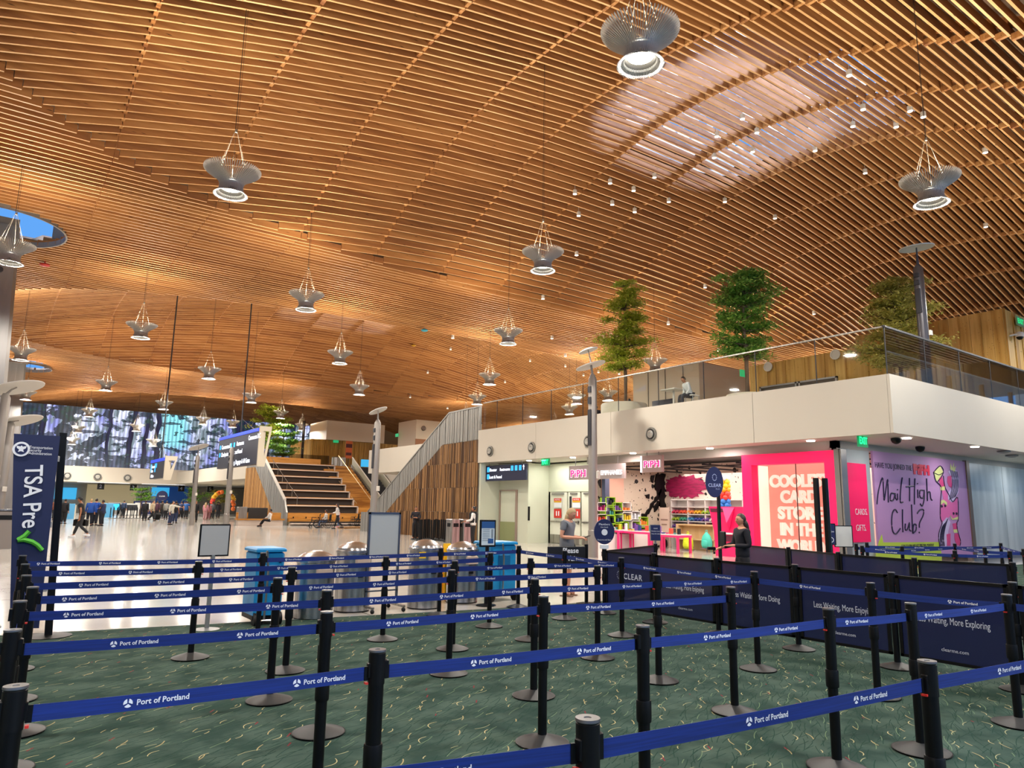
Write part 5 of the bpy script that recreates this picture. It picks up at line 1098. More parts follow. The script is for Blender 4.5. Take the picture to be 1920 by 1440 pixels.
# pink kiosk
p0,p1=XS(1330,1000,22.2),XS(1394,1000,22.2);zt=XS(1360,950,22.2).z
t=thing('pink_kiosk','hot pink till kiosk with folded angular front, right side of the shop','kiosk',(22.2,(p0.y+p1.y)/2,0));w_=(p0.y-p1.y)/2
q=MB();q.slab([(w_*.65,0),(w_*.72,.9),(w_,zt),(-w_,zt),(-w_,0)],'s',0,.6);q.build('body',mat('kiosk_pink','#ea1768',.4),t)
q=MB();q.slab([(w_*.9,zt-.07),(w_*.1,zt-.07),(w_*.05,zt-.2),(w_*.85,zt-.2)],'s',-.02,0);q.build('dark_slot',mat('maroon_slot','#5a1030',.5),t)
q=MB();q.add([(-.03,w_*.15,zt-.02),(-.25,-w_*.3,zt-.6),(-.02,-w_*.55,zt-.02),(-.02,-w_*.2,.9)],[(0,1,2),(0,3,1),(1,3,2),(0,2,3)]);q.build('folded_facets',mat('kiosk_pink_light','#f53a86',.4),t)
q=MB();q.box(-.05,0,-w_*.9,w_*.1,.55,.75);q.build('counter_niche',_M['maroon_slot'],t)
q=MB();q.bbox(-.1,.1,-.35,.0,.8,.86,.01);q.build('paper_tray',WHT,t)
# back wall brick patch and black wall strip
p0,p1=XS(1244,892,(SB-.06)),XS(1322,905,(SB-.06))
q=MB();n=60;P=[];rr=random.Random(8)
cy_,cz_=(p0.y+p1.y)/2,XS(1285,912,(SB-.06)).z
for i in range(n): a=2*PI*i/n;r=1+rr.uniform(-.16,.16);P.append((cy_+abs(p0.y-p1.y)*.5*r*math.cos(a),cz_+.5*r*math.sin(a)))
q.slab(P,'s',SB-.05,SB-.004);tag(q.build('mural_splash',mat('magenta_brick_print','#a0124f',.6,noise=((1,3,16),'#7d0f3e',.15))),'magenta paint splash on the back wall of the shop','mural')
def tw(u,v): k=XT(u,v,22.46);return (k.x,k.z)
q=MB();rr=random.Random(12)
def blob(poly,jit=.05):
    out=[]
    for i in range(len(poly)):
        a,b=Vector(poly[i]),Vector(poly[(i+1)%len(poly)]);n_=max(2,int((b-a).length/4))
        for j in range(n_): c_=a.lerp(b,j/n_);x,z=tw(c_.x,c_.y);out.append((x+rr.uniform(-jit,jit),z+rr.uniform(-jit,jit)))
    q.slab(out,'t',22.47,22.55)
blob([(1232,890),(1248,890),(1249,960),(1238,963),(1237,930),(1231,915)],.09);blob([(1203,968),(1212,962),(1228,938),(1240,918),(1242,923),(1226,950),(1212,970)],.06);blob([(1222,893),(1227,892),(1226,904),(1221,902)],.05);blob([(1212,928),(1219,926),(1219,934),(1213,934)],.04);blob([(1226,950),(1236,938),(1240,950),(1230,960)],.07)
tag(q.build('mural_splatter',BLACK),'large black ink splash running down the beige shop wall','mural')
p=XS(1246,985,23);t=thing('lettered_banner','pale printed banner hanging behind the tables','banner',(SB-1.4,XS(1246,985,SB-1.4).y,0));q=MB();q.box(-.01,.01,-.28,.28,.7,1.75);q.box(-.01,.01,-.29,-.27,0,1.8);q.box(-.01,.01,.27,.29,0,1.8);q.build('sheet',mat('pale_print','#cdb9a8',.6),t);q=MB();q.box(-.02,-.01,-.2,.2,1.2,1.26);q.box(-.02,-.01,-.15,.15,1.0,1.05);q.build('print_lines',mat('brown_lines','#8d7466',.6),t)
q=MB();q.box(21.0,21.25,22.1,22.3,0,3.5);tag(q.build('door_post_column',mat('blue_grey_post','#5a6480',.3,.5)),'blue-grey reflective post beside the shop entrance','post')
# red door notices
for k,(u,v) in enumerate(((1008,947),(1046,947),(1081,947))):
    p=XS(u,v,21.98);t=thing('door_notice','red and white warning notices on the '+['left','middle','right'][k]+' door','notice',(21.97,p.y,0),0,'warning notices on the double doors')
    q=MB();q.box(0,.012,-.27,.27,p.z-.12,p.z+.32);q.build('white_sheet',WHT,t);q=MB();q.box(-.006,.0,-.27,.27,p.z+.2,p.z+.32);q.box(-.006,0,-.27,.27,p.z-.6,p.z-.18);q.build('red_field',RED,t)
    q=MB();q.box(-.01,0,-.27,.27,p.z+.12,p.z+.2);q.build('yellow_band',mat('yellow_band','#d0a020',.5),t)
    q=MB();fit(q,'NOTICE',.2,p.z+.22,-.012,.4,.1,0,.001);q.box(-.012,-.006,.05,.12,p.z-.5,p.z-.28);q.box(-.012,-.006,-.12,-.05,p.z-.5,p.z-.28);q.build('print',WHT,t)
p=XS(990,980,20.7);q=MB();q.box(0,.05,-.05,.05,-.2,.45);tag(q.build('wall_phone',BLACK,loc=(20.72,27.9 if p.y>28 else p.y,1.25)),'small black wall device with red tag beside the doors','wall device')
# ================================================================ QUEUE
MESH=bpy.data.materials.new('navy_banner_mesh');MESH.use_nodes=True;_n=MESH.node_tree.nodes;_l=MESH.node_tree.links
_b=_n['Principled BSDF'];_b.inputs['Base Color'].default_value=lin('#0e1846');_b.inputs['Roughness'].default_value=.45
_t=_n.new('ShaderNodeBsdfTransparent');_x=_n.new('ShaderNodeMixShader');_x.inputs[0].default_value=.86;_l.new(_t.outputs[0],_x.inputs[1]);_l.new(_b.outputs[0],_x.inputs[2]);_l.new(_x.outputs[0],_n['Material Output'].inputs[0])
def make_post():
    t=thing('belt_stanchion','p','queue post',group='black belt stanchions of the near queue')
    q=MB();q.lathe([(.185,.0),(.19,.012)],36);q.build('rubber_rim',BLACK,t)
    q=MB();q.lathe([(.183,.013),(.16,.022),(.10,.04),(.045,.058),(.04,.06)],36);q.build('base',BASEM,t,True)
    q=MB();q.lathe([(.032,.055),(.032,.50)],24);q.build('lower_pole',POSTM,t,True)
    q=MB();q.lathe([(.039,.5),(.041,.51),(.041,.60),(.039,.61)],24);q.build('collar',BLACK,t,True)
    q=MB();q.lathe([(.034,.61),(.034,.86)],24);q.build('upper_pole',POSTM,t,True)
    q=MB();q.lathe([(.037,.855),(.037,.985),(.034,.988)],24);q.bbox(.025,.05,-.02,.02,.88,.955,.004);q.bbox(-.043,-.025,-.014,.014,.885,.945,.003);q.build('belt_head',BLACK,t,True)
    q=MB();q.lathe([(.037,.989),(.039,.992),(.038,1.0),(.012,1.0),(.011,.997),(0,.997)],24);q.build('cap',mat('grey_cap','#6a6a6c',.35,.6),t,True)
    q=MB();q.box(-.052,-.04,-.012,.012,.858,.866);q.build('release_tab',RED,t)
    return t
rows=[[(28+2,1285),(708,1217),(1205,1172),(1553,1140),(1707,1130),(1887,1114)],
 [(24,1180),(613,1146),(1019,1117),(1370,1100)],
 [(38,1126),(613,1106),(1003,1085),(1232,1077),(1414,1071)],
 [(62,1100),(521,1083),(847,1068),(1120,1060)],
 [(50,1078),(548,1063),(853,1051),(995,1046),(1165,1045)],
 [(48,1057),(373,1052),(724,1043),(920,1036)],
 [(43,1041),(494,1036),(827,1027),(973,1023)]]
rname=['second','third','fourth','fifth','sixth','seventh','farthest']
POSTS={};PB=None
def put(x,y,label,rz=0,group=None):
    global PB
    if PB is None: PB=make_post();PB.location=(x,y,.012);PB['label']=label;PB.rotation_euler=(0,0,rz);return PB
    return dup(PB,(x,y,.012),rz,label,group)
def logo(q,M,c,r): # round three-blade mark
    for k in range(3):
        a0=math.radians(90+120*k+14);n=7;pts=[]
        for i in range(n+1): a=a0+math.radians(92)*i/n;pts.append((c[0]+r*math.cos(a),c[1]+r*math.sin(a),0))
        pts.append((c[0]+r*.16*math.cos(a0+math.radians(60)),c[1]+r*.16*math.sin(a0+math.radians(60)),0));q.add(pts,[tuple(range(len(pts)))],None,M)
def belt(A,B,label,first=.25,pitch=.62,z=.9145,wd=.056,sag=.006,side=1,text=True,group='blue lettered queue belts'):
    A=Vector((A[0],A[1],0));B=Vector((B[0],B[1],0));d=(B-A);L=d.length;d.normalize();A2=A+d*.05;L2=L-.10;nn=10
    t=thing('queue_belt',label,'queue belt',((A+B)/2).to_tuple()[:2]+(z,),0,group);o=(A+B)/2;nrm=Vector((d.y,-d.x,0))
    q=MB();v=[];f=[]
    for i in range(nn+1):
        p=A2+d*(L2*i/nn)-o;dz=-sag*4*(i/nn)*(1-i/nn)
        for zz in (-wd/2,wd/2):
            for s in (-.001,.001): v.append((p.x+nrm.x*s,p.y+nrm.y*s,dz+zz))
    for i in range(nn):
        a=4*i
        for (j,k) in ((0,1),(1,3),(3,2),(2,0)): f.append((a+j,a+k,a+4+k,a+4+j))
    f+=[(0,2,3,1),(4*nn,4*nn+1,4*nn+3,4*nn+2)]
    q.add(v,f);q.build('webbing',BELT,t)
    q=MB();
    for (a,b) in ((-.012,.008),(L2-.008,L2+.012)):
        p=A2+d*a-o;p2=A2+d*b-o;q.add([(p.x+nrm.x*s,p.y+nrm.y*s,zz) for p in (p,p2) for s in (-.004,.004) for zz in (-wd/2-.001,wd/2+.001)],[(0,1,3,2),(4,6,7,5),(0,4,5,1),(2,3,7,6),(0,2,6,4),(1,5,7,3)])
    q.build('end_clips',BLACK,t)
    if text:
        q=MB();x=first
        while x+.25<L2:
            fr=x/L2;dz=-sag*4*fr*(1-fr);p=A2+d*x-o+nrm*.0022+Vector((0,0,dz));M=Matrix(((d.x,0,nrm.x,p.x),(d.y,0,nrm.y,p.y),(0,1,0,p.z-.0),(0,0,0,1)))
            vv,ff=txt('Port of Portland',.028,.0006,0);q.add(vv,ff,None,M@T3(.028,-.0095,0)@Matrix.Diagonal((.98,1,1,1)));logo(q,M,(0,0),.0155);x+=pitch
        if q.v: q.build('lettering',BELTT,t)
    return t
rr=random.Random(2)
for i,r in enumerate(rows):
    pts=[G(u,v,1.012) for u,v in r];an=math.atan2(pts[-1].y-pts[0].y,pts[-1].x-pts[0].x)
    for k,p in enumerate(pts): put(p.x,p.y,f'black belt stanchion, {ORD[k]} from the left in the {rname[i]} row from camera',an+(0 if (k+i)%2 else PI))
    for k in range(len(pts)-1): belt(pts[k],pts[k+1],f'blue lettered belt, {ORD[k]} span from the left in the {rname[i]} row from camera',first=(.30 if (i,k)==(0,0) else rr.uniform(.1,.45)))
# nearest row
p4,p5=G(1102,1345,1.012),G(1738,1238,1.012);d=(p5-p4).normalized();pz=G(905,1433,.915);dl=(p4-pz);dl.z=0;dl.normalize()
pl=p4-dl*1.75;pr=p5+d*1.7
put(p4.x,p4.y,'nearest black belt stanchion, at the bottom edge of the picture');put(p5.x,p5.y,'near black belt stanchion at lower right, in the front belt row')
put(pl.x,pl.y,'black belt stanchion of the front row just below the picture');put(pr.x,pr.y,'black belt stanchion of the front row outside the right edge')
belt(pl,p4,'blue lettered belt running off the bottom edge to the nearest stanchion',first=1.12);belt(p4,p5,'blue lettered belt between the nearest stanchion and the one at lower right',first=.66);belt(p5,pr,'blue lettered belt at the lower right edge',first=.55)
# crossing line
q3=G(973,1023,1.012);p12=G(1059,1032,1.012);put(p12.x,p12.y,'black belt stanchion on the slanting belt, before the person with the phone')
seq=[q3,p12,G(1165,1045,1.012),G(1414,1071,1.012),G(1632,1092,1.012),G(1887,1114,1.012)];seq.append(seq[-1]+(seq[-1]-seq[-2])*1.25)
put(seq[4].x,seq[4].y,'black belt stanchion on the slanting belt, before the third banner panel',PI/2);put(seq[6].x,seq[6].y,'black belt stanchion outside the right edge on the slanting belt')
for k in range(6): belt(seq[k],seq[k+1],f'blue belt of the slanting line beside the banners, {ORD[k]} span from its far end',z=.9145-(.0 if k<1 else .0),first=.2+.1*k,pitch=.6)
# left edge belts linking row ends
L=[G(u,v,1.012) for u,v in ((30,1285),(24,1180),(38,1126),(62,1100),(50,1078),(48,1057),(43,1041))]
belt(L[4],L[3],'short blue belt linking two row ends at the left edge, upper one',first=.2,z=.85);belt(L[2],L[1],'short blue belt linking two row ends at the left edge, lower one',first=.3,z=.85)
p=L[6]+Vector((-.25,1.6,0));put(p.x,p.y,'black belt stanchion behind the security banner');belt(p,L[5]+Vector((-.2,0,0)),'blue belt running down beside the security banner at the left edge',first=.3)
# second queue, far right
sq=[(1605,1020),(1616,1024),(1625,1018),(1691,1025),(1790,1020),(1790,1033),(1846,1027),(1876,1019),(1893,1034),(1919,1030)]
R2=[G(u,v,1.0) for u,v in sq]
for k,p in enumerate(R2): put(p.x,p.y,f'distant black belt stanchion before the pink poster, {ORD[k]} from the left',group='black belt stanchions of the far right queue')
for n_,(a,b) in enumerate(((0,3),(3,4),(4,7),(2,4),(4,6),(6,9),(1,5),(5,8),(7,9))): belt(R2[a],R2[b],f'thin blue belt of the far right queue, {ORD[n_]} of nine from the left',first=.4,pitch=.7,group='blue belts of the far right queue')
# ---------------------------------------------------------------- banner barrier panels
def panel(A,B,label,line=None,logo_=False,mirror=False,url=False,zt=.97,zb=.13):
    A=Vector(A[:2]+(0,)) if isinstance(A,tuple) else Vector((A.x,A.y,0));B=Vector((B.x,B.y,0));o=(A+B)/2;d=B-A;L_=d.length;an=math.atan2(d.y,d.x)
    t=thing('banner_barrier',label,'barrier panel',(o.x,o.y,.012),an,'navy banner barrier panels');h=L_/2-.045
    q=MB();q.box(-h,h,-.014,.014,zt-.03,zt);q.box(-h,h,-.014,.014,zb,zb+.03);q.box(-h,-h+.035,-.014,.014,zb,zt);q.box(h-.035,h,-.014,.014,zb,zt);q.build('frame',BLACK,t)
    q=MB();q.box(-h+.03,h-.03,-.003,.003,zb+.03,zt-.03);q.build('mesh_fabric',MESH,t)
    q=MB();W2=mat('banner_white_print','#c9cedd',.6)
    if line:
        vv,ff=txt(line,.1,0,.0);wm=max(k[0] for k in vv);k_=min(1.15,(2*h-.36)/wm);q.add(vv,ff,None,T3(-wm*k_/2,-.006,.52)@MT@Matrix.Diagonal((k_,1,1,1)))
    if url: vv,ff=txt('clearme.com',.05,0,0);q.add(vv,ff,None,T3(-.12,-.006,.25)@MT)
    if logo_:
        M=T3(.16 if mirror else -.1,-.006,.57)@MT@Matrix.Diagonal((-1 if mirror else 1,1,1,1));vv,ff=txt('CLEAR',.12,.002,0,space=1.15);q.add(vv,ff,None,M)
        for i in range(12): a=2*PI*i/12;q.add([(p_[0],p_[1],p_[2]) for p_ in [(-.1+.04*math.cos(a)-.008,.045+.055*math.sin(a),0),(-.1+.04*math.cos(a)+.008,.045+.055*math.sin(a),0),(-.1+.04*math.cos(a),.045+.055*math.sin(a)+.014,0)]],[(0,1,2)],None,M)
    if q.v: q.build('print',W2 if not mirror else mat('faint_print','#33406e',.6),t)
    return t
us=[1133,1226,1343,1489,1668,1892];bp=[XS(u,1035,8.12) for u in us];bp=[Vector((8.12,p.y,0)) for p in bp];bp.append(Vector((8.12,bp[-1].y-1.6,0)))
for k,p in enumerate(bp): put(p.x,p.y,f'black stanchion carrying the near navy banner panels, {ORD[k]} from the far end',PI/2,'black stanchions of the banner barriers')
tx=[None,'Less Waiting, More Enjoying','Less Waiting, More Doing','Less Waiting, More Enjoying','Less Waiting, More Exploring','Less Waiting, More Doing']
for k in range(6): panel(bp[k],bp[k+1],f'near navy banner panel, {ORD[k]} from the far end'+(', with logo' if k==0 else ''),tx[k],k==0,False,k in(1,3,4))
b2=[G(u,v,.99) for u,v in ((1400,1021),(1478,1028),(1571,1037),(1714,1048),(1899,1057))]
for k,p in enumerate(b2): put(p.x,p.y,f'black stanchion carrying the rear navy banner panels, {ORD[k]} from the left',PI/2,'black stanchions of the banner barriers')
for k in range(4): panel(b2[k],b2[k+1],f'rear navy banner panel seen from behind, {ORD[k]} from the left',None,k>1,True)
e1=G(1229,1021,.99);put(e1.x,e1.y,'black stanchion under the small navy notice',0,'black stanchions of the banner barriers');panel(bp[0],e1,'navy banner panel closing the far end of the barrier',None,False)
# ---------------------------------------------------------------- signs in the queue
def disc_sign(base,w_,h_,zc,label,lines,rz=0,pole=True,pz=None):
    t=thing('round_sign',label,'sign',(base[0],base[1],.012),rz)
    q=MB();q.add(*(lambda m_:(m_.v,m_.f))(MB().lathe([(.5,-.012),(.5,.012)],36)),None,T3(0,0,zc)@Matrix.Diagonal((w_,1,h_,1))@Matrix.Rotation(PI/2,4,'X'));q.build('disc',NAVY,t)
    q=MB()
    for s_,z_,sz in lines: vv,ff=txt(s_,sz,0,.0,'CENTER');q.add(vv,ff,None,T3(0,-.0145,z_)@MT)
    q.build('lettering',WHT,t);return t
b=bp[0];an=-.45
t=disc_sign((b.x-.0,b.y),.34,.40,1.27,'round navy sign with a white seal on the far end of the banner barrier',[('Members',1.37,.05),('Use kiosk',1.33,.032),('Reserve and Save',1.13,.033)],an)
q=MB();q.add(*(lambda m_:(m_.v,m_.f))(MB().lathe([(.05,-.004),(.05,.004)],20)),None,T3(0,-.018,1.26)@Matrix.Rotation(PI/2,4,'X'));q.build('white_seal',WHT,t);q=MB();q.bbox(-.07,.07,-.03,.03,1.0,1.07,.01);q.build('bracket',WHT,t)
t=thing('notice_sign','small navy notice sign on a stanchion before the pink tables','sign',(e1.x,e1.y,.012),-.5);q=MB();q.box(-.09,.09,-.02,.02,1.06,1.34);q.build('panel',NAVY,t);q=MB();q.box(-.1,.1,-.012,.025,1.05,1.35);q.box(-.015,.015,-.01,.02,.98,1.06);q.build('frame',GREYM,t);q=MB()
for k,s_ in enumerate(('CLEAR','Members Lane','Have ID ready')): vv,ff=txt(s_,.028,0,0,'CENTER');q.add(vv,ff,None,T3(0,-.022,1.27-.05*k)@MT)
q.build('lettering',WHT,t)
# tall CLEAR sign
p=XT(1352,1080,11.4);p=G(1352,1082)
t=thing('tall_oval_sign','tall navy oval sign on a black post, in front of the pink kiosk','sign',(p.x,p.y,0),-.15);H=2.42
q=MB();q.box(-.035,.035,-.03,.03,0,H);q.build('post',BLACK,t);q=MB();q.lathe([(.28,0),(.28,.02),(.1,.03)],20);q.build('base',BLACK,t)
rc=XS(1329,905,p.x).z;zc=rc
M0=T3(-.22,-.1,zc)@Matrix.Rotation(-.30,4,'Z');q=MB();q.add(*(lambda m_:(m_.v,m_.f))(MB().lathe([(.5,-.015),(.5,.015)],40)),None,M0@Matrix.Diagonal((.48,1,.78,1))@Matrix.Rotation(PI/2,4,'X'));q.build('oval_board',NAVY,t)
q=MB();vv,ff=txt('CLEAR',.12,.002,0,'CENTER');q.add(vv,ff,None,M0@T3(0,-.018,-.12)@MT);vv,ff=txt('PLUS',.05,0,0,'CENTER');q.add(vv,ff,None,M0@T3(.08,-.018,-.19)@MT)
for i in range(12): a=2*PI*i/12;q.box(-.01,.01,-.02,-.017,-.01,.01,M0@T3(.055*math.cos(a),0,.12+.08*math.sin(a)))
q.build('lettering',mat('pale_blue_print','#aab4dc',.5),t);q=MB()
for z_ in (.2,-.2): q.box(-.08,.0,-.05,.02,zc+z_-.03,zc+z_+.03)
q.build('clamps',STEEL,t)
for k,(u,v,yb) in enumerate(((1523,895,1086),(1545,894,1086))):
    p=G(u+17 if k==0 else u+12,yb);t=thing('scanner_post',['tall black post before the glowing letters, left of two','tall black post with glass edge before the glowing letters, right of two'][k],'post',(p.x,p.y,0),0,'tall black posts behind the rear banner');q=MB();q.box(-.055,.055,-.05,.05,0,2.52);q.build('post',BLACK,t);q=MB();q.box(-.2,.2,-.2,.2,0,.03);q.build('foot',BLACK,t)
    if k: q=MB();q.box(.06,.075,-.05,.05,.1,2.5);q.build('glass_edge',STEEL,t)
# framed signs by the rear barrier
for (u0,u1,v0,v1,m_,lb,an) in ((1555,1569,985,1018,NAVY,'small navy notice sign between the tall posts and the white sign',-.55),(1571,1600,989,1022,mat('sign_white_face','#c9cac6',.25),'white framed sign holder with a light streak, right of the navy notice',-.6)):
    uc=(u0+u1)/2;p=G(uc,1078);dd=(p-CAM).length;hp=(v1-v0)/FPX*dd;wp=(u1-u0)/FPX*dd;zc=XT(uc,(v0+v1)/2,p.y).z
    t=thing('sign_holder',lb,'sign',(p.x,p.y,0),an);q=MB();q.box(-wp/2,wp/2,-.015,.0,zc-hp/2,zc+hp/2);q.build('face',m_,t);q=MB()
    for (a,b_,c,e) in ((-wp/2-.02,-wp/2,-hp/2-.02,hp/2+.02),(wp/2,wp/2+.02,-hp/2-.02,hp/2+.02),(-wp/2,wp/2,hp/2,hp/2+.02),(-wp/2,wp/2,-hp/2-.02,-hp/2)): q.box(a,b_,-.02,.01,zc+c,zc+e)
    q.build('frame',BLACK,t);q=MB();q.lathe([(.17,0),(.17,.02),(.04,.04),(.035,zc-hp/2)],16);q.build('stand',BLACK,t)
    if m_ is NAVY: q=MB();vv,ff=txt('TSA Cares',.07,0,0,'CENTER');q.add(vv,ff,None,T3(0,-.018,zc+.05)@MT@Matrix.Diagonal((.6,1,1,1)));q.add(*(lambda k_:(k_.v,k_.f))(MB().lathe([(.07,0),(.07,.003),(.055,.003),(.055,0)],20,cap=False)),None,T3(0,-.017,zc-.15)@Matrix.Rotation(PI/2,4,'X'));q.build('print',WHT,t)
# please wait here sign
p=G(1064,1134);t=thing('wait_sign','black hanging sign asking to please wait, in front of the woman','sign',(p.x,p.y,0),-.25)
zt=1.0;dd=(p-CAM).length;w_=80/FPX*dd
q=MB();q.bbox(-w_/2,w_/2,-.015,.015,.60,.985,.01);q.build('board',mat('sign_black','#101114',.5),t);q=MB()
for k,s_ in enumerate(('Please','Wait','Here')): vv,ff=txt(s_,.125,.002,0,'CENTER');q.add(vv,ff,None,T3(.05,-.018,.875-.135*k)@MT)
q.build('lettering',WHT,t);q=MB();q.tube([(w_/2-.02,.0,0),(w_/2-.02,0,1.02)],.033,10);q.lathe([(.18,0),(.18,.015),(.04,.04)],20,T3(w_/2-.02,0,0));q.build('stand',POSTM,t)
# info sign (dark frame, printed sheet)
p=G(912,1136);t=thing('info_sign','black framed information sheet on a stand, beside the blue cart','sign',(p.x,p.y,0),-.15);dd=(p-CAM).length;w_=28/FPX*dd;zc=XT(913,1000,p.y).z;h_=42/FPX*dd
q=MB();q.bbox(-w_/2-.02,w_/2+.02,-.0,.03,zc-h_/2-.03,zc+h_/2+.03,.008);q.build('frame',BLACK,t);q=MB();q.box(-w_/2+.01,w_/2-.01,-.004,0,zc-h_/2,zc+h_/2);q.build('sheet',mat('pale_blue_sheet','#c9d6dc',.5),t)
q=MB();q.box(-w_/2+.01,w_/2-.01,-.007,-.004,zc+h_/2-.11,zc+h_/2);q.box(.0,w_/2-.03,-.007,-.004,zc-h_/2+.03,zc-h_/2+.11);q.build('blue_header',mat('blue_print','#1f4f8a',.5),t)
q=MB()
for k in range(7): q.box(-w_/2+.03,.03,-.007,-.004,zc+.06-.03*k,zc+.068-.03*k)
q.box(.06,.1,-.007,-.004,zc-.08,zc+.07);q.build('text_lines',mat('grey_print','#7f8c96',.5),t);q=MB();q.tube([(0,.02,0),(0,.02,zc-h_/2)],.033,10);q.lathe([(.17,0),(.17,.015),(.04,.04)],18,T3(0,.02,0));q.build('stand',POSTM,t)
# white sheet sign
p=G(388,1182);t=thing('blank_sign','black framed blank white sign on a grey post, left middle','sign',(p.x,p.y,0),-.0);dd=(p-CAM).length;w_=44/FPX*dd;zc=XT(401,1013,p.y).z;h_=48/FPX*dd
q=MB();q.bbox(-w_/2-.02,w_/2+.02,0,.03,zc-h_/2-.02,zc+h_/2+.02,.01);q.build('frame',BLACK,t);q=MB();q.box(-w_/2,w_/2,-.004,0,zc-h_/2,zc+h_/2);q.build('sheet',mat('paper_white','#a9aaa8',.5),t);q=MB();q.tube([(0,.02,0),(0,.02,zc-h_/2)],.03,10);q.lathe([(.16,0),(.16,.015),(.04,.03)],18,T3(0,.02,0));q.build('post',mat('pale_grey_post','#8a8c8c',.4,.4),t)
# whiteboard on rolling frame
pa,pb=G(700,1152),G(765,1150);w_=abs(pb.x-pa.x);p=(pa+pb)/2;t=thing('whiteboard','white board in a grey metal rolling frame between the round bins','whiteboard',(p.x,10.6,0));dd=10.9;sc_=66/FPX*dd*.93
w_=.50;z0b,z1b=.86,1.5
q=MB();q.box(-w_/2,w_/2,-.012,.012,z0b,z1b);q.build('board',mat('board_white','#a9adad',.4),t);q=MB()
for x in (-w_/2-.015,w_/2+.015): q.box(x-.015,x+.015,-.02,.02,.1,z1b+.03)
q.box(-w_/2-.03,w_/2+.03,-.02,.02,z1b,z1b+.03);q.box(-w_/2-.03,w_/2+.03,-.02,.02,.3,.32);q.build('frame',mat('frame_blue_grey','#555c6a',.35,.6),t);q=MB()
for x in (-w_/2-.015,w_/2+.015): q.box(x-.02,x+.02,-.28,.28,.07,.1)
q.build('feet',STEEL,t);q=MB()
for x in (-w_/2-.015,w_/2+.015):
    for y in (-.26,.26): q.ball((x,y,.035),.035,8,6)
q.build('casters',BLACK,t,True)
# round steel bins
def roundbin(u,v0,label,y,h_=1.0,r=.275):
    p=XT(u,1100,y);t=thing('round_bin',label,'bin',(p.x,y,0),0,'round brushed steel bins');m_=mat('bin_steel','#c4c4c4',.27,.9,bump=.25,noise=((11,11,.25),'#86868a',.12))
    q=MB();q.lathe([(r,.02),(r,h_-.14),(r+.012,h_-.13),(r+.012,h_-.1),(r,h_-.09)],40);q.build('body',m_,t,True);q=MB();q.lathe([(r*.99,0),(r*.99,.03)],30);q.build('plinth_ring',BLACK,t)
    q=MB();q.lathe([(r+.004,h_-.1),(r*.97,h_-.06),(r*.7,h_-.01),(r*.3,h_+.03),(0,h_+.035)],40);q.build('domed_lid',mat('lid_steel','#cfd0d2',.2,.95),t,True)
    q=MB();q.bbox(-.13,.13,-r-.012,-r+.06,h_-.34,h_-.2,.02,Matrix.Rotation(.15,4,'Z'));q.build('flap_label',mat('flap_beige','#b9a596',.4),t)
    q=MB();q.box(-.04,.04,-r-.02,-r+.04,h_-.5,h_-.46);q.build('handle',BLACK,t)
roundbin(590,0,'round steel bin left of a pair, behind the blue cart at left',10.45,.93);roundbin(661,0,'round steel bin just left of the whiteboard',10.85,1.03);roundbin(796,0,'round steel bin just right of the whiteboard',10.6,1.06);roundbin(866,0,'round steel bin behind the information sheet',10.9,1.0)
q=MB();q.box(-.06,.06,-.01,0,-.05,.05);p=XT(792,1041,10.3);tag(q.build('yellow_sticker',mat('yellow_sticker','#e2b81c',.5),loc=(p.x,10.6-.30,p.z)),'small yellow sticker on the steel bin right of the whiteboard','sticker')
# blue carts
BL=mat('cart_blue','#0f7fb8',.4)
def cart(x,y,label,h_=.98,w_=.44,rz=0):
    t=thing('blue_cart',label,'cart',(x,y,0),rz,'blue wheeled carts');q=MB();q.bbox(-w_/2,w_/2,-.28,.28,.14,h_,.03);q.build('body',BL,t)
    q=MB();q.bbox(-w_/2-.02,w_/2+.02,-.3,.3,h_,h_+.05,.02);q.build('lid',BL,t);q=MB();q.bbox(-.13,.13,-.3,-.26,h_*.62,h_*.82,.01);q.build('recessed_panel',mat('cart_blue_dark','#0a5a8c',.4),t)
    q=MB();q.tube([(-.06,-.33,.1),(-.05,-.34,h_*.75),(-.09,-.36,h_+.02)],.016,6);q.build('grey_handle',STEEL,t)
    for sx in (-w_/2+.03,w_/2-.03):
        q=MB();q.add(*(lambda m_:(m_.v,m_.f))(MB().lathe([(.09,-.025),(.09,.025)],18)),None,T3(sx,-.26,.09)@Matrix.Rotation(PI/2,4,'Y'));q.build('wheel',BLACK,t,True)
    q=MB();q.ball((w_*.33,-.285,h_*.88),.03,8,6);q.build('lock_knob',BLACK,t)
    q=MB();q.box(-w_/2,w_/2,-.25,.25,.08,.14);q.build('chassis',BLACK,t)
p=XT(493,1100,10.35);cart(p.x,10.35,'blue wheeled cart at left, beside the row of round bins',.98,.38);p=XT(928,1080,10.9);cart(p.x,10.9,'blue wheeled cart behind the information sheet, right',.98,.56)
q=MB();p=XT(838,1060,11.3);t=thing('wet_floor_sign','yellow folded floor caution sign between two round bins','caution sign',(p.x,11.3,0))
q=MB();q.add([(-.1,-.12,0),(.1,-.12,0),(.07,-.0,.98),(-.07,0,.98),(-.1,-.10,0),(.1,-.10,0),(.07,.02,.98),(-.07,.02,.98)],[(0,1,2,3),(7,6,5,4),(0,4,5,1),(3,2,6,7),(0,3,7,4),(1,5,6,2)]);q.add([(-.1,.16,0),(.1,.16,0),(.07,.03,.98),(-.07,.03,.98),(-.1,.14,0),(.1,.14,0),(.07,.01,.98),(-.07,.01,.98)],[(0,1,2,3),(7,6,5,4),(0,4,5,1),(3,2,6,7),(0,3,7,4),(1,5,6,2)]);q.build('panels',mat('caution_yellow','#f2b60a',.4),t)
q=MB();q.box(-.03,.03,-.03,-.015,.86,.88);q.box(-.04,.04,-.10,-.06,.45,.47);q.build('black_print',BLACK,t)
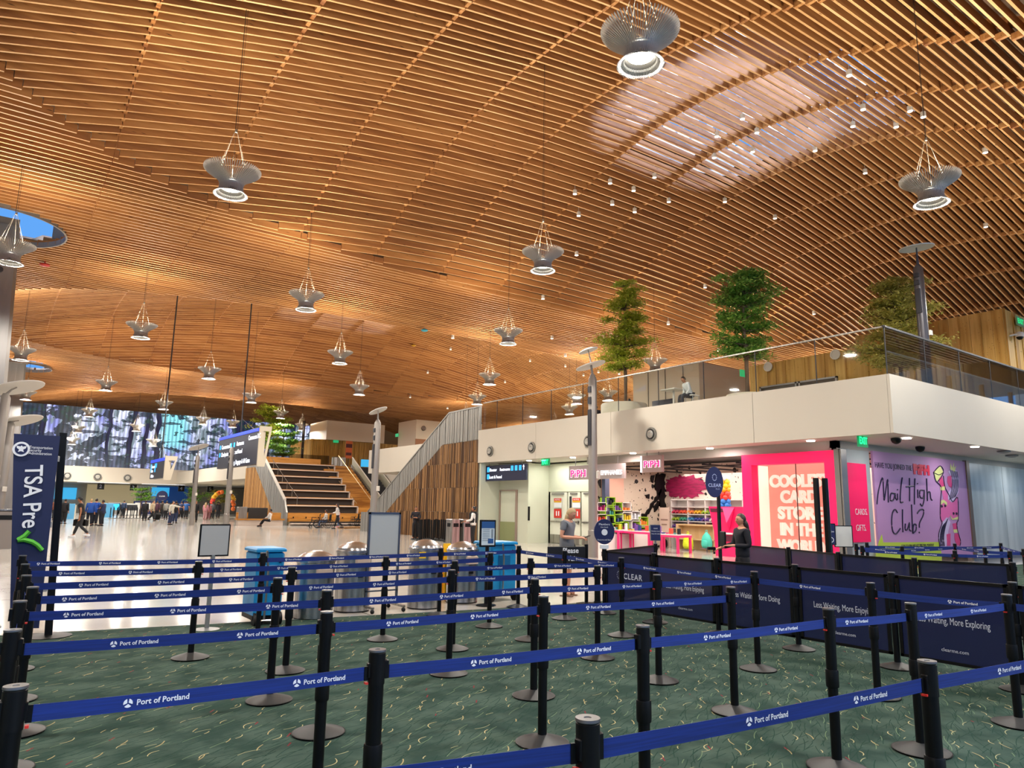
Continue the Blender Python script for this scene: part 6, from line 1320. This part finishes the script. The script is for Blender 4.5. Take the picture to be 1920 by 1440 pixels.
# ---------------------------------------------------------------- security banner
c=[XT(u,v,10.4) for u,v in ((26,813),(113,818),(73,1178),(18,1178))]
t=thing('security_banner','tall navy vertical security banner with white letters and green tick, left','banner',(c[3].x,10.4,0));o=t.location
P=[(p_.x-o.x,p_.z) for p_ in c];q=MB();q.slab(P,'t',0,.012);q.build('fabric',mat('banner_navy','#16214c',.55),t)
def bq(u,v): p_=XT(u,v,10.38);return Vector((p_.x-o.x,-.02,p_.z))
ax=(bq(60,1150)-bq(75,850)).normalized() # down the banner
rt=Vector((-ax.z,0,ax.x));rt=rt if rt.x>0 else -rt
q=MB();p_=bq(48,872);vv,ff=txt('TSA Pre',.30,.004,.001);wm=max(k[0] for k in vv);ln=(bq(42,990)-bq(62,872)).length
Mx=Matrix(((ax.x,rt.x,0,p_.x),(0,0,-1,-.02),(ax.z,rt.z,0,p_.z),(0,0,0,1)));q.add(vv,ff,None,Mx@Matrix.Diagonal((ln/wm,.85,1,1)))
for k,s_ in enumerate(('Transportation','Security','Administration')):
    p1=bq(54.5-k*.6,840.5+5.6*k);vv,ff=txt(s_,.046,.0002,0);q.add(vv,ff,None,T3(p1.x,-.02,p1.z)@MT@Matrix.Diagonal((.86,1,1,1)))
q.build('lettering',WHT,t)
q=MB();p1=bq(39.8,842);R90=Matrix.Rotation(PI/2,4,'X')
q.add(*(lambda m_:(m_.v,m_.f))(MB().lathe([(.088,0),(.088,.002)],30)),None,T3(p1.x,-.018,p1.z)@R90);q.build('seal_disc',WHT,t)
q=MB();q.add(*(lambda m_:(m_.v,m_.f))(MB().lathe([(.064,0),(.064,.002)],30)),None,T3(p1.x,-.0205,p1.z)@R90);q.build('seal_field',NAVY,t)
q=MB();e_=[(0,.045),(.012,.03),(.05,.04),(.045,.01),(.02,-.005),(.03,-.035),(0,-.025),(-.03,-.035),(-.02,-.005),(-.045,.01),(-.05,.04),(-.012,.03)];q.add([(p1.x+a,-.024,p1.z+b) for a,b in e_],[tuple(range(12))]);q.build('seal_eagle',WHT,t)
q=MB();pts=[bq(55,996),bq(46,1005),bq(33,1013),bq(45,1012),bq(60,1016),bq(70,1022),bq(79,1032)]
q.tube([pts[0],pts[1],pts[2]],[.026,.027,.028],8);q.tube([pts[2],pts[3],pts[4],pts[5],pts[6]],[.028,.028,.027,.026,.025],8);q.build('green_tick',mat('tick_green','#4fae2f',.5),t,True)
p=G(90,1195);topz=2.47;pp_=XT(118,816,p.y)
t=thing('banner_pole','tall black pole with white clamps holding the security banner','pole',(p.x,p.y,0));dx=pp_.x-p.x
q=MB();q.add([(-.04+k*dx,y,z) for (k,z) in ((0,0),(1,topz)) for y in (-.03,.03)]+[(.04+k*dx,y,z) for (k,z) in ((0,0),(1,topz)) for y in (-.03,.03)],[(0,1,3,2),(4,6,7,5),(0,4,5,1),(2,3,7,6),(0,2,6,4),(1,5,7,3)]);q.build('pole',BLACK,t)
q=MB();q.lathe([(.25,0),(.25,.02),(.05,.03)],20);q.build('base',BLACK,t)
for (u,v) in ((106,861),(92,984),(84,1104)):
    a=XT(u,v,p.y);q=MB();q.bbox(-.075,.03,-.04,-.0,-.03,.04,.01,T3(a.x-p.x,-.01,a.z));q.ball((a.x-p.x-.07,-.03,a.z),.035,10,6);q.build('clamp',mat('clamp_grey','#b3b3b0',.4),t,True)
# ================================================================ PEOPLE
def skin(name,V,R,E,m,parent,sub=1,root=0,mi=None,bumps=()):
    me=bpy.data.meshes.new(name);me.from_pydata([tuple(v) for v in V],E,[]);o=bpy.data.objects.new('tmp',me);COL.objects.link(o)
    o.modifiers.new('s','SKIN').use_smooth_shade=True
    lay=me.skin_vertices[0].data
    for i,r in enumerate(R): lay[i].radius=(r if isinstance(r,tuple) else (r,r));lay[i].use_root=(i==root)
    if sub: md=o.modifiers.new('u','SUBSURF');md.levels=sub;md.render_levels=sub
    dg=bpy.context.evaluated_depsgraph_get();m2=bpy.data.meshes.new_from_object(o.evaluated_get(dg))
    bpy.data.objects.remove(o);bpy.data.meshes.remove(me);
    for (c_,rad,push) in bumps:
        for v_ in m2.vertices:
            d_=(v_.co-c_).length
            if d_<rad: v_.co+=push*(1-(d_/rad)**2)
    m2.name=name;m2.materials.clear();m2.materials.append(m)
    ob=bpy.data.objects.new(name,m2);COL.objects.link(ob);ob.parent=parent;return ob
def headmesh(me,M,n): # shaped head with brow, nose, chin and ears, merged into the body mesh
    m_=int(n*.75);bm=bmesh.new();bm.from_mesh(me);rows=[]
    for i in range(m_+1):
        ph=PI*i/m_;row=[]
        for j in range(n):
            a=2*PI*j/n;x,y,z=math.sin(ph)*math.cos(a),math.sin(ph)*math.sin(a),math.cos(ph)
            X,Y,Z=x*.076,y*.096,z*.112
            if z<0: t_=-z;X*=1-.34*t_*t_;Y=Y*(1-.30*t_) + .022*t_*t_
            if y>0:
                fy_=y*math.exp(-0)
                Y+=.024*fy_*math.exp(-(X/.013)**2-((Z+.022)/.022)**2)+.007*fy_*math.exp(-(X/.05)**2-((Z-.03)/.012)**2)
                for s_ in (-1,1): Y-=.011*fy_*math.exp(-((X-s_*.030)/.016)**2-((Z-.008)/.013)**2)
                Y+=.008*fy_*math.exp(-(X/.022)**2-((Z+.06)/.014)**2)+.008*fy_*math.exp(-(X/.025)**2-((Z+.095)/.018)**2)
            X+=(1 if X>0 else -1)*.016*math.exp(-((Y+.004)/.014)**2-((Z+.005)/.026)**2)*abs(x)
            row.append(bm.verts.new(M@Vector((X,Y,Z))))
        rows.append(row)
    for i in range(m_):
        for j in range(n): f_=bm.faces.new((rows[i][j],rows[i+1][j],rows[i+1][(j+1)%n],rows[i][(j+1)%n]));f_.smooth=True
    bmesh.ops.remove_doubles(bm,verts=rows[0]+rows[-1],dist=1e-5);bm.to_mesh(me);bm.free()
def arms(style,sg):
    sh=Vector((sg*.185,0,1.40))
    D={'down':((.235,-.02,1.13),(.25,.05,.88)),'phone':((.24,-.03,1.13),(.10,.25,1.13)),'forward':((.24,.05,1.15),(.2,.32,1.08)),'fold':((.25,.06,1.14),(.02,.2,1.15)),'back':((.25,-.12,1.15),(.24,-.16,.9)),'hip':((.34,-.05,1.15),(.2,.08,1.02)),'lap':((.23,.08,1.15),(.12,.3,1.02)),'point':((.3,.2,1.36),(.3,.48,1.36))}[style]
    return sh,Vector((sg*D[0][0],D[0][1],D[0][2])),Vector((sg*D[1][0],D[1][1],D[1][2]))
def legs(style,sg):
    hp=Vector((sg*.09,0,.90))
    if style=='stand': return hp,Vector((sg*.1,.02,.49)),Vector((sg*.11,-.02,.09)),Vector((sg*.12,.13,.035))
    if style=='walk':
        return (hp,Vector((sg*.09,.17,.5)),Vector((sg*.08,.28,.10)),Vector((sg*.08,.42,.05))) if sg>0 else (hp,Vector((sg*.09,.02,.49)),Vector((sg*.08,-.30,.16)),Vector((sg*.08,-.2,.035)))
    if style=='sit': return hp,Vector((sg*.13,.42,.90)),Vector((sg*.13,.46,.50)),Vector((sg*.14,.60,.44))
    if style=='sitlong': return hp,Vector((sg*.12,.40,.93)),Vector((sg*.12,.62,.55)),Vector((sg*.13,.76,.52))
    if style=='push':
        return (hp,Vector((sg*.09,.12,.5)),Vector((sg*.08,.22,.10)),Vector((sg*.08,.36,.05))) if sg>0 else (hp,Vector((sg*.09,-.06,.49)),Vector((sg*.08,-.38,.18)),Vector((sg*.08,-.28,.035)))
def person(label,loc,face,h=1.7,top='#333344',bottom='#1a1a22',al='down',ar='down',lg='stand',skinm=None,hair='short',hairm=None,sleeve='short',trouser='long',lean=0,shoes='#e8e8e8',detail=1,bag=None,extra=None,head=(0,0),wide=1.0,group=None,zoff=0):
    skinm=skinm or SKIN;hairm=hairm or HAIRD;k=h/1.72
    t=thing('person',label,'person',(loc[0],loc[1],(loc[2] if len(loc)>2 else 0)+zoff),face,group)
    drop={'sit':-.47,'sitlong':-.5}.get(lg,0)
    Ln=Matrix.Rotation(-lean,4,'X')
    def up(v): # upper body leans about the hips
        v=Vector(v)-Vector((0,0,.92));v=Ln@v;return v+Vector((0,0,.92))
    W=wide
    hd=Vector((0,.01+head[1],0));V=[Vector((0,0,.93)),up((0,0,1.10)),up((0,0,1.28)),up((0,0,1.40)),up((0,0,1.48)),up((0,.008+head[1]*.4,1.54)),up((0,.012+head[1]*.8,1.59+head[0]*.6))]
    R=[(.095*W,.075*W),(.115*W,.085*W),(.135*W,.095*W),(.11,.08),(.052,.052),(.05,.05),(.045,.05)]
    E=[(i,i+1) for i in range(6)]
    AR={}
    for sg,st_ in ((-1,al),(1,ar)):
        s_,e_,w_=[up(x) for x in arms(st_,sg)];fwd=(w_-e_).normalized();hd_=w_+fwd*.085
        i0=len(V);V+=[s_,e_,w_,hd_];R+=[(.058,.055),.043,.028,(.036,.02)];E+=[(3,i0),(i0,i0+1),(i0+1,i0+2),(i0+2,i0+3)];AR[sg]=(s_,e_,w_,hd_)
        side=fwd.cross(Vector((0,0,1)));side=side.normalized() if side.length>.1 else Vector((0,1,0));dn=Vector((0,0,-1)) if abs(fwd.z)<.7 else Vector((0,1,0))
        for j,(of,ln_) in enumerate(((-.024,.06),(-.008,.075),(.008,.07),(.024,.055))):
            a=hd_+side*of+fwd*.03;b=a+fwd*ln_*.55+dn*.012;c=b+fwd*ln_*.3+dn*.03;i=len(V);V+=[a,b,c];R+=[.010,.009,.007];E+=[(i0+3,i),(i,i+1),(i+1,i+2)]
        a=w_+fwd*.035+side*(-.034*sg);b=a+fwd*.035+side*(-.014*sg);i=len(V);V+=[a,b];R+=[.011,.009];E+=[(i0+2,i),(i,i+1)]
    LG={}
    for sg in (-1,1):
        a,b,c,d=legs(lg,sg);i0=len(V);V+=[a,b,c,d];R+=[(.052*W,.052*W),.055,.038,(.042,.028)];E+=[(0,i0),(i0,i0+1),(i0+1,i0+2),(i0+2,i0+3)];LG[sg]=(a,b,c,d)
    sc=lambda L_:[Vector((x.x,x.y,x.z+drop))*k for x in L_];rs=lambda L_:[(r[0]*k,r[1]*k) if isinstance(r,tuple) else r*k for r in L_]
    hcen=up((0,.012+head[1],1.605+head[0]));tilt=.45 if head[0]<0 else 0
    fw_=(up((0,1,1))-up((0,0,1))).normalized()
    pk=lambda p_:Vector((p_.x,p_.y,p_.z+drop))*k
    B_=[(pk(up((0,.10+head[1],1.618+head[0]))),.026*k,fw_*.022*k),(pk(up((0,.085+head[1],1.555+head[0]))),.03*k,fw_*.012*k),(pk(up((.033,.09+head[1],1.645+head[0]))),.022*k,fw_*-.008*k),(pk(up((-.033,.09+head[1],1.645+head[0]))),.022*k,fw_*-.008*k)] if detail>1 else []
    bo=skin('body',sc(V),rs(R),E,skinm,t,max(1,detail));hM=T3(hcen.x*k,hcen.y*k,(hcen.z+drop)*k)@Matrix.Rotation(-lean-tilt,4,'X')@Matrix.Scale(k,4);headmesh(bo.data,hM,28 if detail>1 else 14)
    tm=mat('cloth_'+top,top,.85);bmt=mat('cloth_'+bottom,bottom,.85)
    # top
    V2=[V[0]+Vector((0,0,-.10)),V[1],V[2],up((0,0,1.41)),up((0,0,1.465))];R2=[(.182*W,.165*W),(.15*W,.12*W),(.168*W,.13*W),(.14,.10),(.072,.07)];E2=[(0,1),(1,2),(2,3),(3,4)]
    for sg in (-1,1):
        s_,e_,w_,_=AR[sg];i=len(V2);V2+=[s_];R2+=[(.072,.068)];E2+=[(3,i)]
        if sleeve=='none': continue
        if sleeve=='short': V2+=[s_.lerp(e_,.62)];R2+=[.062];E2+=[(i,i+1)]
        else: V2+=[e_,e_.lerp(w_,.9)];R2+=[.056,.04];E2+=[(i,i+1),(i+1,i+2)]
    skin('top_garment',sc(V2),rs(R2),E2,tm,t,detail)
    V3=[Vector((0,0,1.02)),Vector((0,0,.93))];R3=[(.165*W,.14*W),(.175*W,.15*W)];E3=[(0,1)]
    for sg in (-1,1):
        a,b,c,d=LG[sg];i=len(V3);V3.append(a);R3.append((.112*W,.112*W));E3.append((1,i))
        if trouser=='shorts': V3.append(a.lerp(b,.75));R3.append(.09*W);E3.append((i,i+1))
        else: V3+=[b,c+Vector((0,0,.03))];R3+=[.072*W,.058];E3+=[(i,i+1),(i+1,i+2)]
    skin('trousers',sc(V3),rs(R3),E3,bmt,t,detail)
    sm=mat('shoe_'+shoes,'#6e5240' if shoes=='sandal' else shoes,.6)
    for sg in (-1,1):
        a,b,c,d=LG[sg];f=(d-c);f.z=0;f.normalize()
        c2=Vector((c.x,c.y,c.z+drop))*k;q=MB();M=T3(*(c2+f*.055*k+Vector((0,0,-.045*k))))@Matrix.Rotation(math.atan2(-f.x,f.y),4,'Z')
        if shoes=='sandal': q.bbox(-.045*k,.045*k,-.12*k,.14*k,-.045*k,-.02*k,.01,M);q.tube([M@Vector((-.045*k,.02,-.02)),M@Vector((0,.05,.03)),M@Vector((.045*k,.02,-.02))],.012,5)
        else: q.ball((0,0,0),.1*k,12,8,M,None,(.5,1.45,.48));q.bbox(-.048*k,.048*k,-.13*k,.135*k,-.046*k,-.028*k,.012,M)
        q.build('shoe',sm,t,True)
    hc=hM@Vector((0,0,0));q=MB();n,mm=24,8;v=[];f=[]
    for i in range(mm+1):
        ph=PI*.60*i/mm
        for j in range(n):
            a=2*PI*j/n;fr_=max(0,min(1,(math.sin(a)+.25)/.9));fr_=fr_*fr_*(3-2*fr_);pz=PI*(.64-.35*fr_)*i/mm;v.append(tuple(hM@Vector((.084*math.sin(pz)*math.cos(a),-.004+.102*math.sin(pz)*math.sin(a),.008+.118*math.cos(pz)))))
    for i in range(mm):
        for j in range(n): f.append((i*n+j,i*n+(j+1)%n,(i+1)*n+(j+1)%n,(i+1)*n+j))
    q.add(v,f)
    if hair=='cap': q.prism([(-.07*k+hc.x,.06*k+hc.y),(.07*k+hc.x,.06*k+hc.y),(.05*k+hc.x,.19*k+hc.y),(-.05*k+hc.x,.19*k+hc.y)],hc.z+.04*k,hc.z+.05*k)
    q.build('hair' if hair!='cap' else 'cap',hairm,t,True)
    if hair in('long','bob','bun'):
        ln_={'long':.42,'bob':.13,'bun':.02}[hair];b0=Vector((hc.x,hc.y-.045*k,hc.z+.02*k))
        if hair=='bun': q=MB();q.ball((hc.x,hc.y-.09*k,hc.z+.07*k),.05*k,10,7);q.build('hair_bun',hairm,t,True)
        else:
            pts=[b0,b0+Vector((0,-.03,-.10))*k,b0+Vector((0,-.05,-.2))*k] if hair=='bob' else [b0,b0+Vector((0,-.045,-.13))*k,b0+Vector((0,-.07,-.28))*k,b0+Vector((0,-.07,-.46))*k]
            skin('long_hair',pts,[(.09*k,.07*k),(.10*k,.06*k),(.09*k,.05*k),(.05*k,.03*k)][:len(pts)],[(i,i+1) for i in range(len(pts)-1)],hairm,t,detail)
    if detail>1:
        q=MB()
        for sg in (-1,1): q.ball(hM@Vector((sg*.030,.081,.008)),.0085*k,8,6)
        q.build('eyes',mat('eye_dark','#2a1c18',.3),t,True)
        q=MB();q.ball(hM@Vector((0,.087,-.058)),.02*k,10,6,None,None,(1.1,.35,.28));q.build('mouth',mat('lip_rose','#9c4f48',.5),t,True)
    return t,AR,k,drop
def W2(base,ang,v): c,s=math.cos(ang),math.sin(ang);return Vector((base[0]+c*v[0]-s*v[1],base[1]+s*v[0]+c*v[1],base[2]+v[2]))
# facing angles: local +y is forward. rz=-HEADcam faces away from camera
AWAY=-(PI/2-HEAD)*0+math.atan2(-CF.x,CF.y)    # looking the way the camera looks
RIGHT=AWAY-PI/2;LEFTW=AWAY+PI/2;TOWARD=AWAY+PI
# woman looking at her phone
p=G(1062,1117);ang=RIGHT-.45
t,AR,k,dr=person('person in grey T-shirt and dark shorts looking down at a phone, centre right',p,ang,1.68,'#6d7076','#17181d','phone','phone','stand',SKIN,'bob',HAIRB,'short','shorts',.05,'sandal',2,head=(-.03,.05),wide=1.12)
h=(AR[1][3]+AR[-1][3])/2*k;ph=W2(p,ang,h+Vector((0,.1,.03)))
q=MB();M=Matrix.Rotation(ang,4,'Z')@Matrix.Rotation(.5,4,'X');q.bbox(-.075,.075,-.04,.04,-.005,.005,.003,M);tag(q.build('mobile_phone',BLACK,loc=ph),'dark mobile phone held by the person in grey','phone')
hb=W2(p,ang,Vector((-.27,-.05,.93)));t=thing('shoulder_bag','black shoulder bag hanging behind the person in grey','bag',hb,ang);q=MB();q.lathe([(.02,-.2),(.13,-.19),(.14,-.05),(.09,.06),(.04,.1)],12,Matrix.Diagonal((.6,1.1,1,1)));q.build('bag_body',BLACK,t,True);q=MB();q.tube([(0,.08,.05),(.1,.12,.3),(.12,.1,.5),(.14,.0,.56),(.12,-.08,.45),(.05,-.1,.2),(0,-.08,.05)],.012,5);q.build('strap',BLACK,t)
# attendant in dark suit with scanner
p0=XT(1392,1030,7.9);p=Vector((p0.x,p0.y,0));ang=LEFTW+.15
t,AR,k,dr=person('person with long dark hair in dark suit holding a scanner, before the pink window',p,ang,1.60,'#15151f','#12121a','phone','forward','stand',SKIN,'long',mat('brown_dark_hair','#2a1a12',.45),'long','long',0,'#101014',2,wide=1.0)
h=AR[1][3]*k;q=MB();q.bbox(-.03,.03,-.02,.12,-.02,.03,.008,Matrix.Rotation(ang,4,'Z'));q.tube([(0,0,0),(0,.0,-.09)],.018,6,None,Matrix.Rotation(ang,4,'Z'));tag(q.build('handheld_scanner',BLACK,loc=W2(p,ang,h+Vector((0,.07,.0)))),'black hand-held scanner held by the suited person','scanner')
q=MB();q.bbox(-.1,.1,-.015,.015,-.13,.13,.01,Matrix.Rotation(ang,4,'Z'));tag(q.build('tablet',BLACK,loc=W2(p,ang,Vector((.05,.33,1.16)))),'dark tablet at the chest of the suited person','tablet')
# attendant in black vest by bins
p=G(886,1027);person('person in black vest over white sleeves leaning by the square steel bin',p,LEFTW-.1,1.66,'#e4e0da','#141318','forward','fold','stand',SKIN2,'bun',HAIRD,'long','long',-.03,'#e8e8ea',1)
q=MB();q.lathe([(.165,1.0),(.18,1.2),(.185,1.36),(.12,1.46)],16,Matrix.Diagonal((1.05,.78,1,1)),cap=False);tag(q.build('vest',mat('black_vest','#121216',.8),loc=p,smooth=True),'black vest worn by the person beside the steel bin','vest')
p=G(778,1012);person('dark-haired person partly hidden behind the whiteboard and stored posts',p,TOWARD,1.6,'#1a1820','#15151a','fold','fold','stand',SKIN2,'short',HAIRD,'long','long',0,'#101014',1)
# strollers and people at the stairs
def wheelchair(label,loc,rz,k=1.0):
    t=thing('wheelchair',label,'wheelchair',loc,rz,'dark wheelchairs before the stairs');DM=mat('chair_frame_dark','#1f2226',.4,.4)
    q=MB();q.tube([(-.24,-.25,.95),(-.24,-.22,.5),(-.24,.3,.5),(-.22,.5,.12)],.02,6);q.tube([(.24,-.25,.95),(.24,-.22,.5),(.24,.3,.5),(.22,.5,.12)],.02,6);q.tube([(-.24,-.25,.95),(-.24,-.42,.98)],.02,6);q.tube([(.24,-.25,.95),(.24,-.42,.98)],.02,6);q.tube([(-.24,-.2,.5),(-.24,.25,.25)],.018);q.tube([(.24,-.2,.5),(.24,.25,.25)],.018);q.tube([(-.24,.0,.72),(-.24,.3,.72),(-.24,.3,.5)],.02);q.tube([(.24,.0,.72),(.24,.3,.72),(.24,.3,.5)],.02);q.build('frame',DM,t,True)
    q=MB();q.bbox(-.23,.23,-.2,.28,.48,.53,.01);q.build('seat',BLACK,t);q=MB();q.bbox(-.23,.23,-.26,-.22,.52,.93,.01);q.build('backrest',BLACK,t)
    for x in (-.29,.29):
        q=MB()
        for R_ in (.29,):
            pts=[(x,-.12+R_*math.cos(2*PI*i/20),.3+R_*math.sin(2*PI*i/20)) for i in range(21)];q.tube(pts,.018,5)
        for i in range(6): q.tube([(x,-.12,.3),(x,-.12+.28*math.cos(PI*i/3),.3+.28*math.sin(PI*i/3))],.006,4)
        q.build('rear_wheel',DM,t)
        q=MB();pts=[(x*.8,.36+.08*math.cos(2*PI*i/12),.09+.08*math.sin(2*PI*i/12)) for i in range(13)];q.tube(pts,.018,5);q.build('front_wheel',DM,t)
    q=MB();q.box(-.2,-.03,.48,.62,.1,.12);q.box(.03,.2,.48,.62,.1,.12);q.build('footrests',DM,t)
g1=G(632,991)
wheelchair('dark wheelchair pushed by the walking attendant',G(612,990),LEFTW);wheelchair('dark wheelchair left of the seated person, in front of the bleachers',G(592,990),LEFTW+.2)
wheelchair('dark wheelchair parked at the right end of the bleachers',Vector((XT(678,986,52.6).x,52.6,0)),LEFTW+.5);wheelchair('dark wheelchair parked partly behind another, by the slim light pole',Vector((XT(666,985,52.9).x,52.9,0)),LEFTW)
person('walking person in black vest and white sleeves pushing a wheelchair',G(632,992),LEFTW,1.72,'#ded8d4','#15131a','forward','forward','push',SKIN2,'long',HAIRD,'long','long',.08,'#15131a',1)
p=G(610,990);person('seated person with white top riding in a wheelchair',(p.x,p.y,.0),LEFTW+.1,1.68,'#e6e2de','#5a6a8c','lap','lap','sit',SKIN2,'short',HAIRD,'long','long',0,'#20242a',1,zoff=.05)
p=G(640,989);person('small person in pink coat beside the pushed wheelchair',(p.x,p.y+.6),LEFTW,1.3,'#d78f96','#4a5a7c','down','down','stand',SKIN,'short',HAIRD,'long','long',0,'#c87a80',1)
p=G(509,988);person('seated person in white and black with legs stretched out on the low bench',(p.x,p.y+.6,.0),LEFTW,1.7,'#e4e0dc','#13131a','lap','lap','sitlong',SKIN2,'short',HAIRD,'long','long',-.1,'#15151a',1,zoff=.04)
# hall people
P_=[(150,1008,LEFTW+.3,1.80,'#17181b','#26272a','down','down','walk','cap','short','#e8e8e8','person in black cap and vest walking with a black bag, left',0,.22),
(166,986,AWAY+.5,1.74,'#1d4a9c','#101522','down','down','stand','short','long','#101014','person in blue uniform shirt with pale hair beside the walking person',0,0),
(176,985,AWAY,1.76,'#1d4fae','#101522','hip','hip','stand','short','long','#101014','person in blue uniform shirt with hands on hips, middle of three',0,0),
(189,986,LEFTW,1.68,'#232a4c','#0f1420','fold','fold','stand','short','short','#101014','person in dark blue shirt, right of the uniformed group',0,0),
(118,982,AWAY,1.7,'#1c1c22','#17181d','down','down','stand','short','long','#101014','dark figure directly behind the banner pole',0,0),
(101,975,AWAY,1.7,'#8a4a2e','#22242a','down','down','stand','short','short','#101014','person in rust brown shirt between banner and pole',0,0),
(270,976,AWAY,1.72,'#1a1c22','#14161c','down','down','stand','short','long','#101014','person in black standing left of the striding person',0,0),
(283,977,RIGHT,1.72,'#b9aa90','#101218','down','down','walk','short','long','#101014','striding person in beige top pulling a dark suitcase',.1,0),
(292,974,AWAY,1.7,'#4a2a3a','#14161c','down','down','stand','short','long','#101014','person in dark red top just behind the suitcase',0,0),
(302,972,AWAY,1.75,'#2c2420','#1a1c22','down','down','stand','short','long','#101014','tall dark person under the round far sign',0,0),
(310,974,AWAY,1.7,'#8d8d88','#14161c','down','forward','stand','short','long','#101014','person in grey top reaching forward',0,0),
(318,984,RIGHT,1.7,'#cfcabc','#1d2a4a','point','down','stand','short','long','#101014','person in pale top and jeans stretching an arm, centre of the hall group',.15,0),
(327,981,AWAY,1.7,'#15161c','#1d2a4a','down','down','stand','short','short','#101014','person in black top and jeans right of the stretching person',0,0),
(338,972,AWAY,1.72,'#24345c','#12141c','down','down','stand','short','short','#101014','person in dark blue shirt before the far light pole',0,0),
(348,973,AWAY,1.74,'#2a5a9c','#14161c','down','down','stand','short','short','#101014','person in bright blue shirt before the far light pole',0,0),
(365,979,TOWARD,1.76,'#101014','#101014','down','down','stand','short','long','#101014','person all in black standing beside the far light pole',0,0),
(384,975,AWAY,1.64,'#c78a94','#b88a8e','down','down','stand','long','long','#c8a0a0','person in pink coat with long fair hair',0,0),
(390,975,AWAY,1.6,'#a8686e','#8a5a60','down','down','stand','long','long','#a08080','person in dusty pink dress beside the pink coat',0,0),
(397,973,AWAY,1.72,'#55565c','#14161c','down','down','stand','short','long','#101014','person in grey hoodie and black trousers',0,0),
(408,972,AWAY,1.7,'#2a2a34','#2a2a30','down','down','stand','short','long','#101014','dark person near the balloon arch',0,0),
(230,970,AWAY,1.7,'#20304c','#14161c','down','down','stand','short','long','#101014','person standing at the checkpoint desk',0,0),
(344,970,AWAY,1.7,'#3c4c6c','#14161c','down','down','stand','short','long','#101014','person partly hidden behind the blue-shirted persons',0,0)]
for i,(u,v,an,h,tp,bt,a1_,a2_,lg,hr,sl,sh,lb,ln_,hv) in enumerate(P_):
    hm=mat('cap_black','#101012',.7) if hr=='cap' else (HAIRB if u in (166,384) else HAIRD)
    person(lb,G(u,v),an,h,tp,bt,a1_,a2_,lg,SKIN if i%3 else SKIN2,hr,hm,sl,'long',ln_+hv,sh,1 if i<1 else 0,group=None if i==0 else 'people in the far hall')
p=G(150,1008);q=MB();q.bbox(-.3,.3,-.12,.12,0,.3,.04);t=tag(q.build('holdall_bag',BLACK,loc=W2(p,LEFTW+.3,Vector((.28,.1,.5)))),'black holdall carried low by the walking person in black','bag');t.rotation_euler=(0,0,LEFTW+1.6)
p=G(294,976);q=MB();q.bbox(-.2,.2,-.13,.13,.05,.62,.03,Matrix.Rotation(.6,4,'X'));q.tube([(0,-.1,.55),(0,-.5,.95)],.015);t=tag(q.build('suitcase',BLACK,loc=(p.x,p.y,.09)),'dark suitcase tilted behind the striding person','suitcase')
# person leaning at the mezzanine rail
p=XS(1296,752,20.6);person('person in pale jacket leaning at a table behind the mezzanine glass',(20.6,p.y,ZD),LEFTW+.2,1.62,'#cfd0cf','#33343c','lap','lap','sit',SKIN2,'short',HAIRD,'long','long',.45,'#22242a',1)
q=MB();q.bbox(-.35,.35,-.35,.35,.70,.74,.01);q.lathe([(.2,0),(.2,.02),(.04,.04),(.04,.7)],14);tag(q.build('cafe_table',WHITE,loc=(20.6,XS(1275,752,20.6).y+.3,ZD)),'small white table behind the mezzanine glass by the leaning person','table')
t=thing('chair','white chair under the leaning person behind the glass','chair',(20.6,p.y-.05,ZD));q=MB();q.bbox(-.2,.2,-.2,.2,.38,.42,.01);q.build('seat',WHITE,t);q=MB()
for a in(-.17,.17):
    for b_ in (-.17,.17): q.tube([(a,b_,0),(a,b_,.38)],.015,5)
q.build('legs',GREYM,t)
# silhouettes of stools and a person farther on the deck
for k,(u,v,h_,c) in enumerate(((1118,748,1.5,'#1d2230'),(1180,748,1.6,'#22242c'))):
    p=XS(u,v,25);person(['dark distant person behind the glass, left of the round planter','dark distant person behind the glass, right of the tree trunk'][k],(25,p.y,ZD),AWAY,h_,c,c,'down','down','stand',SKIN2,'short',HAIRD,'long','long',0,'#101014',0)
# signage print on the shirt
